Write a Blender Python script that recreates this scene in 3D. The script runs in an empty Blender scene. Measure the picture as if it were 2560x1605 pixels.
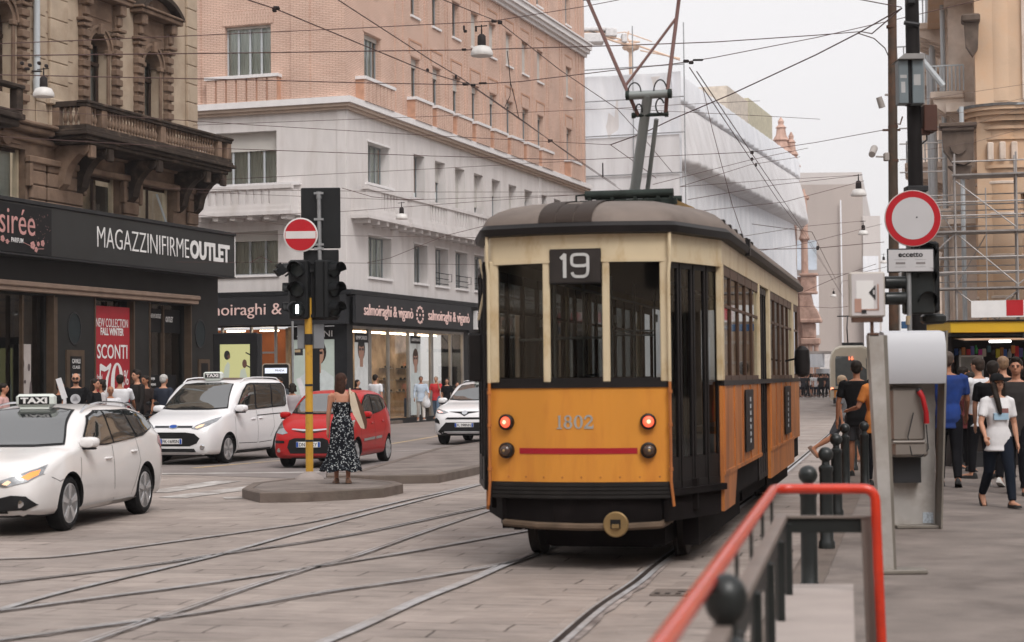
import bpy, bmesh, math, random
from mathutils import Vector, Matrix
from mathutils.bvhtree import BVHTree
from mathutils.geometry import delaunay_2d_cdt
random.seed(7)
RAD = math.radians
sc = bpy.context.scene
# ---------------------------------------------------------------- camera
FPX, CAMH, HOR, ROLL = 4500.0, 1.75, 945.0, 0.010      # focal length in photo pixels, eye height, horizon row, roll
th = math.atan((HOR-802.5)/FPX)
cF = Vector((0,math.cos(th),math.sin(th)))
cR0 = Vector((1,0,0)); cU0 = Vector((0,-math.sin(th),math.cos(th)))
cR = cR0 * math.cos(ROLL) - cU0 * math.sin(ROLL)
cU = cU0 * math.cos(ROLL) + cR0 * math.sin(ROLL)
cam_d = bpy.data.cameras.new('camera'); cam = bpy.data.objects.new('camera',cam_d)
sc.collection.objects.link(cam); sc.camera = cam
cam.matrix_world = Matrix(((cR.x,cU.x,-cF.x,0),(cR.y,cU.y,-cF.y,0),(cR.z,cU.z,-cF.z,CAMH),(0,0,0,1)))
cam_d.sensor_width = 36; cam_d.lens = FPX / 2560 * 36
cam_d.clip_start = 0.1; cam_d.clip_end = 3000
cam_d.dof.use_dof = True; cam_d.dof.focus_distance = 36; cam_d.dof.aperture_fstop = 2.9
# ---------------------------------------------------------------- sky and sun
w = bpy.data.worlds.new("World"); sc.world = w; w.use_nodes = True
nt = w.node_tree; bg = nt.nodes['Background']
SUN_EL, SUN_AZ = 52, 158          # azimuth measured clockwise from +Y: high behind the camera
sky = nt.nodes.new('ShaderNodeTexSky'); sky.sky_type = 'NISHITA'; sky.sun_disc = False
sky.sun_elevation = RAD(SUN_EL); sky.sun_rotation = RAD(SUN_AZ)
sky.air_density = 1.0; sky.dust_density = 6.0; sky.ozone_density = 1.0
hs = nt.nodes.new('ShaderNodeHueSaturation'); hs.inputs['Saturation'].default_value = 0.22
mixw = nt.nodes.new('ShaderNodeMix'); mixw.data_type = 'RGBA'; mixw.inputs[0].default_value = 0.55
mixw.inputs[7].default_value = (12.7,12.35,12.45,1)     # thin even cloud layer
nt.links.new(sky.outputs[0],hs.inputs['Color']); nt.links.new(hs.outputs[0],mixw.inputs[6])
nt.links.new(mixw.outputs[2],bg.inputs['Color']); bg.inputs['Strength'].default_value = 0.10
sun_d = bpy.data.lights.new('sun','SUN'); sun = bpy.data.objects.new('sun',sun_d); sc.collection.objects.link(sun)
sun_d.energy = 1.5; sun_d.angle = RAD(22); sun_d.color = (1.0,0.955,0.92)
az, el = RAD(SUN_AZ), RAD(SUN_EL)
sdir = Vector((math.sin(az)*math.cos(el),math.cos(az)*math.cos(el),math.sin(el)))
sun.rotation_euler = sdir.to_track_quat('Z','Y').to_euler()
sc.view_settings.view_transform = 'Standard'; sc.view_settings.look = 'None'
sc.view_settings.exposure = 0.20; sc.view_settings.gamma = 1
sc.cycles.max_bounces = 6; sc.cycles.transparent_max_bounces = 12

# ---------------------------------------------------------------- measuring: photo pixel -> point in the place
def ray(px,py): return cF * FPX + cR * (px-1280) - cU * (py-802.5)
CO = Vector((0,0,CAMH))
def P(px,py,Y):
    r = ray(px,py); return CO + r * (Y/r.y)
def G(px,py,z=0.0):
    r = ray(px,py); return CO + r * ((z-CAMH)/r.z)
def fac(px,py,O,a,y=0.0):
    """point of the picture on a facade plane: (distance along it, height)"""
    dx = Vector((math.sin(a),math.cos(a))); dy = Vector((-math.cos(a),math.sin(a)))
    r = ray(px,py); o = Vector(O) + dy * y
    t = ((o-CO.xy).dot(dy)) / (r.xy.dot(dy)); p = CO + r * t
    return (p.xy-Vector(O)).dot(dx), p.z

# ---------------------------------------------------------------- mesh helpers
class MB:
    def __init__(s): s.v = []; s.f = []; s.m = []
    def add(s,vs,fs,mi=0):
        o = len(s.v); s.v += [tuple(p)for p in vs]
        for f in fs: s.f.append(tuple(i+o for i in f)); s.m.append(mi)
        return s
    def box(s,x0,x1,y0,y1,z0,z1,mi=0):
        if x0 > x1: x0, x1 = x1, x0
        if y0 > y1: y0, y1 = y1, y0
        if z0 > z1: z0, z1 = z1, z0
        vs = [(x,y,z)for x in(x0,x1)for y in(y0,y1)for z in(z0,z1)]
        return s.add(vs,[(0,1,3,2),(4,6,7,5),(0,4,5,1),(2,3,7,6),(0,2,6,4),(1,5,7,3)],mi)
    def bbox(s,x0,x1,y0,y1,z0,z1,b=.01,mi=0):
        """box with chamfered edges on all sides"""
        if x0 > x1: x0, x1 = x1, x0
        if y0 > y1: y0, y1 = y1, y0
        if z0 > z1: z0, z1 = z1, z0
        b = min(b,(x1-x0)*.45,(y1-y0)*.45,(z1-z0)*.45)
        rings = []
        for z, i in ((z0,b),(z0+b,0),(z1-b,0),(z1,b)):
            X0, X1, Y0, Y1 = x0 + i, x1 - i, y0 + i, y1 - i; c = b if i == 0 else b * .5
            rings.append([(X0+c,Y0,z),(X1-c,Y0,z),(X1,Y0+c,z),(X1,Y1-c,z),(X1-c,Y1,z),(X0+c,Y1,z),(X0,Y1-c,z),(X0,Y0+c,z)])
        return s.loft(rings,True,True,mi)
    def obox(s,a,b,w,h,up=(0,0,1),mi=0):
        """bar from a to b, w across, h along up"""
        a = Vector(a); b = Vector(b); d = (b-a).normalized(); u = Vector(up)
        r = d.cross(u).normalized() if d.cross(u).length > 1e-4 else Vector((1,0,0)); u = r.cross(d).normalized()
        vs = [p+r*i*w/2+u*j*h/2 for p in(a,b)for i in(-1,1)for j in(-1,1)]
        return s.add(vs,[(0,1,3,2),(4,6,7,5),(0,4,5,1),(2,3,7,6),(0,2,6,4),(1,5,7,3)],mi)
    def loft(s,rings,closed=True,cap=True,mi=0):
        n = len(rings[0]); vs = [p for r in rings for p in r]; fs = []
        for i in range(len(rings)-1):
            for j in range(n if closed else n-1):
                k = (j+1) % n
                fs.append((i*n+j,i*n+k,(i+1)*n+k,(i+1)*n+j))
        if cap: fs += [tuple(range(n))[::-1],tuple(range((len(rings)-1)*n,len(rings)*n))]
        return s.add(vs,fs,mi)
    def tube(s,pts,r,n=8,cap=True,mi=0,flat=1.0):
        pts = [Vector(p)for p in pts]; rings = []; ref = None
        for i, p in enumerate(pts):
            d = (pts[min(i+1,len(pts)-1)]-pts[max(i-1,0)])
            d = d.normalized() if d.length > 1e-9 else Vector((0,0,1))
            if ref is None:
                ref = Vector((0,0,1)) if abs(d.z) < .9 else Vector((1,0,0))
            a = d.cross(ref).normalized(); ref = a.cross(d).normalized()
            rr = r[i] if isinstance(r,(list,tuple)) else r
            rings.append([p+a*math.cos(t*2*math.pi/n)*rr+ref*math.sin(t*2*math.pi/n)*rr*flat for t in range(n)])
        return s.loft(rings,True,cap,mi)
    def lathe(s,prof,c=(0,0,0),n=20,axis='z',mi=0,cap=True):
        rings = []
        for r, h in prof:
            ring = []
            for t in range(n):
                a = t * 2 * math.pi / n; x, y = r * math.cos(a), r * math.sin(a)
                q = {'z':(x,y,h),'y':(x,h,y),'x':(h,x,y)}[axis]
                ring.append((q[0]+c[0],q[1]+c[1],q[2]+c[2]))
            rings.append(ring)
        return s.loft(rings,True,cap,mi)
    def ell(s,c,rx,ry,rz,n=14,m=8,mi=0):
        return s.lathe([(max(1e-4,math.sin(math.pi*i/m)),-math.cos(math.pi*i/m))for i in range(m+1)],(0,0,0),n,'z',mi)._scale_last(n*(m+1),c,rx,ry,rz)
    def _scale_last(s,k,c,rx,ry,rz):
        for i in range(len(s.v)-k,len(s.v)):
            x, y, z = s.v[i]; s.v[i] = (c[0]+x*rx,c[1]+y*ry,c[2]+z*rz)
        return s
    def prism(s,poly,a0,a1,ax='y',mi=0):
        """2D polygon pushed along an axis: ax y -> (x,z), ax z -> (x,y), ax x -> (y,z)"""
        n = len(poly)
        q = {'y':lambda p,a:(p[0],a,p[1]),'z':lambda p,a:(p[0],p[1],a),'x':lambda p,a:(a,p[0],p[1])}[ax]
        vs = [q(p,a0)for p in poly] + [q(p,a1)for p in poly]
        fs = [tuple(range(n)),tuple(range(2*n-1,n-1,-1))] + [(i,i+n,(i+1)%n+n,(i+1)%n)for i in range(n)]
        return s.add(vs,fs,mi)
    def xf(s,M,i0=0):
        for i in range(i0,len(s.v)): s.v[i] = tuple(M@Vector(s.v[i]))
        return s
    def mesh(s,name,mats,smooth=False,fix=True):
        me = bpy.data.meshes.new(name); me.from_pydata(s.v,[],s.f)
        for m in (mats if isinstance(mats,(list,tuple))else[mats]): me.materials.append(m)
        me.polygons.foreach_set('material_index',s.m)
        if fix:
            bm = bmesh.new(); bm.from_mesh(me); bmesh.ops.recalc_face_normals(bm,faces=bm.faces); bm.to_mesh(me); bm.free()
        if smooth:
            me.polygons.foreach_set('use_smooth',[True]*len(me.polygons))
            me.set_sharp_from_angle(angle=RAD(smooth if smooth is not True else 40))
        me.update(); return me
    def build(s,name,mats,parent=None,smooth=False,loc=None,rz=None,fix=True):
        o = bpy.data.objects.new(name,s.mesh(name,mats,smooth,fix)); sc.collection.objects.link(o)
        if parent is not None: o.parent = parent
        if loc is not None: o.location = loc
        if rz is not None: o.rotation_euler.z = rz
        return o
def tag(o,label=None,cat=None,group=None,kind=None):
    if label: o['label'] = label
    if cat: o['category'] = cat
    if group: o['group'] = group
    if kind: o['kind'] = kind
    return o
def thing(name,label,cat,loc=(0,0,0),rz=0,group=None,kind=None):
    o = bpy.data.objects.new(name,None); sc.collection.objects.link(o); o.empty_display_size = .2
    o.location = loc; o.rotation_euler = (0,0,rz); return tag(o,label,cat,group,kind)
def copy_obj(o,parent=None):
    c = o.copy(); sc.collection.objects.link(c); c.parent = parent; return c
def children(o): return [c for c in bpy.data.objects if c.parent is o]
def copy_tree(o,parent=None,kids=None):
    c = copy_obj(o,parent)
    for ch in children(o): copy_tree(ch,c)
    return c
def ev_mesh(o,name):
    dg = bpy.context.evaluated_depsgraph_get(); dg.update()
    return bpy.data.meshes.new_from_object(o.evaluated_get(dg))
_txt = {}
def text_mesh(s,bold=0.0,depth=.02,res=3):
    cu = bpy.data.curves.new('t','FONT'); cu.body = s; cu.size = 1; cu.offset = bold; cu.extrude = depth; cu.resolution_u = res
    o = bpy.data.objects.new('t',cu); sc.collection.objects.link(o)
    me = ev_mesh(o,'t'); bpy.data.objects.remove(o); bpy.data.curves.remove(cu); return me
def text_box(name,s,m,parent,O,xd,zd,W,H,bold=0.0,depth=.008,shear=0.0):
    """lettering whose ink fills W x H from corner O, along xd, up zd"""
    me = text_mesh(s,bold)
    xs = [v.co.x for v in me.vertices]; ys = [v.co.y for v in me.vertices]
    x0, x1, y0, y1 = min(xs), max(xs), min(ys), max(ys); xd = Vector(xd).normalized(); zd = Vector(zd).normalized(); n = xd.cross(zd)
    for v in me.vertices:
        a = (v.co.x-x0) / (x1-x0) * W; b = (v.co.y-y0) / (y1-y0) * H
        v.co = Vector(O) + xd * (a+shear*b) + zd * b + n * (depth*(1 if v.co.z>0 else 0))
    me.materials.clear(); me.materials.append(m)
    o = bpy.data.objects.new(name,me); sc.collection.objects.link(o)
    if parent is not None: o.parent = parent
    return o
def wall_holes(mb,x0,x1,z0,z1,holes,depth,T,mi=0,mr=None):
    """wall sheet in the local x-z plane at depth 0 with rectangular holes and reveals; T maps (x,depth,z) to a point"""
    xs = sorted({x0,x1}|{h[0]for h in holes}|{h[1]for h in holes}); zs = sorted({z0,z1}|{h[2]for h in holes}|{h[3]for h in holes})
    xs = [x for x in xs if x0<=x<=x1]; zs = [z for z in zs if z0<=z<=z1]
    for i in range(len(xs)-1):
        for j in range(len(zs)-1):
            cx, cz = (xs[i]+xs[i+1]) / 2, (zs[j]+zs[j+1]) / 2
            if any(h[0]<cx<h[1]and h[2]<cz<h[3]for h in holes): continue
            mb.add([T(xs[i],0,zs[j]),T(xs[i+1],0,zs[j]),T(xs[i+1],0,zs[j+1]),T(xs[i],0,zs[j+1])],[(0,1,2,3)],mi)
    for a, b, c, d in holes:
        mr_ = mi if mr is None else mr
        for p, q in (((a,c),(b,c)),((b,c),(b,d)),((b,d),(a,d)),((a,d),(a,c))):
            mb.add([T(p[0],0,p[1]),T(q[0],0,q[1]),T(q[0],depth,q[1]),T(p[0],depth,p[1])],[(0,1,2,3)],mr_)

# ---------------------------------------------------------------- materials
def newmat(name):
    m = bpy.data.materials.new(name); m.use_nodes = True
    return m, m.node_tree.nodes, m.node_tree.links, m.node_tree.nodes['Principled BSDF']
def PM(name,col,rough=.6,metal=0.0,var=.15,vs=3.0,bump=0.0,bs=40.0,col2=None,c2s=1.5,c2t=.55,spec=None,coat=0.0,stretch=None,detail=5):
    m, N, L, b = newmat(name)
    if spec is None: spec = .12 if max(col) < .06 and rough > .4 else .35
    b.inputs['Roughness'].default_value = rough; b.inputs['Metallic'].default_value = metal
    b.inputs['Specular IOR Level'].default_value = spec; b.inputs['Coat Weight'].default_value = coat; b.inputs['Coat Roughness'].default_value = .04
    tc = N.new('ShaderNodeTexCoord'); mp = N.new('ShaderNodeMapping'); L.new(tc.outputs['Object'],mp.inputs[0])
    if stretch: mp.inputs['Scale'].default_value = stretch
    n1 = N.new('ShaderNodeTexNoise'); n1.inputs['Scale'].default_value = vs; n1.inputs['Detail'].default_value = detail; L.new(mp.outputs[0],n1.inputs['Vector'])
    mr = N.new('ShaderNodeMapRange'); mr.inputs[1].default_value = .3; mr.inputs[2].default_value = .7
    mr.inputs[3].default_value = 1 - var; mr.inputs[4].default_value = 1 + var; L.new(n1.outputs[0],mr.inputs[0])
    src = None
    if col2:
        n2 = N.new('ShaderNodeTexNoise'); n2.inputs['Scale'].default_value = c2s; n2.inputs['Detail'].default_value = 7; n2.inputs['Roughness'].default_value = .65; L.new(mp.outputs[0],n2.inputs['Vector'])
        r2 = N.new('ShaderNodeMapRange'); r2.inputs[1].default_value = c2t - .12; r2.inputs[2].default_value = c2t + .12; L.new(n2.outputs[0],r2.inputs[0])
        mx = N.new('ShaderNodeMix'); mx.data_type = 'RGBA'; mx.inputs[6].default_value = (*col,1); mx.inputs[7].default_value = (*col2,1); L.new(r2.outputs[0],mx.inputs[0]); src = mx.outputs[2]
    vm = N.new('ShaderNodeVectorMath'); vm.operation = 'SCALE'; L.new(mr.outputs[0],vm.inputs['Scale'])
    if src: L.new(src,vm.inputs[0])
    else: vm.inputs[0].default_value = col
    L.new(vm.outputs[0],b.inputs['Base Color'])
    if bump:
        n3 = N.new('ShaderNodeTexNoise'); n3.inputs['Scale'].default_value = bs; n3.inputs['Detail'].default_value = 4; L.new(mp.outputs[0],n3.inputs['Vector'])
        bp = N.new('ShaderNodeBump'); bp.inputs['Strength'].default_value = bump; bp.inputs['Distance'].default_value = .02; L.new(n3.outputs[0],bp.inputs['Height']); L.new(bp.outputs[0],b.inputs['Normal'])
    return m
def EM(name,col,strength):
    m, N, L, b = newmat(name); b.inputs['Base Color'].default_value = (*[c*.5 for c in col],1)
    b.inputs['Emission Color'].default_value = (*col,1); b.inputs['Emission Strength'].default_value = strength; return m
def GLASS(name,tint=(.35,.38,.37),clear=.6,rough=.02):
    """window glass: lets part of the light through, reflects the rest by angle"""
    m, N, L, b = newmat(name); N.remove(b); out = N['Material Output']
    tr = N.new('ShaderNodeBsdfTransparent'); tr.inputs[0].default_value = (*[t*clear for t in tint],1)
    gl = N.new('ShaderNodeBsdfGlossy'); gl.inputs['Roughness'].default_value = rough; gl.inputs[0].default_value = (.9,.92,.92,1)
    fr = N.new('ShaderNodeFresnel'); fr.inputs[0].default_value = 1.7
    mx = N.new('ShaderNodeMixShader'); L.new(fr.outputs[0],mx.inputs[0]); L.new(tr.outputs[0],mx.inputs[1]); L.new(gl.outputs[0],mx.inputs[2]); L.new(mx.outputs[0],out.inputs[0]); return m
def BRICK(name,c1,c2,mortar,rot=0.0,bw=.25,bh=.063,ms=.011,axis='xz',bump=.4,dirt=None):
    m, N, L, b = newmat(name); b.inputs['Roughness'].default_value = .85
    tc = N.new('ShaderNodeTexCoord'); sp = N.new('ShaderNodeSeparateXYZ'); L.new(tc.outputs['Object'],sp.inputs[0])
    ad = N.new('ShaderNodeMath'); ad.operation = 'ADD'; L.new(sp.outputs[0],ad.inputs[0]); L.new(sp.outputs[1],ad.inputs[1])
    cb = N.new('ShaderNodeCombineXYZ')
    if axis == 'xz': L.new(ad.outputs[0],cb.inputs[0]); L.new(sp.outputs[2],cb.inputs[1])
    elif axis == 'zx': L.new(sp.outputs[2],cb.inputs[0]); L.new(ad.outputs[0],cb.inputs[1])
    br = N.new('ShaderNodeTexBrick'); L.new(cb.outputs[0],br.inputs['Vector']); br.inputs['Scale'].default_value = 1
    br.inputs['Color1'].default_value = (*c1,1); br.inputs['Color2'].default_value = (*c2,1); br.inputs['Mortar'].default_value = (*mortar,1)
    br.inputs['Mortar Size'].default_value = ms; br.inputs['Mortar Smooth'].default_value = .2; br.inputs['Brick Width'].default_value = bw; br.inputs['Row Height'].default_value = bh
    n = N.new('ShaderNodeTexNoise'); n.inputs['Scale'].default_value = .7; n.inputs['Detail'].default_value = 6; L.new(tc.outputs['Object'],n.inputs['Vector'])
    mr = N.new('ShaderNodeMapRange'); mr.inputs[1].default_value = .3; mr.inputs[2].default_value = .7; mr.inputs[3].default_value = .88; mr.inputs[4].default_value = 1.1; L.new(n.outputs[0],mr.inputs[0])
    vm = N.new('ShaderNodeVectorMath'); vm.operation = 'SCALE'; L.new(br.outputs[0],vm.inputs[0]); L.new(mr.outputs[0],vm.inputs['Scale']); L.new(vm.outputs[0],b.inputs['Base Color'])
    bp = N.new('ShaderNodeBump'); bp.inputs['Strength'].default_value = bump; bp.inputs['Distance'].default_value = .01; bp.invert = True; L.new(br.outputs['Fac'],bp.inputs['Height']); L.new(bp.outputs[0],b.inputs['Normal'])
    return m
M = {}
M['black'] = PM('black_metal',(.007,.007,.008),.55,var=.2,spec=.25)
M['dkgrey'] = PM('dark_grey_metal',(.022,.022,.024),.55,var=.2,spec=.3)
M['steel'] = PM('galvanised_steel',(.32,.33,.34),.45,.6,var=.15,vs=6)
M['white'] = PM('white_paint',(.72,.71,.70),.5,var=.05)
M['glass_b'] = GLASS('building_glass',(.95,1,.97),.95)
M['dark'] = PM('dark_interior',(.02,.018,.016),.9)
M['rubber'] = PM('tyre_rubber',(.010,.010,.011),.85,bump=.2,spec=.2)
M['red'] = PM('red_paint',(.42,.012,.018),.4,var=.06)
M['rust'] = PM('rusty_iron',(.10,.05,.032),.8,var=.3,col2=(.05,.03,.025))
# ================================================================ SETTING
def polyline_strip(name,mats,pts,wd,h,dz,profile,kind=None):
    pass
def smooth_pts(pts,n=6):
    """Catmull-Rom through ground points"""
    out = []; q = [pts[0]*2-pts[1]] + list(pts) + [pts[-1]*2-pts[-2]]
    for i in range(1,len(q)-2):
        p0, p1, p2, p3 = q[i-1], q[i], q[i+1], q[i+2]
        for k in range(n):
            t = k / n
            out.append(.5*((2*p1)+(-p0+p2)*t+(2*p0-5*p1+4*p2-p3)*t*t+(-p0+3*p1-3*p2+p3)*t*t*t))
    out.append(q[-2]); return out
def stone_mat(name,ang,bw,bh,c1,c2,mort,thr=.48,rough=.62):
    """big worn paving slabs; the joints open and close along their length"""
    m, N, L, b = newmat(name)
    tc = N.new('ShaderNodeTexCoord'); mp = N.new('ShaderNodeMapping'); mp.inputs['Rotation'].default_value = (0,0,ang); L.new(tc.outputs['Object'],mp.inputs[0])
    nd = N.new('ShaderNodeTexNoise'); nd.inputs['Scale'].default_value = 1.3; nd.inputs['Detail'].default_value = 3; L.new(mp.outputs[0],nd.inputs['Vector'])
    sb = N.new('ShaderNodeVectorMath'); sb.operation = 'MULTIPLY_ADD'; sb.inputs[1].default_value = (.11,.11,0); L.new(nd.outputs[1],sb.inputs[0]); L.new(mp.outputs[0],sb.inputs[2])
    br = N.new('ShaderNodeTexBrick'); L.new(sb.outputs[0],br.inputs['Vector']); br.inputs['Scale'].default_value = 1
    br.inputs['Brick Width'].default_value = bw; br.inputs['Row Height'].default_value = bh; br.inputs['Mortar Size'].default_value = .012; br.inputs['Mortar Smooth'].default_value = .6
    br.inputs['Color1'].default_value = (*c1,1); br.inputs['Color2'].default_value = (*c2,1); br.inputs['Mortar'].default_value = (*c1,1); br.offset_frequency = 2; br.offset = .43
    n1 = N.new('ShaderNodeTexNoise'); n1.inputs['Scale'].default_value = 1.1; n1.inputs['Detail'].default_value = 5; L.new(mp.outputs[0],n1.inputs['Vector'])
    r1 = N.new('ShaderNodeMapRange'); r1.inputs[1].default_value = thr - .06; r1.inputs[2].default_value = thr + .06; L.new(n1.outputs[0],r1.inputs[0])
    mu = N.new('ShaderNodeMath'); mu.operation = 'MULTIPLY'; L.new(br.outputs['Fac'],mu.inputs[0]); L.new(r1.outputs[0],mu.inputs[1])
    mx = N.new('ShaderNodeMix'); mx.data_type = 'RGBA'; L.new(mu.outputs[0],mx.inputs[0]); L.new(br.outputs[0],mx.inputs[6]); mx.inputs[7].default_value = (*mort,1)
    n2 = N.new('ShaderNodeTexNoise'); n2.inputs['Scale'].default_value = .35; n2.inputs['Detail'].default_value = 8; n2.inputs['Roughness'].default_value = .7; L.new(tc.outputs['Object'],n2.inputs['Vector'])
    r2 = N.new('ShaderNodeMapRange'); r2.inputs[1].default_value = .3; r2.inputs[2].default_value = .7; r2.inputs[3].default_value = .64; r2.inputs[4].default_value = 1.20; L.new(n2.outputs[0],r2.inputs[0])
    st = N.new('ShaderNodeMapping'); st.inputs['Scale'].default_value = (.32,1.5,1); L.new(mp.outputs[0],st.inputs[0])
    n3 = N.new('ShaderNodeTexNoise'); n3.inputs['Scale'].default_value = 7; n3.inputs['Detail'].default_value = 9; n3.inputs['Roughness'].default_value = .68; L.new(st.outputs[0],n3.inputs['Vector'])
    r3 = N.new('ShaderNodeMapRange'); r3.inputs[1].default_value = .3; r3.inputs[2].default_value = .7; r3.inputs[3].default_value = .74; r3.inputs[4].default_value = 1.22; L.new(n3.outputs[0],r3.inputs[0])
    m2 = N.new('ShaderNodeMath'); m2.operation = 'MULTIPLY'; L.new(r2.outputs[0],m2.inputs[0]); L.new(r3.outputs[0],m2.inputs[1])
    vm = N.new('ShaderNodeVectorMath'); vm.operation = 'SCALE'; L.new(mx.outputs[2],vm.inputs[0]); L.new(m2.outputs[0],vm.inputs['Scale']); L.new(vm.outputs[0],b.inputs['Base Color'])
    rr = N.new('ShaderNodeMapRange'); rr.inputs[1].default_value = .3; rr.inputs[2].default_value = .7; rr.inputs[3].default_value = rough - .12; rr.inputs[4].default_value = rough + .15; L.new(n1.outputs[0],rr.inputs[0]); L.new(rr.outputs[0],b.inputs['Roughness'])
    ad = N.new('ShaderNodeMath'); ad.operation = 'MULTIPLY_ADD'; ad.inputs[1].default_value = -1.2; L.new(mu.outputs[0],ad.inputs[0]); L.new(n3.outputs[0],ad.inputs[2])
    n4 = N.new('ShaderNodeTexNoise'); n4.inputs['Scale'].default_value = 2.6; n4.inputs['Detail'].default_value = 3; L.new(mp.outputs[0],n4.inputs['Vector'])
    a4 = N.new('ShaderNodeMath'); a4.operation = 'MULTIPLY_ADD'; a4.inputs[1].default_value = 2.2; L.new(n4.outputs[0],a4.inputs[0]); L.new(ad.outputs[0],a4.inputs[2])
    bp = N.new('ShaderNodeBump'); bp.inputs['Strength'].default_value = .55; bp.inputs['Distance'].default_value = .022; L.new(a4.outputs[0],bp.inputs['Height']); L.new(bp.outputs[0],b.inputs['Normal'])
    return m
M['slab'] = stone_mat('stone_paving',RAD(12.5),.80,.36,(.335,.280,.248),(.275,.228,.202),(.06,.042,.034),.53)
M['sett'] = stone_mat('stone_setts',RAD(12),.42,.26,(.33,.30,.29),(.28,.255,.245),(.07,.055,.05),.40)
M['asphalt'] = PM('asphalt',(.215,.185,.172),.8,var=.14,vs=1.2,bump=.3,bs=60,col2=(.17,.15,.145),c2s=.35,c2t=.56)
M['kerb'] = PM('granite_kerb',(.15,.118,.100),.8,var=.25,vs=5,bump=.3,bs=30,col2=(.11,.09,.075),c2s=2.5)
M['pave'] = PM('asphalt_pavement',(.185,.155,.138),.75,var=.22,vs=1.6,bump=.4,bs=70,col2=(.105,.085,.075),c2s=1.3,c2t=.60,detail=8)
M['lines'] = PM('worn_road_paint',(.50,.48,.46),.7,var=.2,vs=3,col2=(.29,.26,.24),c2s=2.6,c2t=.46)
M['yline'] = PM('worn_yellow_paint',(.52,.36,.17),.7,var=.2,vs=3,col2=(.30,.26,.22),c2s=2.2,c2t=.5)

mb = MB(); mb.add([(-900,-60,0),(900,-60,0),(900,1500,0),(-900,1500,0)],[(0,1,2,3)])
tag(mb.build('ground',M['slab'],fix=False),kind='structure')
SD = Vector((math.sin(math.atan(.324)),math.cos(math.atan(.324)),0))     # direction of the left building line
TD = Vector((math.sin(math.atan(.222)),math.cos(math.atan(.222)),0))     # direction of the tracks and of the right kerb
def sheet(name,m,pts,z):
    b_ = MB(); b_.add([(p[0],p[1],z)for p in pts],[tuple(range(len(pts)))]); return tag(b_.build(name,m,fix=False),kind='structure')
# the taxi lane between the islands and the shops
e0 = G(-500,1230); e1 = G(384,1186); e2 = G(870,1190); e3 = G(1245,1120)
edge2 = e3 + TD * 200
sheet('road',M['asphalt'],[(-40,31.0),(e1.x,e1.y+.2),(-3.2,31.5),(e2.x,e2.y),(e3.x,e3.y),(edge2.x,edge2.y),(edge2.x-18,edge2.y),(-40,46)],.004)
def stripe(name,a,b,wd,m,z=.008):
    a = a.xy.to_3d(); b = b.xy.to_3d(); d = (b-a).normalized(); n = Vector((-d.y,d.x,0)) * wd / 2
    return sheet(name,m,[a-n,b-n,b+n,a+n],z)
stripe('road_marking',G(384,1186),G(800,1181),.45,M['lines'])
stripe('road_marking',G(480,1171),G(720,1150),.16,M['yline'])
stripe('road_marking',G(968,1112),G(1110,1088),.16,M['yline'])
stripe('road_marking',G(955,1130),G(1085,1124),.14,M['lines'])
stripe('road_marking',G(385,1232),G(570,1203),.50,M['lines'])
stripe('road_marking',G(430,1245),G(690,1212),.50,M['lines'])
stripe('road_marking',G(560,1246),G(640,1244),.45,M['lines'])
stripe('road_marking',G(600,1212),G(700,1208),.10,M['lines'])
# pavements
def slab_poly(name,pts,z,m,kind='structure'):
    b_ = MB(); n = len(pts); top = [(p[0],p[1],z)for p in pts]; bot = [(p[0],p[1],-.05)for p in pts]
    b_.add(top,[tuple(range(n))],0)
    for i in range(n): b_.add([top[i],top[(i+1)%n],bot[(i+1)%n],bot[i]],[(0,1,2,3)],1)
    return tag(b_.build(name,m,fix=False),kind=kind)
def kerbed(name,pts,h,wd=.16):
    """raised paving with a stone kerb ring round it"""
    pts = [Vector((p[0],p[1],0))for p in pts]; n = len(pts); area = sum(pts[i].x*pts[(i+1)%n].y-pts[(i+1)%n].x*pts[i].y for i in range(n))
    s = 1 if area > 0 else -1; inner = []
    for i in range(n):
        d1 = (pts[i]-pts[i-1]).normalized(); d2 = (pts[(i+1)%n]-pts[i]).normalized()
        n1 = Vector((-d1.y,d1.x,0)) * s; n2 = Vector((-d2.y,d2.x,0)) * s; k = (n1+n2); k = k / max(k.dot(n1),.3)
        inner.append(pts[i]+k*wd)
    up = lambda p, z: (p.x,p.y,z)
    b_ = MB()
    for i in range(n):
        j = (i+1) % n
        b_.add([up(pts[i],0),up(pts[j],0),up(pts[j],h-.015),up(pts[i],h-.015)],[(0,1,2,3)],0)
        pi = pts[i].lerp(inner[i],.12); pj = pts[j].lerp(inner[j],.12)
        b_.add([up(pts[i],h-.015),up(pts[j],h-.015),up(pj,h),up(pi,h)],[(0,1,2,3)],0)
        b_.add([up(pi,h),up(pj,h),up(inner[j],h),up(inner[i],h)],[(0,1,2,3)],0)
    b_.add([up(p,h-.004)for p in inner],[tuple(range(n))],1)
    return tag(b_.build(name,[M['kerb'],M['pave']],fix=False),kind='structure')
def g(px,py,z=0): p = G(px,py,z); return (p.x,p.y)
kerbed('traffic_island',[g(621,1250),g(650,1257),g(750,1256),g(870,1250),g(960,1244),g(1008,1233),(-1.85,28.3),(-2.7,29.5),(-3.6,29.6),(-4.1,28.3),(-4.05,26.9)],.15)
pB = [g(817,1210),g(960,1211),g(1096,1208),g(1180,1190),g(1229,1178)]
pe = Vector(pB[-1]).to_3d(); kerbed('traffic_island',pB+[tuple((pe+TD*60+Vector((-.3,0,0))).xy),tuple((pe+TD*60+Vector((-2.4,0,0))).xy),tuple((pe+TD*8+Vector((-3.1,0,0))).xy),g(880,1201),g(815,1201)],.15)
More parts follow.
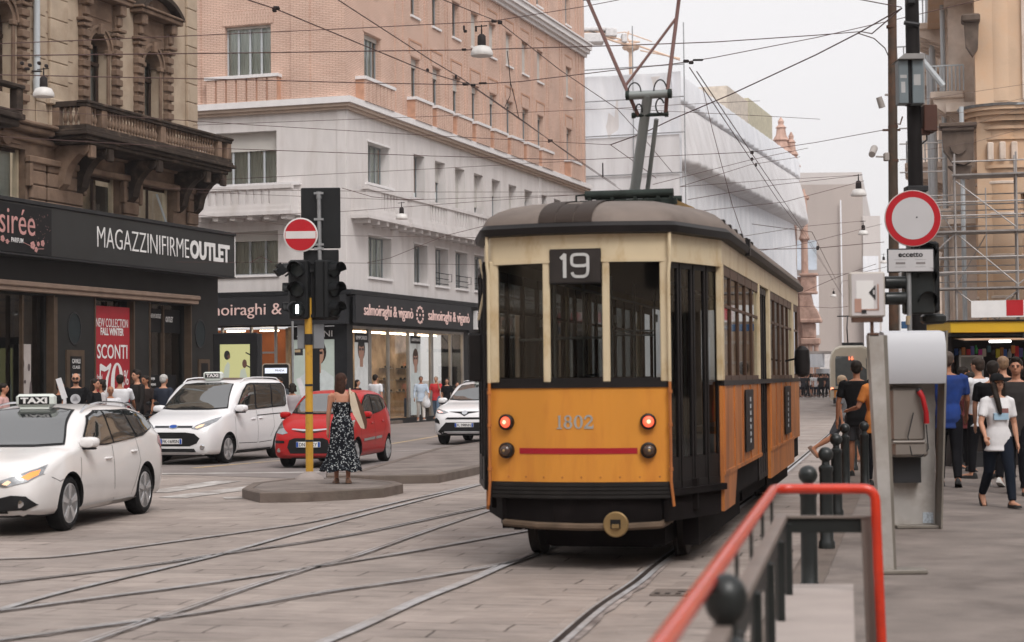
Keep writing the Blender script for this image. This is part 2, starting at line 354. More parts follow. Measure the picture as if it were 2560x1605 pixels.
# left pavement in front of the shops; right pavement
L0 = Vector((-6.06,66,0)); out = Vector((SD.y,-SD.x,0))
lp = L0 + SD * 60 + out * 3.4
k1 = G(1076,1050); k2 = G(977,1060)
kerbed('pavement',[(k2.x+.3,k2.y),(k1.x,k1.y),tuple(lp.xy),tuple((L0+SD*60-out*1).xy),tuple((L0-out*1).xy),(-9.2,64.2),(-7.2,64.3)],.13)
q0 = Vector((-9.2,56.3,0)); kerbed('pavement',[tuple((q0+out*6.0+SD*-3.5).xy),tuple((q0+out*3.2+SD*.9).xy),tuple((q0+SD*1.0).xy),tuple((q0-out*2+SD*1.0).xy),tuple((q0-SD*40-out*2).xy),tuple((q0-SD*40+out*7.6).xy)],.13)
kb = Vector((.72-.34,6.3,0))
kerbed('pavement',[tuple((kb-TD*14).xy),tuple((kb-TD*14+Vector((40,0,0))).xy),tuple((kb+TD*150+Vector((40,0,0))).xy),tuple((kb+TD*150).xy)],.15,.30)
# far crossing and pavement
kf = [G(1985,994),G(2070,985)]
kerbed('pavement',[tuple((kf[0]).xy),tuple(kf[1].xy),tuple((kf[1]+TD*90).xy),tuple((kf[0]+TD*90-Vector((6,0,0))).xy)],.15)

# ---- rails
M['rail'] = PM('worn_rail_steel',(.41,.41,.42),.42,.15,var=.25,vs=8,col2=(.27,.24,.222),c2s=.7,c2t=.56)
M['groove'] = PM('rail_groove',(.035,.027,.024),.8,var=.3)
M['gsoft'] = PM('filled_rail_groove',(.215,.18,.165),.8,var=.3,vs=2.5,col2=(.07,.05,.042),c2s=1.6,c2t=.60)
M['tarjoint'] = PM('tar_joint',(.10,.075,.065),.85,var=.3,vs=4,bump=.3,bs=12,col2=(.30,.255,.235),c2s=2.4,c2t=.44)
def rail(pxs,label,w1=.055,w2=.045,join=.10,pre=None,post=None,gm='gsoft'):
    pts = [G(x,y)for x,y in pxs]; pts = smooth_pts(pts,5)
    if pre: pts = [pts[0]+(pts[0]-pts[1]).normalized()*pre] + pts
    if post: pts = pts + [pts[-1]+(pts[-1]-pts[-2]).normalized()*post]
    b_ = MB(); t = thing('tram_rail',label,'rail',(0,0,0),group='tram rails set in the paving')
    def strip(o0,o1,z,m,jag=0):
        vs = []
        for i, p in enumerate(pts):
            d = (pts[min(i+1,len(pts)-1)]-pts[max(i-1,0)]).normalized(); n = Vector((-d.y,d.x,0)); j = random.uniform(-jag,jag)
            vs += [(p+n*(o0+j)).xy.to_3d()+Vector((0,0,z)),(p+n*(o1+random.uniform(-jag,jag))).xy.to_3d()+Vector((0,0,z))]
        b_.add(vs,[(2*i,2*i+1,2*i+3,2*i+2)for i in range(len(pts)-1)],m)
    strip(-join/2-w1/2,join/2+w1/2,.008,2,min(.02,join*.4))
    strip(-w1/2,w1/2,.016,0); strip(w1/2+.002,w1/2+w2,.013,1); strip(w1/2+w2+.002,w1/2+w2+.022,.016,0)
    b_.build('rail',[M['rail'],M[gm],M['tarjoint']],t,fix=False); return t
rail([(0,1400),(164,1392),(433,1357),(634,1329),(800,1303),(1009,1254),(1110,1232),(1229,1204)],'outermost tram rail curving past the traffic island',.04,.018,.02,6,9)
rail([(0,1529),(149,1486),(373,1433),(541,1392),(634,1366),(900,1292),(1110,1237)],'bright tram rail curving in to the outermost rail',.05,.006,0,5,8)
rail([(0,1461),(187,1439),(410,1411),(541,1390),(746,1361),(900,1336),(1009,1314),(1237,1265)],'dark tram rail running to the front left corner of the tram',.03,.05,.03,5,3,'groove')
rail([(239,1605),(373,1558),(485,1521),(634,1469),(784,1422),(900,1390),(1061,1333),(1244,1272)],'tram rail meeting the tram just under its left corner',.035,.028,.02,4,3)
rail([(0,1531),(298,1491),(403,1478),(634,1445),(800,1418),(987,1389),(1311,1331)],'tram rail ending under the middle of the tram front',.04,.02,.03,5,2)
rail([(0,1605),(261,1568),(410,1549),(634,1515),(800,1486),(1035,1452),(1263,1413),(1341,1387),(1440,1346)],'lowest curved tram rail across the foreground',.045,.035,.04,5,6)
rail([(826,1605),(912,1568),(1061,1500),(1173,1456),(1266,1415),(1341,1387),(1450,1335)],'straight pale tram rail coming from under the left side of the tram',.075,.006,0,4,20)
rail([(1416,1605),(1509,1523),(1602,1459),(1658,1411),(1760,1336),(1970,1180),(2095,1071)],'right hand rail in its tar joint beside the bollards',.05,.05,.09,4,40,'groove')
# drain grate
gr = G(1716,1484); b_ = MB(); b_.box(-.27,.27,-.2,.2,-.02,.010,0)
for i in range(2): b_.lathe([(.001,.0105),(.032,.0105),(.032,.013),(.001,.013)],(-.04+i*.13,.01,0),10,mi=1)
for i in range(6): b_.box(-.24+i*.085,-.2+i*.085,-.17,-.09,.010,.0125,1)
tag(b_.build('drain_cover',[PM('cast_iron',(.14,.115,.10),.7,var=.25),M['groove']],loc=(gr.x,gr.y,.004),rz=-RAD(12.5)),'square iron drain cover with two holes in the paving beside the right rail','drain cover')
# ================================================================ BRICK AND WHITE STONE BUILDING
AL = math.atan(.324); RZL = -AL
def frame(O,a): return (O[0],O[1],0), math.pi / 2 - a
OB = (-6.06,66.0)
M['brick'] = BRICK('orange_brick',(.62,.425,.34),(.68,.49,.40),(.43,.28,.215),bh=.066,ms=.012)
M['brickv'] = BRICK('soldier_brick',(.62,.425,.34),(.68,.49,.40),(.43,.28,.215),axis='zx',bw=.25,bh=.066,ms=.012)
M['brickd'] = PM('dark_brick_joint',(.50,.29,.20),.9,var=.15)  # darker brick tone for joints and panel lines
M['wstone'] = PM('white_stone',(.65,.62,.61),.8,var=.06,vs=2.5,bump=.15,bs=50,col2=(.54,.505,.485),c2s=1.3,c2t=.60,stretch=(1,1,.22))
M['ledge'] = PM('pale_ledge_stone',(.74,.72,.72),.75,var=.05,vs=3,bump=.1)
M['tanst'] = PM('tan_moulding',(.50,.40,.33),.8,var=.08)
M['frame'] = PM('window_frame_grey',(.27,.29,.30),.5,var=.08)
M['framew'] = PM('window_frame_pale',(.44,.47,.49),.5,var=.05)
M['blind'] = PM('roller_blind',(.50,.48,.45),.7,var=.05)
M['curt'] = PM('net_curtain',(.88,.89,.86),.9,var=.18,vs=5,stretch=(8,8,.3))
M['curtd'] = PM('dark_room',(.16,.155,.14),.9,var=.5,vs=2)
M['shopdk'] = PM('dark_shop_cladding',(.020,.021,.023),.42,var=.15)
M['shopsign'] = PM('sign_panel_grey',(.032,.033,.036),.45,var=.12,vs=1.5)
M['pinklet'] = EM('pale_pink_letters',(.80,.55,.50),.35)
M['mullion'] = PM('steel_mullion',(.36,.35,.34),.35,.6,var=.1)

bb, brz = frame(OB,AL)
# local frame: x along the long side away from the camera, y inward (to the left in the photo), z up
brick = thing('corner_building','corner office building of orange brick over white stone with dark shop signs at its foot','building',bb,brz)
LEN = 32.9; WID = 14.0
TR = lambda u, d, z: (u,d,z)                # long right facade
TL = lambda u, d, z: (d,u,z)                # short left facade (u runs inward)
class Win: pass
winsR = []   # (u0,u1,z0,z1,type)
C0 = [7.25+2.48*k for k in range(8)] + [29.75]
rowA = [(2.12,4.44,5.65,7.22)] + [(6.91+2.48*k,8.45+2.48*k,5.65,7.22)for k in range(10)]
rowB = [(2.14,4.30,9.21,10.77)] + [(6.95+2.48*k,8.2+2.48*k,8.55,10.87)for k in range(10)]
rowC = [(1.84,3.50,13.24,14.9)] + [(c-.5,c+.45,13.14,14.8)for c in C0]
rowD = [(c-.5,c+.45,16.5,18.05)for c in[2.7]+C0]
rowE = [(c-.5,c+.45,20.3,22.0)for c in C0]
rowF = [(c-.5,c+.45,23.6,25.2)for c in C0]
LA = [(2.75,5.35,5.70,7.33),(8.6,11.2,5.70,7.33)]; LB = [(2.79,5.37,9.11,11.07),(8.6,11.2,9.11,11.07)]
LC = [(3.0,4.9,13.16,15.08),(8.8,10.7,13.16,15.08)]; LD = [(3.0,4.9,17.0,18.6)]
Z0, Z1, Z2, Z3, ZT = 5.05, 11.7, 12.15, 19.1, 27.0
w_ = MB(); wall_holes(w_,0,LEN,Z0,Z1,rowA+rowB,.42,TR,0)
wall_holes(w_,0,WID,Z0,Z1,LA+LB,.42,TL,0)
w_.box(LEN-.02,LEN,0,WID,Z0,Z1,0)
w_.build('stone_wall',[M['wstone']],brick,fix=False)
w_ = MB(); wall_holes(w_,0,LEN,Z2,ZT,rowC+rowD+rowE+rowF,.34,TR,0)
wall_holes(w_,0,WID,Z2,ZT,LC+LD,.30,TL,0)
w_.box(LEN-.02,LEN,0,WID,Z2,ZT,0)
w_.box(0,LEN,0,WID,ZT,ZT+.1,0)
# brick pilaster strips between the windows
for u in [5.05,5.9] + [c+1.24+s for c in C0[:8]for s in(-.13,.13)] + [28.1,28.5,31.2,31.7,32.4]:
    w_.box(u-.07,u+.07,-.05,.0,Z2,Z3,0); w_.box(u-.07,u+.07,-.05,0,19.9,ZT,0)
for v in (1.4,5.9,7.5): w_.box(-.05,0,v,v+.75,Z2,Z3,0)
w_.build('brick_wall',[M['brick']],brick,fix=False)
w_ = MB()      # soldier courses and sunk panels over the windows
for a, b, c, d in rowC + rowD: w_.box(a-.12,b+.12,-.022,0,d+.02,d+.42,0)
for a, b, c, d in rowC[1:]:
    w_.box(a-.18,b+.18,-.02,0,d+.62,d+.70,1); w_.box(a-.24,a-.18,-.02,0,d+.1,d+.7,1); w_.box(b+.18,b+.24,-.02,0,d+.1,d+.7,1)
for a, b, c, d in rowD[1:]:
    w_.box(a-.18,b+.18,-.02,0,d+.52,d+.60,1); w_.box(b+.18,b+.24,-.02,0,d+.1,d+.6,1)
for a, b, c, d in LC: w_.box(-.03,0,a-.1,b+.1,d+.03,d+.55,0)
w_.build('lintel',[M['brickv'],M['brickd']],brick,fix=False)
# ledges and cornice
w_ = MB()
def ring_ledge(z0,z1,o,mi): w_.box(-o,LEN+.05,-o,0,z0,z1,mi); w_.box(-o,0,0,WID,z0,z1,mi)
ring_ledge(11.92,12.15,.34,0); ring_ledge(11.80,11.92,.24,1); ring_ledge(11.70,11.80,.14,1)
w_.build('stone_band',[M['ledge'],M['tanst']],brick)
w_ = MB(); ring_ledge(19.1,19.28,.14,0); ring_ledge(19.28,19.46,.3,0); ring_ledge(19.46,19.72,.42,0); ring_ledge(19.72,19.8,.5,0)
w_.build('cornice',[M['ledge']],brick)
# corner pilaster lines of the white part
w_ = MB(); w_.box(-.04,0,.0,.32,5.05,11.7); w_.box(0,.22,-.04,0,5.05,11.7); w_.box(24.1,24.5,-.05,0,5.05,11.7)
w_.build('pilaster',[M['wstone']],brick)
# windows
def window_meshes(W,H,nl,blind,curtain,dep=.06,kindf='frame',fw=.055):
    fr = MB(); t = fw
    fr.box(0,W,0,dep,0,t); fr.box(0,W,0,dep,H-t,H); fr.box(0,t,0,dep,t,H-t); fr.box(W-t,W,0,dep,t,H-t)
    for i in range(1,nl):
        x = W * i / nl; fr.box(x-t*.7,x+t*.7,0,dep,t,H-t)
    gl = MB(); gl.add([(t,dep*.5,t),(W-t,dep*.5,t),(W-t,dep*.5,H-t),(t,dep*.5,H-t)],[(0,1,2,3)])
    bl = None
    if blind > 0: bl = MB(); bl.box(.0,W,-.05,-.01,H*(1-blind),H)
    cu = MB()
    if curtain:
        n = max(6,int(W/.06)); vs = []
        for i in range(n+1):
            x = W * i / n; y = dep + .09 + .03 * math.sin(i*2.1) + .015 * math.sin(i*5.3); vs += [(x,y,0),(x,y,H)]
        cu.add(vs,[(2*i,2*i+2,2*i+3,2*i+1)for i in range(n)])
    else: cu.add([(0,dep+.5,0),(W,dep+.5,0),(W,dep+.5,H),(0,dep+.5,H)],[(0,1,2,3)])
    return (fr.mesh('frame',M[kindf],False),gl.mesh('pane',M['glass_b'],fix=False),bl.mesh('blind',M['blind'])if bl else None,cu.mesh('curtain',M['curt']if curtain else M['curtd'],fix=False))
def link(name,me,parent,loc=(0,0,0),rz=0,s=(1,1,1)):
    o = bpy.data.objects.new(name,me); sc.collection.objects.link(o); o.parent = parent; o.location = loc; o.rotation_euler.z = rz; o.scale = s; return o
def put_window(parent,meshes,loc,rz=0):
    fr = link('window',meshes[0],parent,loc,rz)
    link('pane',meshes[1],fr)
    if meshes[2]: link('roller_blind',meshes[2],fr)
    link('curtain',meshes[3],fr)
    return fr
_wc = {}
def row(parent,wins,dep,side,nl=2,blind=0.0,curtain=True,kf='frame',alt=None):
    for i, (a,b,c,d) in enumerate(wins):
        bl = alt[i%len(alt)] if alt else blind; cu = curtain if not isinstance(curtain,list) else curtain[i%len(curtain)]
        n = nl if b - a < 1.5 else 4
        k = (round(b-a,2),round(d-c,2),n,bl,cu,kf)
        if k not in _wc: _wc[k] = window_meshes(b-a,d-c,n,bl,cu,kindf=kf)
        if side == 'R': put_window(parent,_wc[k],(a,dep,c))
        else: put_window(parent,_wc[k],(dep,b,c),-math.pi/2)
row(brick,rowA,.36,'R',2,0,[True,False,False,True],'frame')
row(brick,rowB,.36,'R',2,0,[True,False,True],'frame',alt=[0,0,.35,.8,.62,.3,.5,.2])
row(brick,rowC,.22,'R',2,0,True,'frame',alt=[.1,.22,.26,.34,.18,.26,.12,.1,.1,.12])
row(brick,rowD,.22,'R',2,0,[True,False],'frame',alt=[0,0,0,0,1.0,1.0,1.0,1.0,1.0,1.0])
row(brick,rowE,.22,'R',2,0,True,'frame'); row(brick,rowF,.22,'R',2,0,True,'frame')
row(brick,LA,.3,'L',3,.22,True,'frame'); row(brick,LB,.3,'L',3,.36,True,'framew')
row(brick,LC,.2,'L',3,.05,True,'framew'); row(brick,LD,.2,'L',3,0,True,'framew')
# sills
w_ = MB()
for a, b, c, d in rowA + rowD + rowE: w_.box(a-.06,b+.06,-.07,.3,c-.09,c-.002)
for a, b, c, d in LA: w_.box(-.07,.3,a-.06,b+.06,c-.09,c-.002)
for a, b, c, d in rowB[:1]: w_.box(a-.3,b+.3,-.12,.3,c-.1,c-.002)
for a, b, c, d in LB: w_.box(-.14,.3,a-1.0,b+.2,c-.12,c-.002)
for a, b, c, d in rowA + rowB[:1]: w_.box(a-.08,b+.08,-.03,.0,d+.002,d+.07)
w_.build('window_sill',[M['ledge']],brick)
# balconettes of brick
def balconette(side,a,b,z0,z1,o,n):
    q = MB(); T = TR if side == 'R' else TL
    def bx(u0,u1,d0,d1,za,zb,mi):
        p = T(u0,d0,za); r = T(u1,d1,zb); q.box(p[0],r[0],p[1],r[1],p[2],r[2],mi)
    bx(a,b,-o+.06,0,z0,z1-.12,2)
    wv = (b-a) / n
    for i in range(n): bx(a+i*wv+wv*.09,a+(i+1)*wv-wv*.09,-o,-o+.06,z0,z1-.12,0)
    bx(a-.05,b+.05,-o-.04,0,z1-.12,z1,1)
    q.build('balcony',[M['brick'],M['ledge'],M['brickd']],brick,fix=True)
for c in C0: balconette('R',c-.95,c+.95,12.15,13.08,.38,7)
balconette('R',1.0,4.0,12.15,13.08,.38,8)
balconette('L',2.6,5.55,12.15,13.16,.32,7); balconette('L',8.4,11.3,12.15,13.16,.32,7)
# stone balconies
def stone_balcony(side,a,b,z0,z1,o,slots,nb):
    q = MB(); T = TR if side == 'R' else TL
    def bx(u0,u1,d0,d1,za,zb,mi=0):
        p = T(u0,d0,za); r = T(u1,d1,zb); q.box(p[0],r[0],p[1],r[1],p[2],r[2],mi)
    bx(a-.1,b+.1,-o-.1,0,z0,z0+.14); bx(a-.04,b+.04,-o-.04,0,z0+.14,z0+.32)
    for i in range(nb):
        u = a + .25 + (b-a-.5) * i / max(1,nb-1); bx(u-.11,u+.11,-o,0,z0-.16,z0,0)
    zt = z1; zb = z0 + .32
    cuts = sorted(slots); prev = a
    for s0, s1 in cuts:
        bx(prev,s0,-o,-o+.13,zb,zt-.14); prev = s1
        bx(s0,s1,-o,-o+.13,zb,zb+.1); n = max(2,int((s1-s0)/.31)); wv = (s1-s0) / n
        for i in range(n): bx(s0+i*wv+wv*.28,s0+(i+1)*wv-wv*.22,-o+.01,-o+.12,zb+.1,zt-.14)
    bx(prev,b,-o,-o+.13,zb,zt-.14)
    bx(a,a+.13,-o+.13,0,zb,zt-.14); bx(b-.13,b,-o+.13,0,zb,zt-.14)
    bx(a-.06,b+.06,-o-.05,-o+.19,zt-.14,zt)
    q.build('balcony',[M['wstone']],brick)
stone_balcony('R',.55,4.7,7.72,8.93,.6,[(2.0,3.6)],5)
stone_balcony('R',5.15,22.5,7.72,8.93,.6,[(7.2,9.2),(10.2,12.0),(12.9,14.6),(15.6,17.2),(18,19.6)],20)
stone_balcony('L',1.9,5.9,7.85,8.95,.75,[(2.7,5.5)],6)
stone_balcony('L',8.2,12,7.85,8.95,.75,[(8.8,11.4)],6)
# thin iron rails in the windows above the shop
for k, (a,b,c,d) in enumerate(rowA[2:8]):
    q = MB()
    for z in (c+.08,c+.3,c+.52): q.obox((a,-.02,z),(b,-.02,z),.03,.03)
    q.tube([(b-.05,-.02,c+.52),(b+.0,-.16,c+.52),(b+.0,-.16,c+.2),(b-.05,-.02,c+.2)],.015,6); q.tube([(a+.05,-.02,c+.52),(a+.0,-.16,c+.52),(a+.0,-.16,c+.2),(a+.05,-.02,c+.2)],.015,6)
    q.build('window_rail',[M['dkgrey']],brick)
# ground floor: dark ledge, piers, glazing, back wall
w_ = MB()
w_.box(-.30,22,-.34,0,4.88,5.05,0); w_.box(-.30,0,0,WID,4.88,5.05,0); w_.box(-.2,LEN,-.22,0,4.80,4.88,0); w_.box(-.2,0,0,WID,4.80,4.88,0)
for u in (0,12.9,17.5,22.5,27.5,32.2): w_.box(u,u+.55,0,.5,0,4.9,0)
w_.box(0,.5,.5,WID,3.75,4.9,0); w_.box(0,LEN,0,.5,3.75,4.9,0)
for v in (1.1,6.6,10.5): w_.box(0,.5,v,v+.4,0,3.75,0)
w_.box(13.2,LEN,-.12,0,3.75,4.75,0)
w_.box(0,LEN,0,.12,0,.22,0); w_.box(0,.12,0,WID,0,.22,0)
w_.build('shop_front',[M['shopdk']],brick)
M['shopwarm'] = PM('warm_shop_wall',(.62,.47,.33),.8,var=.3,vs=1.2,col2=(.25,.17,.11),c2s=1.0)
M['shopor'] = PM('orange_shop_wall',(.62,.20,.07),.7,var=.25,vs=.9)
M['shoplit'] = EM('lit_ceiling_panel',(1.0,.82,.60),9)
w_ = MB(); w_.box(.5,13,2.6,2.7,0,3.7,0); w_.box(13.5,LEN,1.2,1.3,0,3.7,2); w_.box(.5,13.2,.5,2.6,3.66,3.74,0); w_.box(1.6,1.7,2.7,WID,1.9,3.7,1); w_.box(1.5,1.6,2.7,WID,0,1.9,2)
w_.box(.5,LEN,.2,2.6,.10,.16,0)
w_.build('shop_interior',[M['shopwarm'],M['shopor'],M['dark']],brick)
w_ = MB()
for u in (1.2,2.4,3.6,4.8,6.0,7.2,8.4,9.6,10.8,12): w_.box(u,u+.7,1.2,1.6,3.60,3.65)
for v in (3.2,4.6,5.8): w_.box(.8,1.0,v,v+.7,3.60,3.65)
w_.build('ceiling_light',[M['shoplit']],brick)
w_ = MB()
for u in (.55,2.2,2.35,4.2,6.35,7.2,8.9,9.05,11.3,12.85,14.6,16.2,19,20.6): w_.box(u-.05,u+.05,.02,.14,.22,3.75)
w_.box(.5,12.9,.02,.14,3.66,3.75); w_.box(.5,12.9,.02,.12,2.1,2.16) if False else None
for v in (.35,1.5,2.9,3.9,5.1,6.5): w_.box(.02,.14,v-.04,v+.04,.22,3.75)
w_.box(.02,.14,2.9,6.5,2.75,2.82)
w_.build('mullion',[M['mullion']],brick)
M['glass_s'] = GLASS('shop_glass',(.95,.95,.92),.92)
w_ = MB(); w_.add([(.5,.08,.22),(LEN,.08,.22),(LEN,.08,3.7),(.5,.08,3.7)],[(0,1,2,3)]); w_.add([(.08,.3,.22),(.08,WID,.22),(.08,WID,3.7),(.08,.3,3.7)],[(0,1,2,3)])
w_.build('shop_window',[M['glass_s']],brick,fix=False)
# shelves, posters and furniture behind the glass
w_ = MB(); 
for u in (3.0,5.6,7.6,10.0,11.9):
    for z in (1.2,1.7,2.2): w_.box(u-.55,u+.55,2.4,2.6,z,z+.03)
    for k in range(7): w_.box(u-.5+k*.15,u-.42+k*.15,2.42,2.5,1.23+.5*(k%3),1.32+.5*(k%3),1)
w_.box(9.5,10.9,.9,1.5,.16,.95,1); w_.box(4.6,5.6,1.0,1.5,.16,.9,2)
w_.build('display_shelf',[M['mullion'],M['dark'],PM('blue_display',(.10,.25,.42),.5)],brick)
PI_ = math.pi
def portrait(name,x0,x1,z0,z1,side,skin,hair,shirt,dep=.02,text=None,bgc=(.55,.58,.55)):
    """shop poster: a head and shoulders under a dark brand strip"""
    W = x1 - x0; H = z1 - z0; q = MB(); T = TR if side == 'R' else TL
    F = (lambda x,k,z:T(x0+x,dep-.001*k,z0+z)) if side == 'R' else (lambda x,k,z:T(x1-x,dep-.001*k,z0+z))
    def poly(pts,k,mi): q.add([F(x,k,z)for x,z in pts],[tuple(range(len(pts)))],mi)
    def el(cx,cz,rx,rz_,k,mi,a0=0,a1=360,n=20):
        poly([(cx+rx*math.cos(RAD(a0+(a1-a0)*i/n)),cz+rz_*math.sin(RAD(a0+(a1-a0)*i/n)))for i in range(n)],k,mi)
    poly([(0,0),(W,0),(W,H),(0,H)],0,0)
    s = min(W,H*.43); o_z = 1.0 * s if s == W else .68 * s; xo = (W-s) * .8; poly0 = poly
    poly = lambda pts, k, mi: poly0([(x+xo,z)for x,z in pts],k,mi)
    poly([(.04*s,.02),(.04*s,.38*s+o_z),(.3*s,.56*s+o_z),(.7*s,.56*s+o_z),(.96*s,.38*s+o_z),(.97*s,.02)],2,3)
    oz = o_z
    poly_ = poly
    poly = lambda pts, k, mi: poly_([(x,z+oz)for x,z in pts],k,mi); el = lambda cx, cz, rx, rz_, k, mi: poly([(cx+rx*math.cos(PI_*i/10),cz+rz_*math.sin(PI_*i/10))for i in range(20)],k,mi)
    poly([(.38*s,.48*s),(.62*s,.48*s),(.62*s,.8*s),(.38*s,.8*s)],3,1)
    el(.5*s,1.0*s,.27*s,.33*s,3.5,2); el(.5*s,.94*s,.205*s,.28*s,4,1)
    el(.5*s,1.17*s,.23*s,.12*s,5,2)
    poly([(.33*s,.95*s),(.47*s,.95*s),(.47*s,1.02*s),(.33*s,1.02*s)],5,4); poly([(.53*s,.95*s),(.67*s,.95*s),(.67*s,1.02*s),(.53*s,1.02*s)],5,4)
    poly([(.42*s,.79*s),(.58*s,.79*s),(.57*s,.815*s),(.43*s,.815*s)],5,5)
    if text: poly0([(0,H-.28*W),(W,H-.28*W),(W,H),(0,H)],6,6)
    mats = [PM('poster_ground',bgc,.5,var=.05),PM('poster_skin',skin,.5,var=.06),PM('poster_hair',hair,.5),PM('poster_shirt',shirt,.5,var=.1),PM('poster_glasses',(.03,.02,.02),.4),PM('poster_lips',(.40,.16,.13),.5),M['black']]
    o = q.build(name,mats,None,fix=False); o.location = bb; o.rotation_euler.z = brz
    if text:
        if side == 'R': text_box('lettering',text,M['white'],o,F(W*.1,8,H-.2*W),(1,0,0),(0,0,1),W*.8,W*.11)
        else: text_box('lettering',text,M['white'],o,F(W*.08,8,H-.22*W),(0,-1,0),(0,0,1),W*.84,W*.13)
    return o
tag(portrait('shop_poster',0.45,2.15,.3,3.72,'L',(.45,.26,.18),(.03,.02,.018),(.62,.68,.68),text='ARMANI',bgc=(.52,.60,.55)),'tall shop poster of a man in glasses and pale blue shirt at the building corner','poster')
tag(portrait('shop_poster',.75,2.05,.3,3.5,'R',(.32,.18,.13),(.02,.02,.02),(.60,.62,.62),text='EMPORIO',bgc=(.55,.57,.56)),'narrow shop poster with a short haired face, nearest the corner on the long side','poster')
tag(portrait('shop_poster',6.45,7.6,.3,3.5,'R',(.34,.20,.15),(.05,.03,.02),(.50,.56,.56),text='ARMANI',bgc=(.52,.55,.54)),'narrow shop poster with a long face, between the shop door and the far windows','poster')

# shop signs
def shop_sign(loc,rz,build,label,name='shop_sign',cat='sign'):
    t = thing(name,label,cat,loc,rz); build(t); return t
def s1(t):
    q = MB(); q.box(-.36,-.0,-.10,12.9,3.80,4.86); q.build('panel',M['shopsign'],t)
    text_box('lettering','salmoiraghi & vigan\u00f2',M['pinklet'],t,(-.37,6.15,4.05),(0,-1,0),(0,0,1),5.65,.56,-.004,.03)
shop_sign(bb,brz,s1,'dark grey optician sign with large pale pink letters on the corner building short side')
def s2(t):
    q = MB(); q.box(.0,12.85,-.36,-.24,3.84,4.86); q.build('panel',M['shopsign'],t)
    text_box('lettering','salmoiraghi & vigan\u00f2',M['pinklet'],t,(.75,-.365,4.0),(1,0,0),(0,0,1),5.0,.56,-.006,.03)
    text_box('lettering','salmoiraghi & vigan\u00f2',M['pinklet'],t,(7.5,-.365,4.0),(1,0,0),(0,0,1),5.0,.56,-.006,.03)
    q = MB()
    for k in range(12):
        a = k * math.pi / 6; c, s_ = math.cos(a), math.sin(a)
        q.prism([(6.55+c*.36+.055*math.cos(b),4.31+s_*.31+.055*math.sin(b))for b in[j*math.pi/4 for j in range(8)]],-.39,-.362,'y')
    q.prism([(6.55+.05*math.cos(b),4.31+.05*math.sin(b))for b in[j*math.pi/4 for j in range(8)]],-.39,-.362,'y')
    q.build('emblem',M['pinklet'],t)
shop_sign(bb,brz,s2,'dark grey optician sign with its pink name twice and a ring of dots')
def s3(t):
    q = MB(); q.box(13.75,19.3,-.30,-.125,3.9,4.72,0); q.box(13.85,19.2,-.31,-.30,4.0,4.62,1); q.box(13.92,19.13,-.315,-.31,4.06,4.56,0); q.build('panel',[M['white'],M['black']],t)
    text_box('lettering','PAKKNIRAK',PM('dark_red_letters',(.28,.05,.07),.5),t,(14.0,-.318,4.1),(1,0,0),(0,0,1),4.9,.42,.02,.01)
shop_sign(bb,brz,s3,'white framed shop sign with dark red letters beside the optician shop')
# ================================================================ OLD STONE PALAZZO ON THE LEFT
OO = (-9.2,56.3)
ob_, orz = frame(OO,AL)
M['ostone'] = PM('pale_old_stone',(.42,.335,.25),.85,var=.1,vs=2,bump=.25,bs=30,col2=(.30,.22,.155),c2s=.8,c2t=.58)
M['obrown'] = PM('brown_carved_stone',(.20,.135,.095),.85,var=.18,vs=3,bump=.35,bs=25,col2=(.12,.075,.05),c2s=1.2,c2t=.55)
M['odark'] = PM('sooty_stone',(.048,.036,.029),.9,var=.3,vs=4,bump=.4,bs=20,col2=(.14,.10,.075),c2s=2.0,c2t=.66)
M['odkwood'] = PM('dark_window_wood',(.05,.032,.024),.6)
old = thing('palazzo','old ornate stone palazzo with sooty balustrade balcony over dark shop fronts','building',ob_,orz)
UX = -1.45
w_ = MB(); T0 = TR
ws = [(-4.15,.62),(-7.1,.62),(-11.75,.62)]
holes = [(c-.50,c+.50,9.1,11.42)for c,_ in ws]
w_b = MB(); wall_holes(w_b,-14,UX,8.5,16.5,holes,.45,T0,0); w_b.box(UX-.01,UX,0,14,5,16.5,0)
w_b.build('upper_wall',[M['ostone']],old,fix=False)
low = [(-7.95,-5.95,5.2,7.45),(-4.95,-2.85,5.2,7.45),(-13.6,-10.65,5.2,7.75)]
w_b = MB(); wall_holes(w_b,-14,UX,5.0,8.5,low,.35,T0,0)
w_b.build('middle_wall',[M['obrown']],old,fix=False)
# rusticated pilasters and grooves of the pale wall
q = MB()
for u0, u1, o in ((UX-.62,UX,.10),(-9.6,-8.75,.10),(-10.2,-9.75,.05)):
    z = 8.5
    while z < 16: q.bbox(u0,u1,-o,.0,z+.012,z+.56,.018); z += .57
    q.box(u0+.02,u1-.02,-o+.03,0,8.5,16.3)
q.bbox(UX-.75,UX+.08,-.2,.0,9.05,9.22,.03); q.bbox(-9.75,-8.6,-.2,0,9.05,9.22,.03); q.bbox(UX-.7,UX+.05,-.16,0,8.5,9.05,.03)
z = 9.22
while z < 16.4: q.box(-10.4,-8.4,-.012,0,z,z+.02,1); z += .57
q.build('pilaster',[M['ostone'],M['obrown']],old)
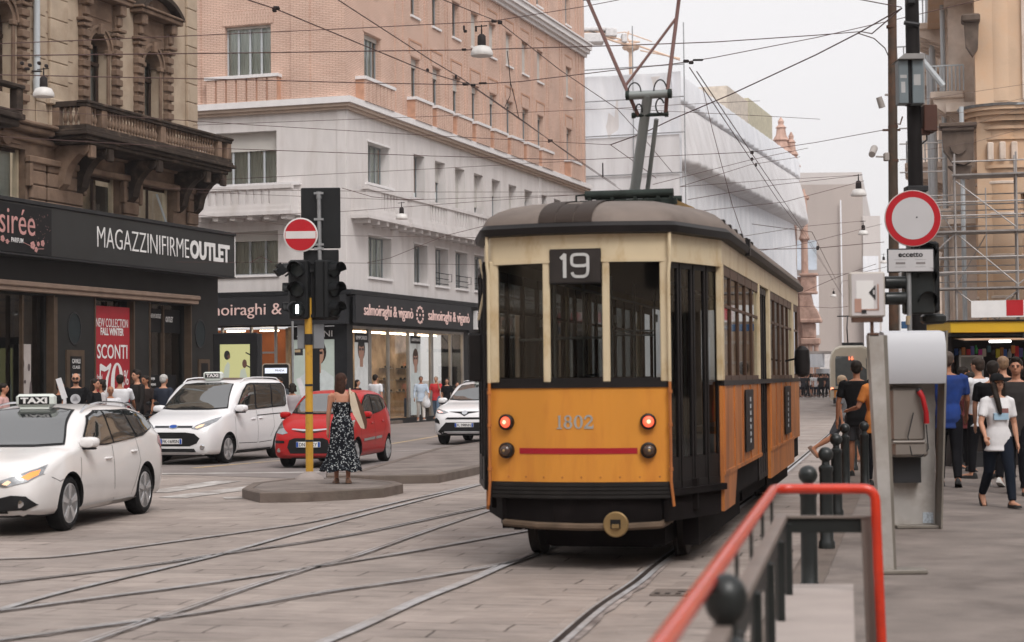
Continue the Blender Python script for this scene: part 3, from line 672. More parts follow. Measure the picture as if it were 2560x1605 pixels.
# arched windows with surrounds
def arch_window(c,kind):
    q = MB(); zs, zr = 9.1, 10.95    # springing at zr, radius .5
    # spandrels closing the square hole to an arch
    n = 10; R_ = .46
    for s in (-1,1):
        arc = [(c+s*R_*math.cos(t*math.pi/2/n),zr+R_*math.sin(t*math.pi/2/n))for t in range(n+1)]
        poly = arc + [(c,11.43),(c+s*.51,11.43),(c+s*.51,zr)]
        q.prism(poly,.0,.44,'y',0)
    # architrave following the arch
    for r0, r1, o in ((.46,.60,.06),(.60,.68,.11)):
        arc = [(r0,r1)]
        ring = lambda r: [(c+r*math.cos(math.pi*t/16),zr+r*math.sin(math.pi*t/16))for t in range(17)]
        a, b = ring(r0), ring(r1)
        for t in range(16): q.prism([a[t],b[t],b[t+1],a[t+1]],-o,0,'y',0)
    for s in (-1,1): q.box(c+s*.46,c+s*.58,-.05,0,9.1,zr,0); q.bbox(c+s*.42,c+s*.62,-.10,.05,zr-.08,zr+.05,.015)
    q.bbox(c-.10,c+.10,-.2,0,11.33,11.66,.03)
    # banded side pilasters
    for s in (-1,1):
        x0, x1 = (c+s*.70,c+s*1.03); z = 8.95
        q.box(min(x0,x1)+.03,max(x0,x1)-.03,-.12,0,8.9,11.6,0)
        while z < 11.2: q.bbox(x0,x1,-.2,0,z,z+.19,.02); z += .275
        q.bbox(x0-s*.03,x1+s*.04,-.24,0,11.42,11.52,.02); q.bbox(x0,x1+s*.08,-.28,0,11.56,11.66,.02)
        q.box(min(x0,x1)+.03,max(x0,x1)-.03,-.13,0,11.66,12.1,0); q.bbox(x0+s*.02,x1,-.34,0,12.0,12.32,.04); q.bbox(x0+s*.06,x1-s*.04,-.24,0,11.72,12.0,.04)
    q.box(c-.7,c+.7,-.05,0,11.55,12.3,0); q.box(c-.55,c+.55,-.07,-.05,11.8,12.15,1)
    q.bbox(c-1.22,c+1.22,-.42,0,12.32,12.44,.02); q.bbox(c-1.28,c+1.28,-.48,0,12.45,12.52,.02)
    if kind == 'arc':
        N_ = 14; R2 = 1.75; cz = 12.52 - 1.25
        outer = [(c+R2*math.sin(a),cz+R2*math.cos(a))for a in[(-44+88*t/N_)*math.pi/180 for t in range(N_+1)]]
        inner = [(c+(R2-.13)*math.sin(a),cz+(R2-.13)*math.cos(a))for a in[(-44+88*t/N_)*math.pi/180 for t in range(N_+1)]]
        for t in range(N_): q.prism([outer[t],inner[t],inner[t+1],outer[t+1]],-.48,0,'y',2)
        q.prism([(c-1.1,12.52)]+inner[1:-1]+[(c+1.1,12.52)],-.2,0,'y',0)
    else:
        for s in (-1,1): q.prism([(c+s*1.3,12.52),(c+s*1.3,12.66),(c,13.32),(c,13.14),(c+s*1.0,12.60),(c+s*1.0,12.52)],-.48,0,'y',2)
        q.prism([(c-1.1,12.52),(c+1.1,12.52),(c,13.12)],-.2,0,'y',0)
    s_ = q.build('window_surround',[M['obrown'],M['obrown'],M['odark']],old)
    f = MB(); f.box(c-.5,c-.42,.28,.36,9.1,11.4); f.box(c+.42,c+.5,.28,.36,9.1,11.4); f.box(c-.03,c+.03,.27,.35,9.1,10.95); f.box(c-.5,c+.5,.26,.36,10.55,10.65); f.box(c-.5,c+.5,.28,.36,11.34,11.42)
    w = f.build('window',[M['odkwood']],old)
    g_ = MB(); g_.add([(c-.45,.33,9.1),(c+.45,.33,9.1),(c+.45,.33,11.4),(c-.45,.33,11.4)],[(0,1,2,3)]); g_.build('pane',[M['glass_b']],w,fix=False)
    g_ = MB(); g_.add([(c-.5,.44,9.1),(c+.5,.44,9.1),(c+.5,.44,11.4),(c-.5,.44,11.4)],[(0,1,2,3)]); g_.build('shade',[M['framew']],w,fix=False)
arch_window(-4.15,'arc'); arch_window(-7.1,'tri'); arch_window(-11.75,'arc')
# the storey above: sills and panels just in frame
q = MB()
for c in (-4.15,-7.1,-11.75): q.bbox(c-1.1,c+1.1,-.3,0,13.6,13.8,.03); q.bbox(c-.9,c+.9,-.2,0,13.8,14.3,.03)
q.build('stone_panel',[M['obrown']],old)
# middle storey dressings
q = MB()
for u0, u1 in ((UX-.62,UX),(-5.85,-5.05),(-10.55,-9.85),(-9.75,-8.05)):
    z = 5.0
    while z < 7.3: q.bbox(u0,u1,-.12,0,z,z+.36,.03); z += .375
q.bbox(-10.7,UX+.1,-.2,0,7.42,7.6,.03); q.bbox(-14,UX+.08,-.12,0,7.95,8.1,.03); q.bbox(-14,-9.7,-.3,0,8.18,8.34,.04); q.bbox(-14,-9.7,-.42,0,8.34,8.44,.03)
q.box(-13.4,-10.9,-.04,0,7.85,8.15); q.lathe([(.16,-.10),(.22,-.10),(.22,0),(.16,0)],(-11.6,0,8.0),20,'y')
for u in (-10.6,-8.0,-5.9,-5.0,-2.8): q.bbox(u-.07,u+.07,-.18,.02,6.8,7.42,.03)
q.build('stone_dressing',[M['obrown']],old)
q = MB()
for a, b, c, d in low:
    q.box(a,b,.25,.32,d-.08,d); q.box(a,a+.06,.25,.32,c,d); q.box(b-.09,b,.2,.32,c,d,1)
    q.box((a+b)/2-.03,(a+b)/2+.03,.26,.32,c,d)
wq = q.build('window',[M['odkwood'],PM('cream_frame',(.50,.42,.30),.6)],old)
q = MB()
for a, b, c, d in low: q.add([(a,.3,c),(b,.3,c),(b,.3,d),(a,.3,d)],[(0,1,2,3)])
q.build('pane',[M['glass_b']],wq,fix=False)
q = MB(); M['warmroom'] = PM('warm_room',(.34,.24,.15),.9,var=.45,vs=1.2,col2=(.08,.06,.045),c2s=.9,c2t=.5)
q.box(-7.9,-5.9,.8,.85,5,7.5,0); q.box(-4.9,-2.9,1.6,1.65,5,7.5,1); q.box(-13.6,-10.7,.42,.46,5,7.7,2)
q.build('room',[M['warmroom'],M['dark'],PM('white_blind',(.52,.51,.48),.7,var=.08,vs=2,stretch=(.2,.2,18))],wq)
q = MB(); q.box(-4.2,-3.5,1.0,1.15,7.15,7.2); q.build('room_light',[EM('tube_light',(1,.95,.85),6)],wq)
q = MB(); q.obox((-4.75,-.10,5.9),(-4.0,-.28,5.0),.05,.05); q.obox((-3.4,.25,7.3),(-2.85,-.2,5.3),.05,.05); q.build('open_casement',[M['framew']],wq)
# balcony
BO = 1.12; u0, u1 = -9.55, -1.25
q = MB()
for z0, z1, e in ((8.02,8.12,-.06),(8.12,8.22,.02),(8.22,8.32,.12),(8.32,8.40,.05)): q.bbox(u0-e,u1+e,-BO-e,0,z0,z1,.02)
q.bbox(u0,u1,-BO,0,8.40,8.50,.01)
q.bbox(u0-.06,u1+.06,-BO-.07,-BO+.27,9.06,9.14,.02); q.bbox(u0-.02,u1+.02,-BO-.03,-BO+.23,8.98,9.06,.01)
for uu in (u0,u1-.24): q.bbox(uu,uu+.24,-BO+.25,0,8.98,9.14,.02)
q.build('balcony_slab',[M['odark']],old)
q = MB(); ped = [u0,u0+.8,u0+4.0,u1-.85,u1-.24]
for p in ped: q.bbox(p,p+.26,-BO,-BO+.2,8.5,8.98,.015)
for d0 in (-.3,): q.bbox(u0,u0+.2,d0,0,8.5,8.98,.01)
prof = [(.045,8.5),(.045,8.54),(.03,8.56),(.055,8.62),(.068,8.68),(.055,8.74),(.028,8.80),(.026,8.86),(.045,8.90),(.045,8.98)]
u = u0 + 1.15
while u < u1 - .9:
    if not any(p-.07<u<p+.33 for p in ped): q.lathe(prof,(u,-BO+.1,0),8)
    u += .165
for u in (u0+.42,u0+.58): q.lathe(prof,(u,-BO+.1,0),8)
for d0 in (-.92,-.76,-.60,-.44): q.lathe(prof,(u0+.1,d0,0),8); q.lathe(prof,(u1-.1,d0,0),8)
q.build('balustrade',[M['obrown']],old,smooth=50)
def bracket(u):
    q = MB(); w2 = .17
    pr = [(0,8.0),(-1.0,8.0),(-1.02,7.85),(-.90,7.72),(-.74,7.78),(-.62,7.70),(-.45,7.52),(-.33,7.30),(-.26,7.0),(-.10,6.85),(0,6.8)]
    q.prism(pr,u-w2,u+w2,'x')
    q.lathe([(.001,u-w2-.04),(.13,u-w2-.04),(.13,u+w2+.04),(.001,u+w2+.04)],(0,-.88,7.86),16,'x'); q.lathe([(.001,u-w2-.07),(.06,u-w2-.07),(.06,u+w2+.07),(.001,u+w2+.07)],(0,-.88,7.86),12,'x')
    q.bbox(u-.13,u+.13,-1.08,-.95,7.66,8.0,.02)
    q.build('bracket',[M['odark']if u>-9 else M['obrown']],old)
for u in (-9.1,-8.2,-5.5,-2.6,-1.6): bracket(u)
# second balcony end at the far left
q = MB(); q.bbox(-14,-12.0,-.9,0,8.28,8.42,.02); q.bbox(-14,-12.05,-.85,0,8.42,8.5,.02); q.bbox(-14,-12.0,-.9,-.6,9.05,9.15,.02); q.bbox(-12.3,-12.05,-.86,-.62,8.5,9.05,.02); q.bbox(-14,-12.1,-.8,0,8.1,8.28,.03)
q.build('balcony_slab',[M['odark']],old)
# drain pipe
q = MB(); q.tube([(-10.3,-.12,16),(-10.3,-.12,9.6)],.085,10); q.tube([(-10.3,-.12,9.62),(-10.3,-.14,9.3)],.11,10)
for z in (10.2,11.9,13.4): q.tube([(-10.3,-.12,z),(-10.3,-.12,z+.05)],.10,10)
q.build('drain_pipe',[M['framew']],old,smooth=True)
# dark ground floor shop front
M['oshop'] = PM('dark_shop_stone',(.026,.025,.024),.6,var=.12,vs=2,bump=.1)
q = MB(); gh = [(-7.3,-5.2,.2,4.05),(-4.3,-1.8,.2,4.05),(-11.95,-9.35,.15,4.05),(-14.5,-12.3,.15,4.05)]
wall_holes(q,-14.5,0,0,5.03,gh,.5,TR,0); q.box(-.01,0,0,12,0,5.03,0); q.box(-14,0,0,3,5.0,5.03,0)
q.build('shop_front',[M['oshop']],old,fix=False)
q = MB(); M['brz'] = PM('bronze_trim',(.10,.068,.046),.45,.4,var=.2)
q.bbox(-14,-1.62,-.20,0,4.08,4.20,.02); q.bbox(-14,-1.6,-.26,0,4.20,4.34,.03); q.build('lintel_moulding',[PM('tan_lintel',(.27,.19,.145),.7,var=.15)],old)
q = MB()
for a, b, c, d in gh[:3]:
    for x in (a,b): q.box(x-.03,x+.03,-.03,.2,c,d)
q.box(-10.72,-10.66,.05,.15,.15,4.0); q.box(-6.3,-6.25,.2,.3,.2,4); q.box(-3.1,-3.05,.2,.3,.2,4)
q.box(-9.32,-9.2,-.03,0,.2,4.0)
q.build('door_trim',[M['brz']],old)
q = MB(); q.box(-14.4,-.2,2.2,2.25,0,5,0); q.box(-4.2,-1.9,.9,1.6,.2,1.1,0); q.build('shop_interior',[PM('dim_shop',(.035,.030,.026),.9,var=.5,vs=1)],old)
q = MB(); q.box(-4.1,-2.6,1.2,1.22,3.0,3.04); q.box(-3.9,-2.5,1.6,1.62,2.7,2.76); q.box(-2.4,-2.2,1.5,1.6,.4,2.4,1); q.box(-11,-9.6,1.6,1.65,2.0,2.03)
q.build('shop_light',[EM('dim_tube',(.9,.8,.5),1.2),EM('green_glow',(.10,.30,.26),.6)],old)
q = MB(); 
for a, b, c, d in gh: q.add([(a,.3,c),(b,.3,c),(b,.3,d),(a,.3,d)],[(0,1,2,3)])
q.build('shop_window',[M['glass_s']],old,fix=False)
q = MB()
for c in (-8.35,-1.2):
    for k, (r0,r1) in enumerate(((.30,.33),)):
        pts = lambda r, z: [(c+r*math.cos(t*math.pi/12),3.2+1.35*r*math.sin(t*math.pi/12))for t in range(24)]
        a, b = pts(r0,0), pts(r1,0)
        for t in range(24): q.prism([a[t],b[t],b[(t+1)%24],a[(t+1)%24]],-.03,0,'y')
        q.prism(a,-.008,0,'y',1)
q.build('oval_plaque',[M['dkgrey'],PM('verdigris',(.024,.030,.032),.6)],old)
q = MB(); q.box(-8.78,-7.9,-.05,0,.6,2.62,0); q.box(-8.62,-8.06,-.055,-.05,.7,2.45,1); q.box(-1.35,-.65,-.05,0,1.2,2.42,0); q.box(-1.22,-.78,-.055,-.05,1.3,2.3,1); q.build('showcase',[M['brz'],M['black']],old)
text_box('lettering','CAVALLI',M['white'],old,(-8.54,-.062,2.26),(1,0,0),(0,0,1),.40,.12,.01,.003)
text_box('lettering','CLASS',M['white'],old,(-8.52,-.062,2.12),(1,0,0),(0,0,1),.36,.08,0,.003)
text_box('lettering','FASHION',M['white'],old,(-8.54,-.062,1.92),(1,0,0),(0,0,1),.38,.06,0,.003)
# sign band above the shops
def s4(t):
    q = MB(); q.bbox(-14,-.02,-.60,-.05,4.98,6.26,.02,0); q.bbox(-14,.02,-.64,-.05,6.26,6.36,.01,1); q.box(-.02,.01,-.61,-.58,4.98,6.3,2); q.box(-14,0,-.62,-.05,4.94,4.98,1)
    q.build('panel',[PM('sign_band',(.026,.028,.029),.38,var=.12,vs=1.2),M['dkgrey'],M['white']],t)
    text_box('lettering','MAGAZZINIFIRME',M['white'],t,(-8.17,-.605,5.39),(1,0,0),(0,0,1),5.15,.56,-.012,.012)
    text_box('lettering','OUTLET',M['white'],t,(-2.95,-.605,5.39),(1,0,0),(0,0,1),2.56,.56,.042,.012)
shop_sign(ob_,orz,s4,'long dark grey fascia sign with white MAGAZZINI FIRME OUTLET letters on the old palazzo')
def s5(t):
    q = MB(); q.box(-14,-10.43,-.63,-.602,5.0,6.2); q.build('panel',[M['black']],t)
    pk = PM('dusty_pink',(.52,.27,.25),.6,var=.1)
    text_box('lettering','Desir\u00e9e',pk,t,(-13.75,-.637,5.45),(1,0,0),(0,0,1),2.55,.66,.0,.006)
    text_box('lettering','PARFUM',M['white'],t,(-12.25,-.637,5.24),(1,0,0),(0,0,1),.52,.12,.01,.004)
    q = MB(); random.seed(3)
    for cx, cz, r in ((-12.62,5.30,.08),(-12.42,5.24,.06),(-11.3,5.22,.10),(-11.15,5.12,.07),(-11.05,5.27,.06),(-10.85,5.30,.08)):
        for k in range(5):
            a = k * 2 * math.pi / 5; q.prism([(cx+r*.6*math.cos(a)+r*.5*math.cos(b),cz+r*.6*math.sin(a)+r*.5*math.sin(b))for b in[j*math.pi/3 for j in range(6)]],-.640,-.631,'y')
    q.tube([(-12.7,-.635,5.27),(-12.3,-.635,5.25)],.008,5); q.tube([(-11.7,-.635,5.26),(-11.4,-.635,5.2),(-11.1,-.635,5.14),(-10.8,-.635,5.16)],.008,5)
    for k in range(40): x = -11.4 + random.random() * .9; z = 5.3 + random.random() * .75; q.box(x,x+.012,-.634,-.631,z,z+.012)
    q.build('flower_emblem',[pk],t)
shop_sign(ob_,orz,s5,'black perfume shop panel with dusty pink lettering and flowers, left end of the fascia')
# red sale poster
def s6(t):
    redp = PM('sale_red',(.34,.018,.028),.5,var=.06)
    q = MB(); q.box(-7.22,-5.32,.06,.08,.3,3.86); q.build('sheet',[redp],t)
    W = M['white']; y = .055
    text_box('lettering','NEW COLLECTION',W,t,(-7.14,y,3.28),(1,0,0),(0,0,1),1.72,.24,.0,.004)
    text_box('lettering','FALL WINTER',W,t,(-6.9,y,3.05),(1,0,0),(0,0,1),1.24,.21,.03,.004)
    # SCONTI and 70% with thick and thin strokes
    text_box('lettering','SCONTI',W,t,(-7.08,y,2.40),(1,0,0),(0,0,1),1.62,.40,.01,.004)
    q = MB(); yy = (y-.006,y)
    q.prism([(x_,z_+.36)for x_,z_ in[(-6.95,1.86),(-6.90,1.90),(-6.6,1.80),(-6.38,1.92),(-6.34,1.86),(-6.50,1.5),(-6.66,.75),(-6.84,.75),(-6.62,1.5),(-6.46,1.75),(-6.7,1.68),(-6.90,1.72),(-6.91,1.45),(-6.95,1.45)]],*yy)
    e = lambda rx, rz_: [(-6.02+rx*math.cos(t_*math.pi/16),1.69+rz_*math.sin(t_*math.pi/16))for t_ in range(32)]
    a, b = e(.34,.60), e(.15,.54)
    for k in range(32): q.prism([a[k],b[k],b[(k+1)%32],a[(k+1)%32]],*yy)
    q.build('numeral',[W],t)
    text_box('lettering','%',W,t,(-5.66,y,1.66),(1,0,0),(0,0,1),.26,.42,0,.004)
    text_box('lettering','fino al',W,t,(-7.1,y,1.84),(1,0,0),(0,0,1),.28,.12,0,.004)
tag(shop_sign(ob_,orz,s6,'red sale poster with white 70% in the palazzo shop window','poster','poster'))
def s7(t):
    W = M['white']
    q = MB(); q.box(-4.15,-2.2,.28,.29,.4,1.95); q.box(-4.15,-1.95,.28,.29,3.2,3.9); q.build('sheet',[M['black']],t)
    text_box('lettering','MAGAZZINIFIRME',W,t,(-4.1,.27,3.62),(1,0,0),(0,0,1),.62,.13,0,.004); text_box('lettering','OUTLET',W,t,(-3.46,.27,3.62),(1,0,0),(0,0,1),.33,.13,.04,.004)
    text_box('lettering','OUTLET',W,t,(-2.85,.27,3.52),(1,0,0),(0,0,1),.45,.17,.05,.004)
    for i, (s,w0) in enumerate((('NAPAPIJRI',.38),('ARMANI JEANS',.50),('CALVIN KLEIN',.46),('JUST CAVALLI',.46))):
        text_box('lettering',s,W,t,(-3.95+(.5-w0)/2,.27,1.78-i*.17),(1,0,0),(0,0,1),w0,.09,.01,.004)
shop_sign(ob_,orz,s7,'black outlet window panel listing clothing brands in small white letters','window_panel','sign')
def s8(t):
    q = MB(); q.box(-10.62,-10.1,.20,.22,.3,2.75,0); q.build('sheet',[PM('grey_photo_print',(.40,.36,.34),.5,var=.1)],t)
    q = MB(); y = .195
    def el(cx,cz,rx,rz_,mi,k=0): q.add([(cx+rx*math.cos(a),y-k*.001,cz+rz_*math.sin(a))for a in[j*math.pi/8 for j in range(16)]],[tuple(range(16))],mi)
    el(-10.50,2.25,.09,.16,0); el(-10.49,2.22,.05,.05,1,1); el(-10.2,2.15,.06,.10,0); el(-10.38,1.78,.05,.05,0); el(-10.42,1.42,.10,.05,0); el(-10.12,.9,.1,.9,0)
    q.build('face_print',[PM('print_grey',(.10,.08,.08),.5),PM('print_dark',(.02,.02,.02),.5)],t,fix=False)
shop_sign(ob_,orz,s8,'narrow grey poster of a large face inside the leftmost palazzo doorway','poster','poster')

# ================================================================ WRAPPED BUILDING AND THE FAR END OF THE STREET
def sheetmat(name,c1,c2,pleat=4.0,amt=.08):
    m, N, L, b = newmat(name); b.inputs['Roughness'].default_value = .75
    tc = N.new('ShaderNodeTexCoord'); sp = N.new('ShaderNodeSeparateXYZ'); L.new(tc.outputs['Object'],sp.inputs[0])
    ad = N.new('ShaderNodeMath'); L.new(sp.outputs[0],ad.inputs[0]); L.new(sp.outputs[1],ad.inputs[1])
    cb = N.new('ShaderNodeCombineXYZ'); L.new(ad.outputs[0],cb.inputs[0])
    mz = N.new('ShaderNodeMath'); mz.operation = 'MULTIPLY'; mz.inputs[1].default_value = .12; L.new(sp.outputs[2],mz.inputs[0]); L.new(mz.outputs[0],cb.inputs[2])
    n = N.new('ShaderNodeTexNoise'); n.inputs['Scale'].default_value = pleat; n.inputs['Detail'].default_value = 6; L.new(cb.outputs[0],n.inputs['Vector'])
    mx = N.new('ShaderNodeMix'); mx.data_type = 'RGBA'; mx.inputs[6].default_value = (*c1,1); mx.inputs[7].default_value = (*c2,1)
    mr = N.new('ShaderNodeMapRange'); mr.inputs[1].default_value = .35; mr.inputs[2].default_value = .68; L.new(n.outputs[0],mr.inputs[0]); L.new(mr.outputs[0],mx.inputs[0]); L.new(mx.outputs[2],b.inputs['Base Color'])
    bp = N.new('ShaderNodeBump'); bp.inputs['Strength'].default_value = .7; bp.inputs['Distance'].default_value = .15; L.new(n.outputs[0],bp.inputs['Height']); L.new(bp.outputs[0],b.inputs['Normal'])
    return m
M['wrap'] = sheetmat('white_site_sheeting',(.80,.81,.84),(.68,.70,.74),1.6)
M['wrapg'] = sheetmat('grey_and_shaded_sheeting',(.70,.69,.70),(.58,.565,.57),1.4)
M['net'] = sheetmat('beige_site_net',(.42,.365,.335),(.38,.33,.305),.5)
M['netl'] = sheetmat('pale_site_net',(.56,.52,.50),(.52,.485,.47),.5)
wr = thing('wrapped_building','building wholly wrapped in billowing white scaffold sheeting beyond the brick one','building',bb,brz)
def billow(name,m,u0,u1,zA,zB,o0,amp,nu=150,nz=26,nb=3,pitch=11.0):
    """sheeting along the street side, tied at ledges and bulging between"""
    q = MB(); vs = []
    for i in range(nu+1):
        u = u0 + (u1-u0) * i / nu
        for j in range(nz+1):
            t = j / nz; z = zA + (zB-zA) * t
            tb = 1 - (t*nb) % 1.0001; b_ = (tb**.8) * min(1,(1-tb)/.10) ** .6
            e = math.sin(math.pi*min(1,(u1-u)/5.0,.35+(u-u0)/6.0)/2)
            vs.append((u+.25*math.sin(z*1.3+u),-(o0*e+amp*b_*e+(.07*math.sin(u*3.1+z*.3)+.05*math.sin(u*7.3-z*.5))*(.4+b_)),z))
    q.add(vs,[(i*(nz+1)+j,(i+1)*(nz+1)+j,(i+1)*(nz+1)+j+1,i*(nz+1)+j+1)for i in range(nu)for j in range(nz)])
    return q.build(name,m,wr,smooth=60,fix=False)
billow('sheeting',[M['wrap']],53,104,1.5,15.3,.5,.22,nb=2)
billow('sheeting',[M['wrapg']],53,107.5,15.3,19.7,.5,1.0,nb=1)  # middle band: shade of the overhanging billow put into its grey
billow('sheeting',[M['wrap']],53,107,19.7,21.6,.45,.25,nb=1)
q = MB(); n = 26; vs = []
for i in range(n+1):
    y = -.9 + 16 * i / n
    for j in range(14):
        z = 21.5 * j / 13; vs.append((52.95+.12*math.sin(y*2.1)+.1*math.sin(z*.9+y),y,z))
q.add(vs,[(i*14+j,i*14+j+1,(i+1)*14+j+1,(i+1)*14+j)for i in range(n)for j in range(13)])
q.build('sheeting',[M['wrap']],wr,smooth=60)
q = MB(); q.box(52.6,52.72,-.8,15,12.6,17.4); q.build('sheeting',[M['wrapg']],wr)
q = MB(); q.box(53.1,104,-.02,14,0,21.3); q.build('wall',[M['wstone']],wr)
q = MB()
for z in (12.4,14.9,17.5,19.8,21.9): q.tube([(52.5,-1.2,z),(52.5,15,z)],.04,5)
for y in (-1.2,2.2,5.6,9): q.tube([(52.5,y,2),(52.5,y,24.6)],.04,5)
q.build('scaffold_tube',[M['steel']],wr)
q = MB()
q.box(72.5,81,-.1,3,21.2,23.6,0); q.box(81,92,-.15,3,21.2,23.9,1)
q.build('roof_netting',[PM('tan_net',(.62,.55,.47),.8),PM('khaki_net',(.52,.48,.36),.8,var=.12)],wr)
# ornate end of the next facade
M['terra'] = PM('reddish_carved_stone',(.50,.33,.265),.85,var=.15,vs=1.5,bump=.3,bs=6,col2=(.22,.12,.09),c2s=.8,c2t=.6)
orn = thing('ornate_facade','reddish carved stone facade end with stacked balconies just past the white sheeting','building',bb,brz)
q = MB(); U = 108
q.box(U,U+1.5,-.2,12,0,11.0)
for k in range(3): q.lathe([(.26,0),(.22,4.4),(.32,4.6)],(U-.3,-.2-.55*k,0),10)
q.bbox(U-.7,U,-1.7,.1,4.6,5.2,.08); q.bbox(U-.5,U,-1.3,.0,5.2,6.6,.1); q.bbox(U-.9,U,-1.9,.1,6.6,7.0,.1); q.prism([(.1,7.0),(-1.8,7.0),(-1.5,7.7),(-1.1,8.3),(-.9,9.3),(.1,9.3)],U-.8,U,'x'); q.bbox(U-.9,U,-1.5,.1,9.3,9.6,.08); q.bbox(U-.8,U,-1.4,0,9.6,11.0,.05); q.bbox(U-.95,U,-1.6,.1,11.0,11.25,.05)
q.lathe([(.34,11.25),(.30,14.2),(.5,14.5),(.36,15),(.28,18.4),(.1,19.2)],(U-.3,-.35,0),10); q.bbox(U-.5,U+.3,-.8,.2,18.2,18.6,.1)
q.build('wall',[M['terra']],orn)
q = MB()
for k, (px,py) in enumerate(((1956,0),(1972,0))):
    c0 = (U+2,-3.0+k*1.2+.9+3.1,0)
pt = P(1958,345,170)
tur = thing('roof_turret','pair of terracotta roof turrets peeping over the white sheeting','turret',(pt.x,pt.y,0))
for dx, zt, s in ((-.2,26.2,1.0),(.75,24.8,.85)):
    q = MB(); q.lathe([(.9*s,18),(.9*s,zt-3.4),(1.05*s,zt-3.3),(.75*s,zt-2.9),(.62*s,zt-2.3),(.8*s,zt-2.2),(.5*s,zt-1.7),(.42*s,zt-1.1),(.52*s,zt-1.0),(.25*s,zt-.7),(.3*s,zt-.4),(.06*s,zt)],(dx,0,0),10)
    q.build('turret_stage',[M['terra']],tur,smooth=30)
q = MB(); q.box(-1.1,1.0,-1,1,14,21.8); q.build('base',[M['terra']],tur)
# tall netted block at the end
ft = thing('netted_tower_block','tall flat building under beige site netting closing the end of the street','building',(0,0,0))
def farbox(px0,px1,pyt,Y,dep,m,name,par,pyb=965,side=None):
    a = P(px0,pyt,Y); b_ = P(px1,pyt,Y); q = MB(); z1 = a.z; z0 = max(0,P(px0,pyb,Y).z)
    v = [(a.x,Y,z0),(b_.x,Y,z0),(b_.x+TD.x*dep,Y+dep,z0),(a.x+TD.x*dep,Y+dep,z0)]
    q.add(v+[(x,y,z1)for x,y,_ in v],[(0,1,5,4),(1,2,6,5),(2,3,7,6),(3,0,4,7),(4,5,6,7)]); return q.build(name,m,par)
farbox(1995,2154,432,210,60,[M['netl']],'netting',ft); farbox(1985,2156,462,209.4,.3,[M['net']],'netting',ft,880); farbox(2050,2153,885,209,.3,[PM('pale_hoarding',(.55,.53,.52),.8)],'hoarding',ft)
farbox(2156,2200,540,209.2,.3,[M['netl']],'netting',ft); farbox(2157,2196,640,208,.3,[M['wrap']],'banner',ft,890)
farbox(1992,2041,601,207,.3,[PM('screen_picture',(.52,.58,.66),.5,var=.2,vs=.3,col2=(.25,.28,.30),c2s=.25,c2t=.58)],'advert_screen',ft,675)
farbox(1992,2046,690,207,.3,[M['wrap']],'banner',ft,838)
farbox(2100,2103,500,208.8,.2,[M['wrap']],'net_seam',ft,860)
fb = thing('far_pavilion','low pale building front behind the distant crowd','building',(0,0,0)); farbox(2018,2056,885,150,4,[M['wrap']],'wall',fb,918); farbox(2040,2074,922,151,4,[M['wrap']],'wall',fb,935); farbox(2016,2076,878,150.5,4,[M['net']],'canopy',fb,884)
farbox(1980,2180,936,160,2,[M['dkgrey']],'wall',fb,960)
# crane jib over the roofs
cr = thing('tower_crane','orange tower crane jib with grey counterweights high above the white sheeting','crane',(0,0,0))
M['crane'] = PM('crane_hazed_orange',(.68,.50,.38),.6,var=.1); M['cweight'] = PM('crane_hazed_grey',(.62,.61,.61),.8)  # both tones paled; distance haze put into the colour
YC = 190; q = MB()
def cp(px,py,dy=0): p = P(px,py,YC+dy); return p
jl = [(1461,82),(1480,84),(1505,92),(1535,103),(1560,110),(1600,114)]
for dy in (-.7,.7):
    for k in range(len(jl)-1):
        q.tube([cp(*jl[k],dy),cp(*jl[k+1],dy)],.12,5); a = cp(jl[k][0],jl[k][1]-9,dy); b_ = cp(jl[k+1][0],jl[k+1][1]-9,dy); q.tube([a,b_],.09,5); q.tube([cp(*jl[k],dy),b_],.07,4)
q.tube([cp(1560,112),cp(1562,84)],.14,5); q.tube([cp(1562,84),cp(1578,112)],.09,5); q.tube([cp(1572,78),cp(1562,112)],.09,5)
q.tube([cp(1562,80),cp(1630,104)],.06,4); q.tube([cp(1562,80),cp(1500,88)],.05,4)
q.lathe([(.8,0),(.95,.25),(.7,.5),(.4,.6)],tuple(cp(1577,124)),10); q.lathe([(.15,0),(.7,.5)],tuple(cp(1577,133)),8)
q.tube([cp(1600,116),cp(1700,150)],.10,4); q.tube([cp(1600,126),cp(1700,146)],.07,4)
q.tube([cp(1577,130),Vector((cp(1577,130).x,YC,3))],.22,4)
q.build('jib',[M['crane']],cr)
q = MB()
for px, py, w2, h2 in ((1482,98,2.3,1.0),(1527,84,1.2,.9),(1486,76,2.5,.4),(1560,98,.6,1.0)):
    p = cp(px,py); q.bbox(p.x-w2/2*1.0,p.x+w2/2,YC-1,YC+1,p.z-h2/2,p.z+h2/2,.1)
q.build('counterweight',[M['cweight']],cr)

# unseen houses added behind the viewer for the glass to reflect
def back_block(label,loc,rz,W_,H_):
    t = thing('unseen_street_block',label,'building',loc,rz); q = MB(); hs = [(-W_/2+1.5+3.2*i,-W_/2+2.9+3.2*i,1.2+3.8*j,3.4+3.8*j)for i in range(int(W_/3.2))for j in range(int(H_/3.8))]
    wall_holes(q,-W_/2,W_/2,0,H_,hs,.4,lambda u,d,z:(u,-d,z),0); q.box(-W_/2,W_/2,-9,-.45,0,H_,1); q.build('wall',[M['rtan'],M['dark']],t,fix=False)
M['rtan'] = PM('orange_tan_plaster',(.50,.40,.30),.85,var=.10)
back_block('long plastered house added unseen behind the viewer for the glass to reflect',(-4,-34,0),0,70,23); back_block('plastered house added unseen behind the viewer on the right for glass reflections',(27,6,0),RAD(90),56,15); back_block('plastered house added unseen behind the viewer on the left for glass reflections',(-40,-4,0),RAD(-90),70,18)
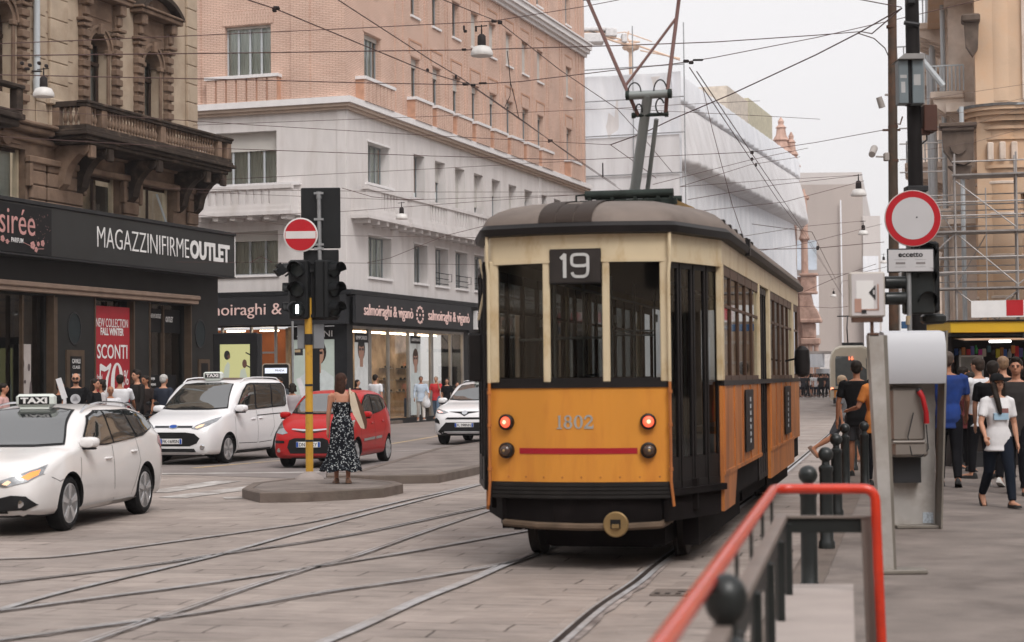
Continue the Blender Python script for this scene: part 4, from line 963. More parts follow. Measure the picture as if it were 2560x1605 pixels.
# ================================================================ RIGHT SIDE
AR = math.atan(.225); OR = (.26*69,69.0); rb, rrz = frame(OR,AR)
M['rtan'] = PM('orange_tan_plaster',(.60,.43,.30),.85,var=.10,vs=1.2,bump=.2,bs=12,col2=(.52,.33,.20),c2s=.6,c2t=.56)
M['rpale'] = PM('pale_carved_stone',(.66,.56,.48),.85,var=.12,vs=1.5,bump=.25,bs=12,col2=(.52,.41,.33),c2s=.9)
M['rdark'] = PM('dark_brown_iron',(.11,.08,.062),.8,var=.3)  # plain dark brown for consoles and rear balconies
rt = thing('ornate_corner_palace','orange plastered corner building behind the scaffolding on the right','building',rb,rrz)
# x = 0 front faces the camera (y negative = to the right), x > 0 runs away along the street with outward +y
q = MB()
rwin = [(-3.2,-1.6,6.2,8.6),(-3.2,-1.6,1.0,4.2)]
wall_holes(q,-14,-.0,0,11.5,rwin,.3,lambda u,d,z:(d,u,z),0); wall_holes(q,-14,0,11.5,24,[(-4.2,-2.4,13.0,16.5)],.3,lambda u,d,z:(d,u,z),0)
# rounded corner bay
for z0, z1, r in ((0,11.4,1.0),(12.2,24,.95)): q.lathe([(r,z0),(r,z1)],(.9,-.95,0),24)
q.build('front_wall',[M['rtan']],rt,smooth=30,fix=False)
q = MB()
for z, h, o in ((11.4,.22,.25),(11.62,.18,.40),(11.8,.14,.55),(11.1,.12,.12),(10.7,.10,.08),(9.6,.12,.12)):
    q.box(-o,.0,-14,-.9,z,z+h); q.lathe([(1.0+o,z),(1.0+o,z+h)],(.9,-.95,0),28)
q.build('cornice',[M['rtan']],rt,smooth=30)
q = MB(); q.box(-.62,0,-14,-.9,11.94,12.02); q.lathe([(1.6,11.94),(1.65,12.03),(1.0,12.1)],(.9,-.95,0),28); q.build('lead_flashing',[M['steel']],rt)
q = MB()
for y in (-1.9,-5.2):
    q.box(-.12,0,y-.16,y+.16,12.2,22)
for z in (13.0,15.5,18.2): q.box(-.1,0,-14,-2.4,z,z+.14)
q.box(-.10,0,-4.6,-4.35,12.8,17); q.box(-.1,0,-2.35,-2.15,12.8,17); q.bbox(-.2,0,-4.8,-2.0,16.9,17.2,.03)
for z in (8.7,9.2,7.2,5.5): q.box(-.05,0,-14,-1.9,z,z+.06)
for y in (-2.3,-2.9,-5.6,-6.2): q.box(-.09,0,y-.09,y+.09,1,10.6)
for z in (2.2,3.0,3.8,4.6,6.2,7.8,9.0): q.lathe([(1.0,z),(1.035,z+.02),(1.035,z+.10),(1.0,z+.12)],(.9,-.95,0),24)
for k in range(5):
    a_ = math.pi + (k-2) * .42; pass
    q.bbox(.9+1.08*math.cos(a_)-.12,.9+1.08*math.cos(a_)+.12,-.95+1.08*math.sin(a_)-.12,-.95+1.08*math.sin(a_)+.12,9.9,10.6,.04)
for y in (-3.2,-4.3): q.bbox(-.16,0,y-.25,y+.25,8.75,9.1,.05)
q.build('plaster_moulding',[M['rpale']],rt)
q = MB(); q.box(.28,.3,-3.3,-1.5,.9,8.7); q.box(.28,.3,-4.3,-2.3,12.9,16.6); q.build('window',[M['dark']],rt)
# street side: stepped bays, balconies, pipes
q = MB()
for k, (x0,x1,d) in enumerate(((1.2,6,.0),(6,10,.5),(10,16,.2),(16,20,.9),(20,40,.4))): q.box(x0,x1,-3,d,0,21+k*.4)
for z in (7.6,12.0,16.4,20.4): q.box(1,40,-1,1.1,z,z+.35)
for x in (2,4,7,9.5,12,15,18,22,26,30,34):
    q.box(x,x+.5,0,.95,0,20)
q.build('side_wall',[M['rpale']],rt)
q = MB()
for x0, x1, z, o in ((1.5,4.5,12.6,1.7),(8,12,16.6,2.2),(8,12,7.8,2.0),(17,22,16.2,3.2),(17,22,11.6,2.8),(2,5,8.0,1.7)):
    q.bbox(x0,x1,.4,o,z,z+.3,.05)
    for i in range(5): q.prism([(.4,z),(o-.1,z),(o-.2,z-.3),(.8,z-.8),(.4,z-1.2)],x0+.1+i*(x1-x0-.4)/4,x0+.3+i*(x1-x0-.4)/4,'x')
q.build('balcony',[M['rpale']],rt)
q = MB()
for x0, x1, z, o in ((1.5,4.5,12.9,1.7),(8,12,16.9,2.2),(8,12,8.1,2.0),(17,22,16.5,3.2),(17,22,11.9,2.8)):
    for i in range(9): t_ = i / 8; q.tube([(x0+(x1-x0)*t_,o-.1,z),(x0+(x1-x0)*t_,o-.1,z+1.0)],.03,4); q.tube([(x0,.4+(o-.5)*t_,z),(x0,.4+(o-.5)*t_,z+1.0)],.03,4)
    q.obox((x0,.4,z+1.0),(x0,o-.1,z+1.0),.06,.06); q.obox((x0,o-.1,z+1.0),(x1,o-.1,z+1.0),.06,.06)
q.build('balcony_rail',[M['framew']],rt)
# projecting roof eave with gutter, seen from below at the top
q = MB(); q.box(0,10,.2,1.7,16.6,16.8,0); q.build('eave',[M['rtan']],rt)
q = MB(); q.tube([(0,2.2,16.5),(0,2.2,14.2),(.2,1.5,13.3),(.2,1.2,12.9)],.12,8); q.tube([(-.2,.55,12),(-.2,.55,2)],.09,8); q.tube([(3,1.15,20),(3,1.15,2)],.10,8); q.tube([(10,1.5,20),(10,1.5,2)],.14,8); q.tube([(14,1.6,20),(14,1.6,2)],.14,8); q.build('drain_pipe',[M['framew']],rt,smooth=True)
q = MB()
q.bbox(-.9,.1,.1,1.3,11.0,11.15,.03); q.bbox(-1.0,.2,0,1.4,11.15,11.3,.03); q.prism([(.1,11.0),(1.3,11.0),(1.25,10.3),(.9,9.8),(.5,9.7),(.15,9.9)],-.75,.05,'x'); q.prism([(.2,9.7),(1.1,9.7),(.7,9.3),(.3,9.2)],-.5,0,'x'); q.lathe([(.001,-.85),(.3,-.85),(.3,-.7)],(0,.7,10.4),12,'x')
q.build('carved_console',[M['rdark']],rt,smooth=40)
q = MB(); q.bbox(-.7,.1,-.2,.5,15.2,15.5,.06); q.prism([(-.15,15.2),(.4,15.2),(.35,14.3),(.1,13.9),(-.1,14.2)],-.5,0,'x'); q.build('corbel_figure',[M['rdark']],rt,smooth=40)
# building further back on the right, pale
bk = thing('pale_rear_building','pale grey stone building with stepped cornices behind the two tall poles','building',(0,0,0))
farbox(2318,2520,-60,118,30,[PM('cool_stone',(.47,.46,.47),.85,var=.1,vs=.6)],'wall',bk,960)
farbox(2312,2420,66,116.5,1.4,[M['ledge']],'cornice',bk,80); farbox(2316,2420,92,117,1,[M['ledge']],'cornice',bk,104); farbox(2292,2440,127,112,6,[M['ledge']],'cornice',bk,158)
farbox(2304,2440,165,116,6,[M['rpale']],'wall',bk,960); farbox(2318,2360,180,115.6,.3,[M['rtan']],'panel',bk,250)
farbox(2284,2420,150,112,3,[M['rdark']],'balcony',bk,162); farbox(2296,2400,420,112,3,[M['rpale']],'balcony',bk,470); farbox(2300,2400,540,112,3,[M['rdark']],'balcony',bk,556)
# scaffolding in front of the right building
M['scaf'] = PM('scaffold_tube',(.34,.32,.31),.5,.3,var=.15)
sf = thing('scaffolding','galvanised tube scaffolding with plank decks round the orange corner building','scaffolding',rb,rrz)
q = MB(); XS = (-1.6,-2.7); YS = (3.0,.9,-1.3,-3.6)
for x in XS:
    for y in YS[:]: q.tube([(x,y,2.9),(x,y,9.9 if y<1 else 8.8)],.035,6)
    for z in (4.9,5.5,6.05,7.0,7.6,8.1,9.1,9.6): 
        if z < 8.5 or x == XS[1]: q.tube([(x,3.1 if z<8.5 else 1.0,z),(x,-4,z)],.03,6)
for y in YS:
    for z in (4.85,6.95,9.05): q.tube([(XS[0],y,z),(XS[1],y,z)],.03,6)
for y0, y1, z0, z1 in ((.9,-1.3,6.95,5.0),(-1.3,-3.6,5.0,6.95),(3.0,.9,5.0,6.95),(-1.3,-3.6,3.1,4.8),(.9,-1.3,4.8,3.1),(.9,-1.3,3.1,4.8),(.9,-1.3,8.9,7.1)): q.tube([(XS[1],y0,z0),(XS[1],y1,z1)],.028,6)
for k in range(8): q.tube([(-.6+k*.9,2.2,5),(-.6+k*.9,2.2,12.3)],.03,5); 
for z in (5.5,7,8.4,9.5,10,10.6,11.2): q.tube([(-.6,2.2,z),(6,2.2,z)],.03,5); q.tube([(-.6,1.2,z),(-.6,2.9,z)],.03,5)
for y in (1.9,-.2,-2.4): q.tube([(XS[1],y,2.9),(XS[1],y,8.6)],.025,6)
for k, z in enumerate((5.2,5.8,6.5,7.3,7.9,8.5)): q.tube([(XS[0]+.3,3.0,z),(XS[0]+.3,-1.2-.3*k,z)],.025,6)
for y0_, y1_, za, zb in ((3.0,1.9,7.0,8.6),(1.9,.9,8.6,7.0),(-.2,-1.3,3.1,4.8),(-2.4,-3.6,7.1,9.0),(.9,-.2,5.0,6.9)): q.tube([(XS[0],y0_,za),(XS[0],y1_,zb)],.022,6)
q.build('tube',[M['scaf']],sf,smooth=True)
q = MB()
for z, ya in ((4.87,2.0),(6.97,3.0),(9.07,.95)): q.box(XS[1]-.15,XS[0]+.1,ya,-4,z,z+.06)
q.box(XS[1]-.2,XS[0]+.2,1.6,-4,3.55,3.65)
q.build('plank_deck',[PM('scaffold_plank',(.26,.24,.23),.7,var=.2)],sf)
# shop banner low on that corner
def s9(t):
    q = MB(); q.box(-3.0,-2.92,.4,-4.2,3.8,4.42,0); q.box(-3.01,-3.0,-.85,-1.45,3.85,4.42,1); q.box(-3.01,-3.0,-1.68,-4,3.85,4.4,1); q.build('panel',[M['white'],M['red']],t)
    text_box('lettering','R',M['white'],t,(-3.02,-1.78,3.92),(0,-1,0),(0,0,1),.4,.4,.03,.004)
shop_sign(rb,rrz,s9,'white and red shop banner hung on the scaffolding','banner','banner')
# ================================================================ THE TRAM
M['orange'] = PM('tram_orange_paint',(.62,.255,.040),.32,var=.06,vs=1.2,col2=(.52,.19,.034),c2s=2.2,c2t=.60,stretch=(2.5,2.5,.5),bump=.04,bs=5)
M['orange2'] = PM('tram_orange_shaded',(.50,.175,.042),.42,var=.06,vs=2,col2=(.26,.09,.035),c2s=2.4,c2t=.52,stretch=(2,2,.45))  # darker, browner copy of the orange; dull side reflections put into colour
M['cream'] = PM('tram_cream_paint',(.60,.50,.34),.4,var=.05,vs=2,col2=(.42,.29,.14),c2s=2.6,c2t=.62,stretch=(1.5,1.5,.8))
M['roofcv'] = PM('tram_roof_canvas',(.165,.132,.112),.65,var=.10,vs=4,bump=.1,bs=40,col2=(.125,.098,.083),c2s=1.4)
M['tblack'] = PM('tram_black_paint',(.009,.007,.007),.5,var=.3,vs=4,spec=.3)
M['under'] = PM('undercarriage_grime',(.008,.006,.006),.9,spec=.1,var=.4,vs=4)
M['wood'] = PM('tram_dark_wood',(.07,.035,.02),.5,var=.25,vs=3)
M['seatw'] = PM('tram_bench_wood',(.22,.11,.05),.5,var=.2)
M['glass_t'] = GLASS('tram_glass',(.80,.84,.82),.42,.03)
M['glass_k'] = GLASS('tram_dark_glass',(.40,.42,.42),.5,.05)
M['brass'] = PM('worn_brass',(.30,.20,.09),.5,.5,var=.25)
M['pole'] = PM('pale_handrail',(.75,.77,.75),.4,.1)
TA = RAD(12.7); TO = (.615,16.35)
tram = thing('tram','orange and cream vintage tram number 1802 on line 19 with its pantograph raised','tram',(TO[0],TO[1],0),-TA)
path = [(-1.17,1.17),(-.87,.14),(-.31,0.0),(.24,0.0),(.80,.14),(1.17,1.17)]     # plan of the front: x across, y backwards
LT = 13.6
back = [(1.17,LT-1.17),(.80,LT-.14),(-.80,LT-.14),(-1.17,LT-1.17)]
full = path + back
def band(q,pts,z0,z1,th=.04,mi=0,off=0.0,close=False):
    """vertical strip along a plan line; off > 0 stands it proud"""
    n = len(pts); P2 = [Vector(p)for p in pts]; nor = []
    for i in range(n):
        a = P2[i] - P2[i-1] if (i>0 or close) else P2[1] - P2[0]; b = P2[(i+1)%n] - P2[i] if (i<n-1 or close) else P2[-1] - P2[-2]
        na = Vector((a.y,-a.x)).normalized(); nb = Vector((b.y,-b.x)).normalized(); k = na + nb; nor.append(k/max(k.dot(na),.3))
    o = [P2[i]+nor[i]*off for i in range(n)]; i_ = [P2[i]+nor[i]*(off-th)for i in range(n)]
    m = n if close else n - 1
    for k in range(m):
        j = (k+1) % n; vs = []
        for z in (z0,z1): vs += [(o[k].x,o[k].y,z),(o[j].x,o[j].y,z),(i_[j].x,i_[j].y,z),(i_[k].x,i_[k].y,z)]
        fs = [(0,1,5,4),(2,3,7,6),(4,5,6,7),(3,2,1,0)]
        if not close and k == 0: fs.append((3,0,4,7))
        if not close and k == m - 1: fs.append((1,2,6,5))
        q.add(vs,fs,mi)
ZO0, ZO1, ZB, ZW, ZC = .80, 1.655, 1.705, 2.83, 3.05
def arcface(pts,n=5):
    """round the face corners a little"""
    out = []
    for i in range(len(pts)):
        if 0 < i < len(pts) - 1:
            a, b, c = Vector(pts[i-1]), Vector(pts[i]), Vector(pts[i+1]); r = .16 if i in (2,3) else .05
            p = b + (a-b).normalized() * r; s = b + (c-b).normalized() * r
            for k in range(n+1): t = k / n; v = p * (1-t)**2 + b * 2 * t * (1-t) + s * t * t; out.append((v.x,v.y))
        else: out.append(pts[i])
    return out
face = arcface(path)[1:-1]; faceonly = arcface([path[1],path[2],path[3],path[4]])
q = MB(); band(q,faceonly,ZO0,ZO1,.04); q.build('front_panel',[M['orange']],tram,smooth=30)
q = MB()      # side skirts: the right side steps over the bogie and the doors
R_ = 1.17; y0 = 1.17
def sidep(q,s,ya,yb,z0,z1,th=.04,mi=0,off=0): q.box(s*(R_+off-th),s*(R_+off),ya,yb,z0,z1,mi)
for s in (1,-1):
    for ya, yb, za in ((y0,y0+1.0,.46),(y0+1.0,y0+4.2,.80),(y0+5.55,y0+9.9,.46),(y0+9.9,LT-1.17,.80)): sidep(q,s,ya,yb,za,ZO1)
    if s == -1: sidep(q,s,y0+4.2,y0+5.55,.46,ZO1)
q.prism([(y0+1.0,.46),(y0+1.0,.80),(y0+1.28,.80)],R_-.04,R_,'x')
band(q,[back[0],back[1],back[2],back[3]],ZO0,ZO1,.04); band(q,[path[0],path[1]],ZO0,ZO1,.04)
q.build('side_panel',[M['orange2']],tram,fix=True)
q = MB()
for yy in (y0+.03,y0+1.0,y0+1.9,y0+2.8,y0+3.7,y0+5.62,y0+6.5,y0+7.4,y0+8.3,y0+9.2): q.box(R_,R_+.014,yy,yy+.05,.82,ZO1)
q.box(R_,R_+.012,y0,y0+4.2,.80,.84); q.box(R_,R_+.012,y0+5.55,y0+9.9,.80,.84)
q.build('side_rib',[M['orange2']],tram)
q = MB(); band(q,faceonly,ZO1,ZB,.06,0,.012); band(q,[(1.17,y0),(1.17,LT-1.17)],ZO1,ZB,.06,0,.012); band(q,[(-1.17,LT-1.17),(-1.17,y0)],ZO1,ZB,.06,0,.012); q.build('belt_rail',[M['tblack']],tram)
# cream head band and window posts
q = MB(); band(q,arcface(path),ZW,ZC,.05,0,.0); band(q,[path[-1]]+back+[path[0]],ZW,ZC,.05,0,0); 
band(q,arcface(path),ZW-.035,ZW,.03,0,.012)
q.build('head_band',[M['cream']],tram,smooth=30)
def post(q,x,y,wx,wy,z0=ZB,z1=ZW,mi=0): q.bbox(x-wx/2,x+wx/2,y-wy/2,y+wy/2,z0,z1,.008,mi)
q = MB()
post(q,-.31,.030,.066,.05); post(q,.24,.030,.066,.05)
for s in (-1,1): post(q,.76 if s>0 else-.83,.150,.085,.06); post(q,s*1.144,1.19,.06,.13)
q.build('window_post',[M['cream']],tram)
q = MB(); sw = [y0+.06]
for s in (1,-1):
    segs = [(y0+.12,y0+4.1,5),(y0+5.75,y0+9.9,5),(y0+10.3,LT-1.25,1)]
    if s == -1: segs = [(y0+.12,y0+9.9,13),(y0+10.3,LT-1.25,1)]
    for a, b, n in segs:
        q.box(s*1.13,s*1.160,a,b,ZW-.10,ZW); q.box(s*1.13,s*1.160,a,b,ZB,ZB+.05); q.box(s*1.135,s*1.157,a,b,2.42,2.45)
        for i in range(n+1):
            y = a + (b-a) * i / n; q.box(s*1.12,s*1.163,y-.028,y+.028,ZB,ZW)
q.build('window_frame',[M['wood']],tram)
q = MB()
for s in (1,-1):
    for y, wy in ((y0+.06,.11),(y0+4.12,.10),(y0+5.62,.17),(y0+9.95,.2)): q.bbox(s*1.12,s*1.178,y-wy/2,y+wy/2,ZB,ZW,.008)
q.build('window_post',[M['cream']],tram)
# front glass
def pane(pts,z0,z1,m='glass_t',off=-.03,par=None):
    q = MB(); q.add([(pts[0][0],pts[0][1]-off,z0),(pts[1][0],pts[1][1]-off,z0),(pts[1][0],pts[1][1]-off,z1),(pts[0][0],pts[0][1]-off,z1)],[(0,1,2,3)]); return q.build('window_pane',[M[m]],par or tram,fix=False)
pane((path[1],path[2]),ZB,ZW); pane((path[2],path[3]),ZB,2.62); pane((path[3],path[4]),ZB,ZW)
for s, a, b in ((1,y0+.1,y0+4.1),(1,y0+5.7,y0+9.9),(-1,y0+.1,y0+9.9)): pane(((s*1.145,a),(s*1.145,b)),ZB,ZW,off=0)
# inner dark window frames of the front
q = MB()
for a, b in ((path[1],path[2]),(path[2],path[3]),(path[3],path[4])):
    A_, B_ = Vector((*a,0)), Vector((*b,0)); d = (B_-A_); L_ = d.length; d.normalize(); n = Vector((-d.y,d.x,0))
    A_ = A_ + n * .035; B_ = B_ + n * .035
    for z in (ZB+.02,ZW-.02): q.obox(A_+Vector((0,0,z)),B_+Vector((0,0,z)),.03,.04)
q.build('window_frame',[M['tblack']],tram)
# destination box with line number
q = MB(); q.bbox(-.238,.238,-.012,.12,2.60,2.92,.006,0); q.box(-.233,.233,-.014,-.012,2.615,2.91,1)
db = q.build('line_number_box',[M['tblack'],PM('number_blind',(.035,.030,.028),.6,var=.2)],tram,loc=(-.035,0,0))
num = PM('number_white',(.50,.50,.49),.7,var=.05,vs=3)
def stroke(q,pts,w,y,y2):
    for i_, (a,b) in enumerate(zip(pts[:-1],pts[1:])):
        y += -.00012 * (1 if i_%2 else-1); A_ = Vector(a); B_ = Vector(b); d = (B_-A_).normalized(); n = Vector((-d.y,d.x)) * w / 2; A_ = A_ - d * w * .3; B_ = B_ + d * w * .3
        q.prism([tuple(A_+n),tuple(B_+n),tuple(B_-n),tuple(A_-n)],y,y2,'y')
q = MB(); stroke(q,[(-.125,2.835),(-.095,2.865),(-.095,2.665)],.032,-.022,-.0165); q.build('numeral',[num],db)
q = MB()
rr = lambda cx, cz, rx, rz_, a0, a1, n=16: [(cx+rx*math.cos(RAD(a0+(a1-a0)*i/n)),cz+rz_*math.sin(RAD(a0+(a1-a0)*i/n)))for i in range(n+1)]
def supel(cx,cz,rx,rz_,a0,a1,n=24,e=.55):
    out = []
    for i in range(n+1):
        a = RAD(a0+(a1-a0)*i/n); c, s = math.cos(a), math.sin(a); out.append((cx+rx*abs(c)**e*(1 if c>0 else-1),cz+rz_*abs(s)**e*(1 if s>0 else-1)))
    return out
stroke(q,supel(.045,2.815,.075,.052,0,360),.026,-.022,-.0165); stroke(q,supel(.045,2.765,.075,.10,20,-150,20),.026,-.0225,-.017)
q.build('numeral',[num],db)
# fleet number in old face
q = MB(); fy = (-.006,-.0015); cz = 1.345; h = .062; FN = M['fleet'] = PM('fleet_number_grey',(.34,.34,.32),.5)
def seroval(cx,cz,rx,rz_,hx,hz):
    a = rr(cx,cz,rx,rz_,0,360,24)[:-1]; b = rr(cx,cz,hx,hz,0,360,24)[:-1]
    for k in range(24): q.prism([a[k],b[k],b[(k+1)%24],a[(k+1)%24]],*fy)
q.prism([(-.172,cz+h-.008),(-.148,cz+h),(-.148,cz-h+.012),(-.166,cz-h+.012),(-.166,cz+h-.02)],*fy); q.box(-.182,-.134,fy[0],fy[1],cz-h,cz-h+.010)
seroval(-.078,cz+.030,.034,.032,.017,.021); seroval(-.078,cz-.026,.040,.036,.019,.025)
seroval(.018,cz,.042,h,.020,h-.010)
stroke(q,[(.078,cz+.028)]+rr(.112,cz+.026,.030,.030,160,-20,8)+[(.082,cz-.045)],.017,*fy); q.box(.072,.156,fy[0],fy[1],cz-h,cz-h+.022); q.prism([(.142,cz-h+.02),(.156,cz-h+.02),(.156,cz-.018)],*fy)
q.build('fleet_number',[FN],tram,loc=(-.04,0,0))
# red stripe wrapping the front
fp = [p for p in faceonly]
def facepts(x0,x1,n=24):
    out = []
    for i in range(n+1):
        x = x0 + (x1-x0) * i / n
        for a, b in zip(fp[:-1],fp[1:]):
            if a[0] <= x <= b[0]: t = (x-a[0]) / max(1e-6,b[0]-a[0]); out.append((x,a[1]+(b[1]-a[1])*t)); break
    return out
q = MB(); band(q,facepts(-.585,.505),1.055,1.108,.004,0,.004); q.build('red_stripe',[PM('crimson_paint',(.33,.010,.022),.4,var=.06)],tram,fix=True)
# dark notice panels on the side
for ya, yb in ((y0+1.75,y0+3.05),(y0+7.6,y0+9.1)):
    q = MB(); q.bbox(R_+.012,R_+.026,ya+.3,yb-.1,.93,1.60,.006,0)
    for k in range(7): q.box(R_+.026,R_+.029,ya+.75,ya+.88,1.02+k*.075,1.065+k*.075,1)
    q.build('notice_panel',[M['tblack'],M['framew']],tram)
# lamps
M['lampred'] = EM('lit_red_glass',(1.0,.13,.06),1.05); M['lampcore'] = EM('lit_bulb',(1.0,.62,.38),1.3); M['lens'] = PM('unlit_lens',(.06,.035,.025),.25,coat=.5)
def lamp(x,z,lit):
    y = min(facepts(x,x+1e-3,1)[0][1],.14); ang = math.atan2(.14,.53) * (1 if x>0 else-1)
    hd = MB(); hd.lathe([(.068,.02),(.074,-.015),(.072,-.045),(.058,-.055),(.052,-.04)],(0,0,0),24,'y',0)
    h_ = hd.build('headlight',[M['tblack']],tram,smooth=True); h_.location = (x,y,z); h_.rotation_euler.z = ang
    l = MB()
    if lit: l.lathe([(.052,-.040),(.046,-.056),(.028,-.066),(.001,-.070)],(0,0,0),20,'y',0); l.lathe([(.020,-.0655),(.016,-.074),(.001,-.076)],(0,0,0),12,'y',1)
    else: l.lathe([(.056,-.046),(.050,-.066),(.03,-.082),(.001,-.088)],(0,0,0),20,'y',2); l.lathe([(.014,-.085),(.001,-.094)],(0,0,0),10,'y',3)
    l.build('lens',[M['lampred'],M['lampcore'],M['lens'],M['brass']],h_,smooth=True)
for x in (-.705,.600):
    lamp(x,1.345,True); lamp(x,1.085,False)
# rivets along the bottom of the panel
q = MB()
for i in range(9):
    x = -.70 + i * .175; y = facepts(x,x+1e-3,1)[0][1]; q.ell((x,y-.002,.845),.008,.005,.008,8,4)
q.build('rivet',[M['orange2']],tram,smooth=True)
# bumper bands, apron, life guard
q = MB()
for i in range(4): band(q,faceonly,.655+i*.036,.683+i*.036,.05,0,.022-.002*i)
band(q,faceonly,.645,.80,.04,0,.004); q.build('bumper',[PM('worn_black_rubber',(.014,.012,.011),.6,var=.3,vs=6,spec=.25)],tram)
q = MB(); ap = [(-.82,.30),(-.74,.16),(-.27,.03),(.27,.03),(.70,.16),(.78,.30)]
band(q,ap,.40,.65,.04,0,0); band(q,[(-.40,.5),(-.36,.42),(.6,.42),(.66,.5)],.18,.40,.03); 
q.build('apron',[M['under']],tram)
q = MB(); tb = [(-.81,.62,.58),(-.805,.34,.47),(-.74,.14,.42),(-.40,.0,.405),(0,-.06,.40),(.40,.0,.40),(.70,.12,.41),(.76,.34,.44)]
q.tube(tb,.035,8); q.build('bumper_tube',[PM('dusty_brown_steel',(.11,.075,.05),.6,.2,var=.3,vs=5)],tram,smooth=True)
q = MB(); q.lathe([(.002,-.13),(.105,-.13),(.115,-.12),(.115,-.10),(.05,-.09),(.05,.2)],(.33,0,.43),24,'y',0); q.box(.285,.375,-.14,-.128,.395,.475,1); q.box(.30,.365,-.165,-.13,.40,.435,0)
q.build('coupler',[M['brass'],M['black']],tram,smooth=30)
# undercarriage, wheels
q = MB(); q.box(-.98,.98,.6,LT-.6,.52,.80,0); q.box(-.42,.7,.4,5.2,.20,.56,0); q.box(-.9,-.42,.7,5.2,.32,.56,0); q.box(-.7,.7,LT-5.2,LT-.4,.2,.56,0); q.box(-.95,.95,5.2,LT-5.2,.28,.56,0)  # low boxes added to shut out light beneath the floor
for s in (-1,1):
    q.box(s*.80,s*.95,.9,4.9,.16 if s>0 else.34,.6,0); q.box(s*.5,s*.62,5.0,8.3,.3,.5,0); q.box(s*.80,s*.95,LT-4.9,LT-.9,.16,.6,0)
for k in range(5): q.box(-.7+.1*k,-.63+.1*k,.3,.5,.34,.42)
q.build('underframe',[M['under']],tram)
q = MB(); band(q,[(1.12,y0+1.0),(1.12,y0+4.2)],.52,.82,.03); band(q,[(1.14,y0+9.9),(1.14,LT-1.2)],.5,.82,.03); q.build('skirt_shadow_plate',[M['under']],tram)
for yb_ in (1.55,3.35,LT-3.35,LT-1.55):
    for s in (-1,1):
        q = MB(); q.lathe([(.10,s*.60),(.12,s*.77),(.30,s*.78),(.335,s*.77),(.335,s*.70),(.365,s*.69),(.365,s*.66),(.10,s*.66)],(0,yb_,.345),28,'x')
        q.build('wheel',[PM('wheel_steel',(.05,.04,.035),.5,.4,var=.3)if yb_==1.55 and s==-1 else bpy.data.materials['wheel_steel']],tram,smooth=30)
# door facets at the front right and the left, middle door
def door_leaves(p,r,z0,z1,nleaf,name='door',recess=.05):
    A_ = Vector((*p,0)); B_ = Vector((*r,0)); d = (B_-A_); L_ = d.length; d.normalize(); n = Vector((-d.y,d.x,0))     # n points inward
    A_ = A_ + n * recess
    for i in range(nleaf):
        a = A_ + d * (L_*i/nleaf+.012); b_ = A_ + d * (L_*(i+1)/nleaf-.012)
        q = MB(); up = Vector((0,0,1))
        for x0 in (a,b_-d*.03): q.obox(x0+d*.015+up*z0,x0+d*.015+up*z1,.030,.03,n)
        for z in (z0+.04,z1-.05): q.obox(a+up*z,b_+up*z,.035,.07)
        q.obox(a+up*(z0+.16),b_+up*(z0+.16),.02,.26)
        dl = q.build(name,[M['tblack']],tram)
        g_ = MB(); g_.add([a+up*(z0+.3),b_+up*(z0+.3),b_+up*(z1-.04),a+up*(z1-.04)],[(0,1,2,3)]); g_.build('pane',[M['glass_t']],dl,fix=False)
door_leaves(path[4],path[5],.72,ZW,4)
door_leaves(path[1],path[0],.72,ZW,2)
door_leaves((1.17,y0+4.22),(1.17,y0+5.52),.50,ZW,4)
q = MB()      # sill and step under the facet doors
for s in (1,-1):
    a, b_ = Vector((*path[4],0)), Vector((*path[5],0))
    if s < 0: a.x *= -1; b_.x *= -1
    q.obox(a+Vector((0,0,.70)),b_+Vector((0,0,.70)),.06,.06); q.obox(a+Vector((-.05*s,0,.56)),b_+Vector((-.05*s,0,.56)),.04,.24)
q.build('door_step',[M['under']],tram)
# thin pipes down the front corners
for s in (-1,1):
    q = MB(); X, Y_ = (.815 if s>0 else-.885), .115
    q.tube([(X-s*.0,Y_-.01,3.06),(X,Y_-.02,2.95),(X+s*.0,Y_-.02,2.80),(X-s*.012,Y_-.02,2.70),(X-s*.012,Y_-.02,ZB)],.016,8); q.build('corner_pipe',[M['cream']],tram,smooth=True)
    q = MB(); q.tube([(X-s*.012,Y_-.02,ZB),(X-s*.01,Y_-.02,.80),(X+s*.01,Y_+.0,.58)],.014,8)
    for z in (.9,1.3,1.6): q.tube([(X-s*.011,Y_-.02,z),(X-s*.011,Y_-.02,z+.03)],.022,8)
    q.build('corner_pipe',[M['orange2']],tram,smooth=True)
q = MB(); q.tube([(-1.0,.30,2.86),(-.92,.16,2.6),(-1.02,.3,2.3)],.012,6); q.tube([(-1.0,.5,2.2),(-.86,.14,2.12)],.012,6); q.build('mirror_bracket',[M['cream']],tram,smooth=True)
q = MB(); q.bbox(-1.16,-1.02,.42,.46,1.72,2.18,.02); q.build('side_mirror',[M['tblack']],tram)
# rear view mirror on the right far end
q = MB(); q.tube([(1.18,9.4,1.95),(1.42,9.3,2.0)],.015,6); q.lathe([(.02,0),(.10,.05),(.11,.2),(.10,.38),(.03,.44)],(1.42,9.25,1.72),12); q.build('side_mirror',[M['tblack']],tram,smooth=True)
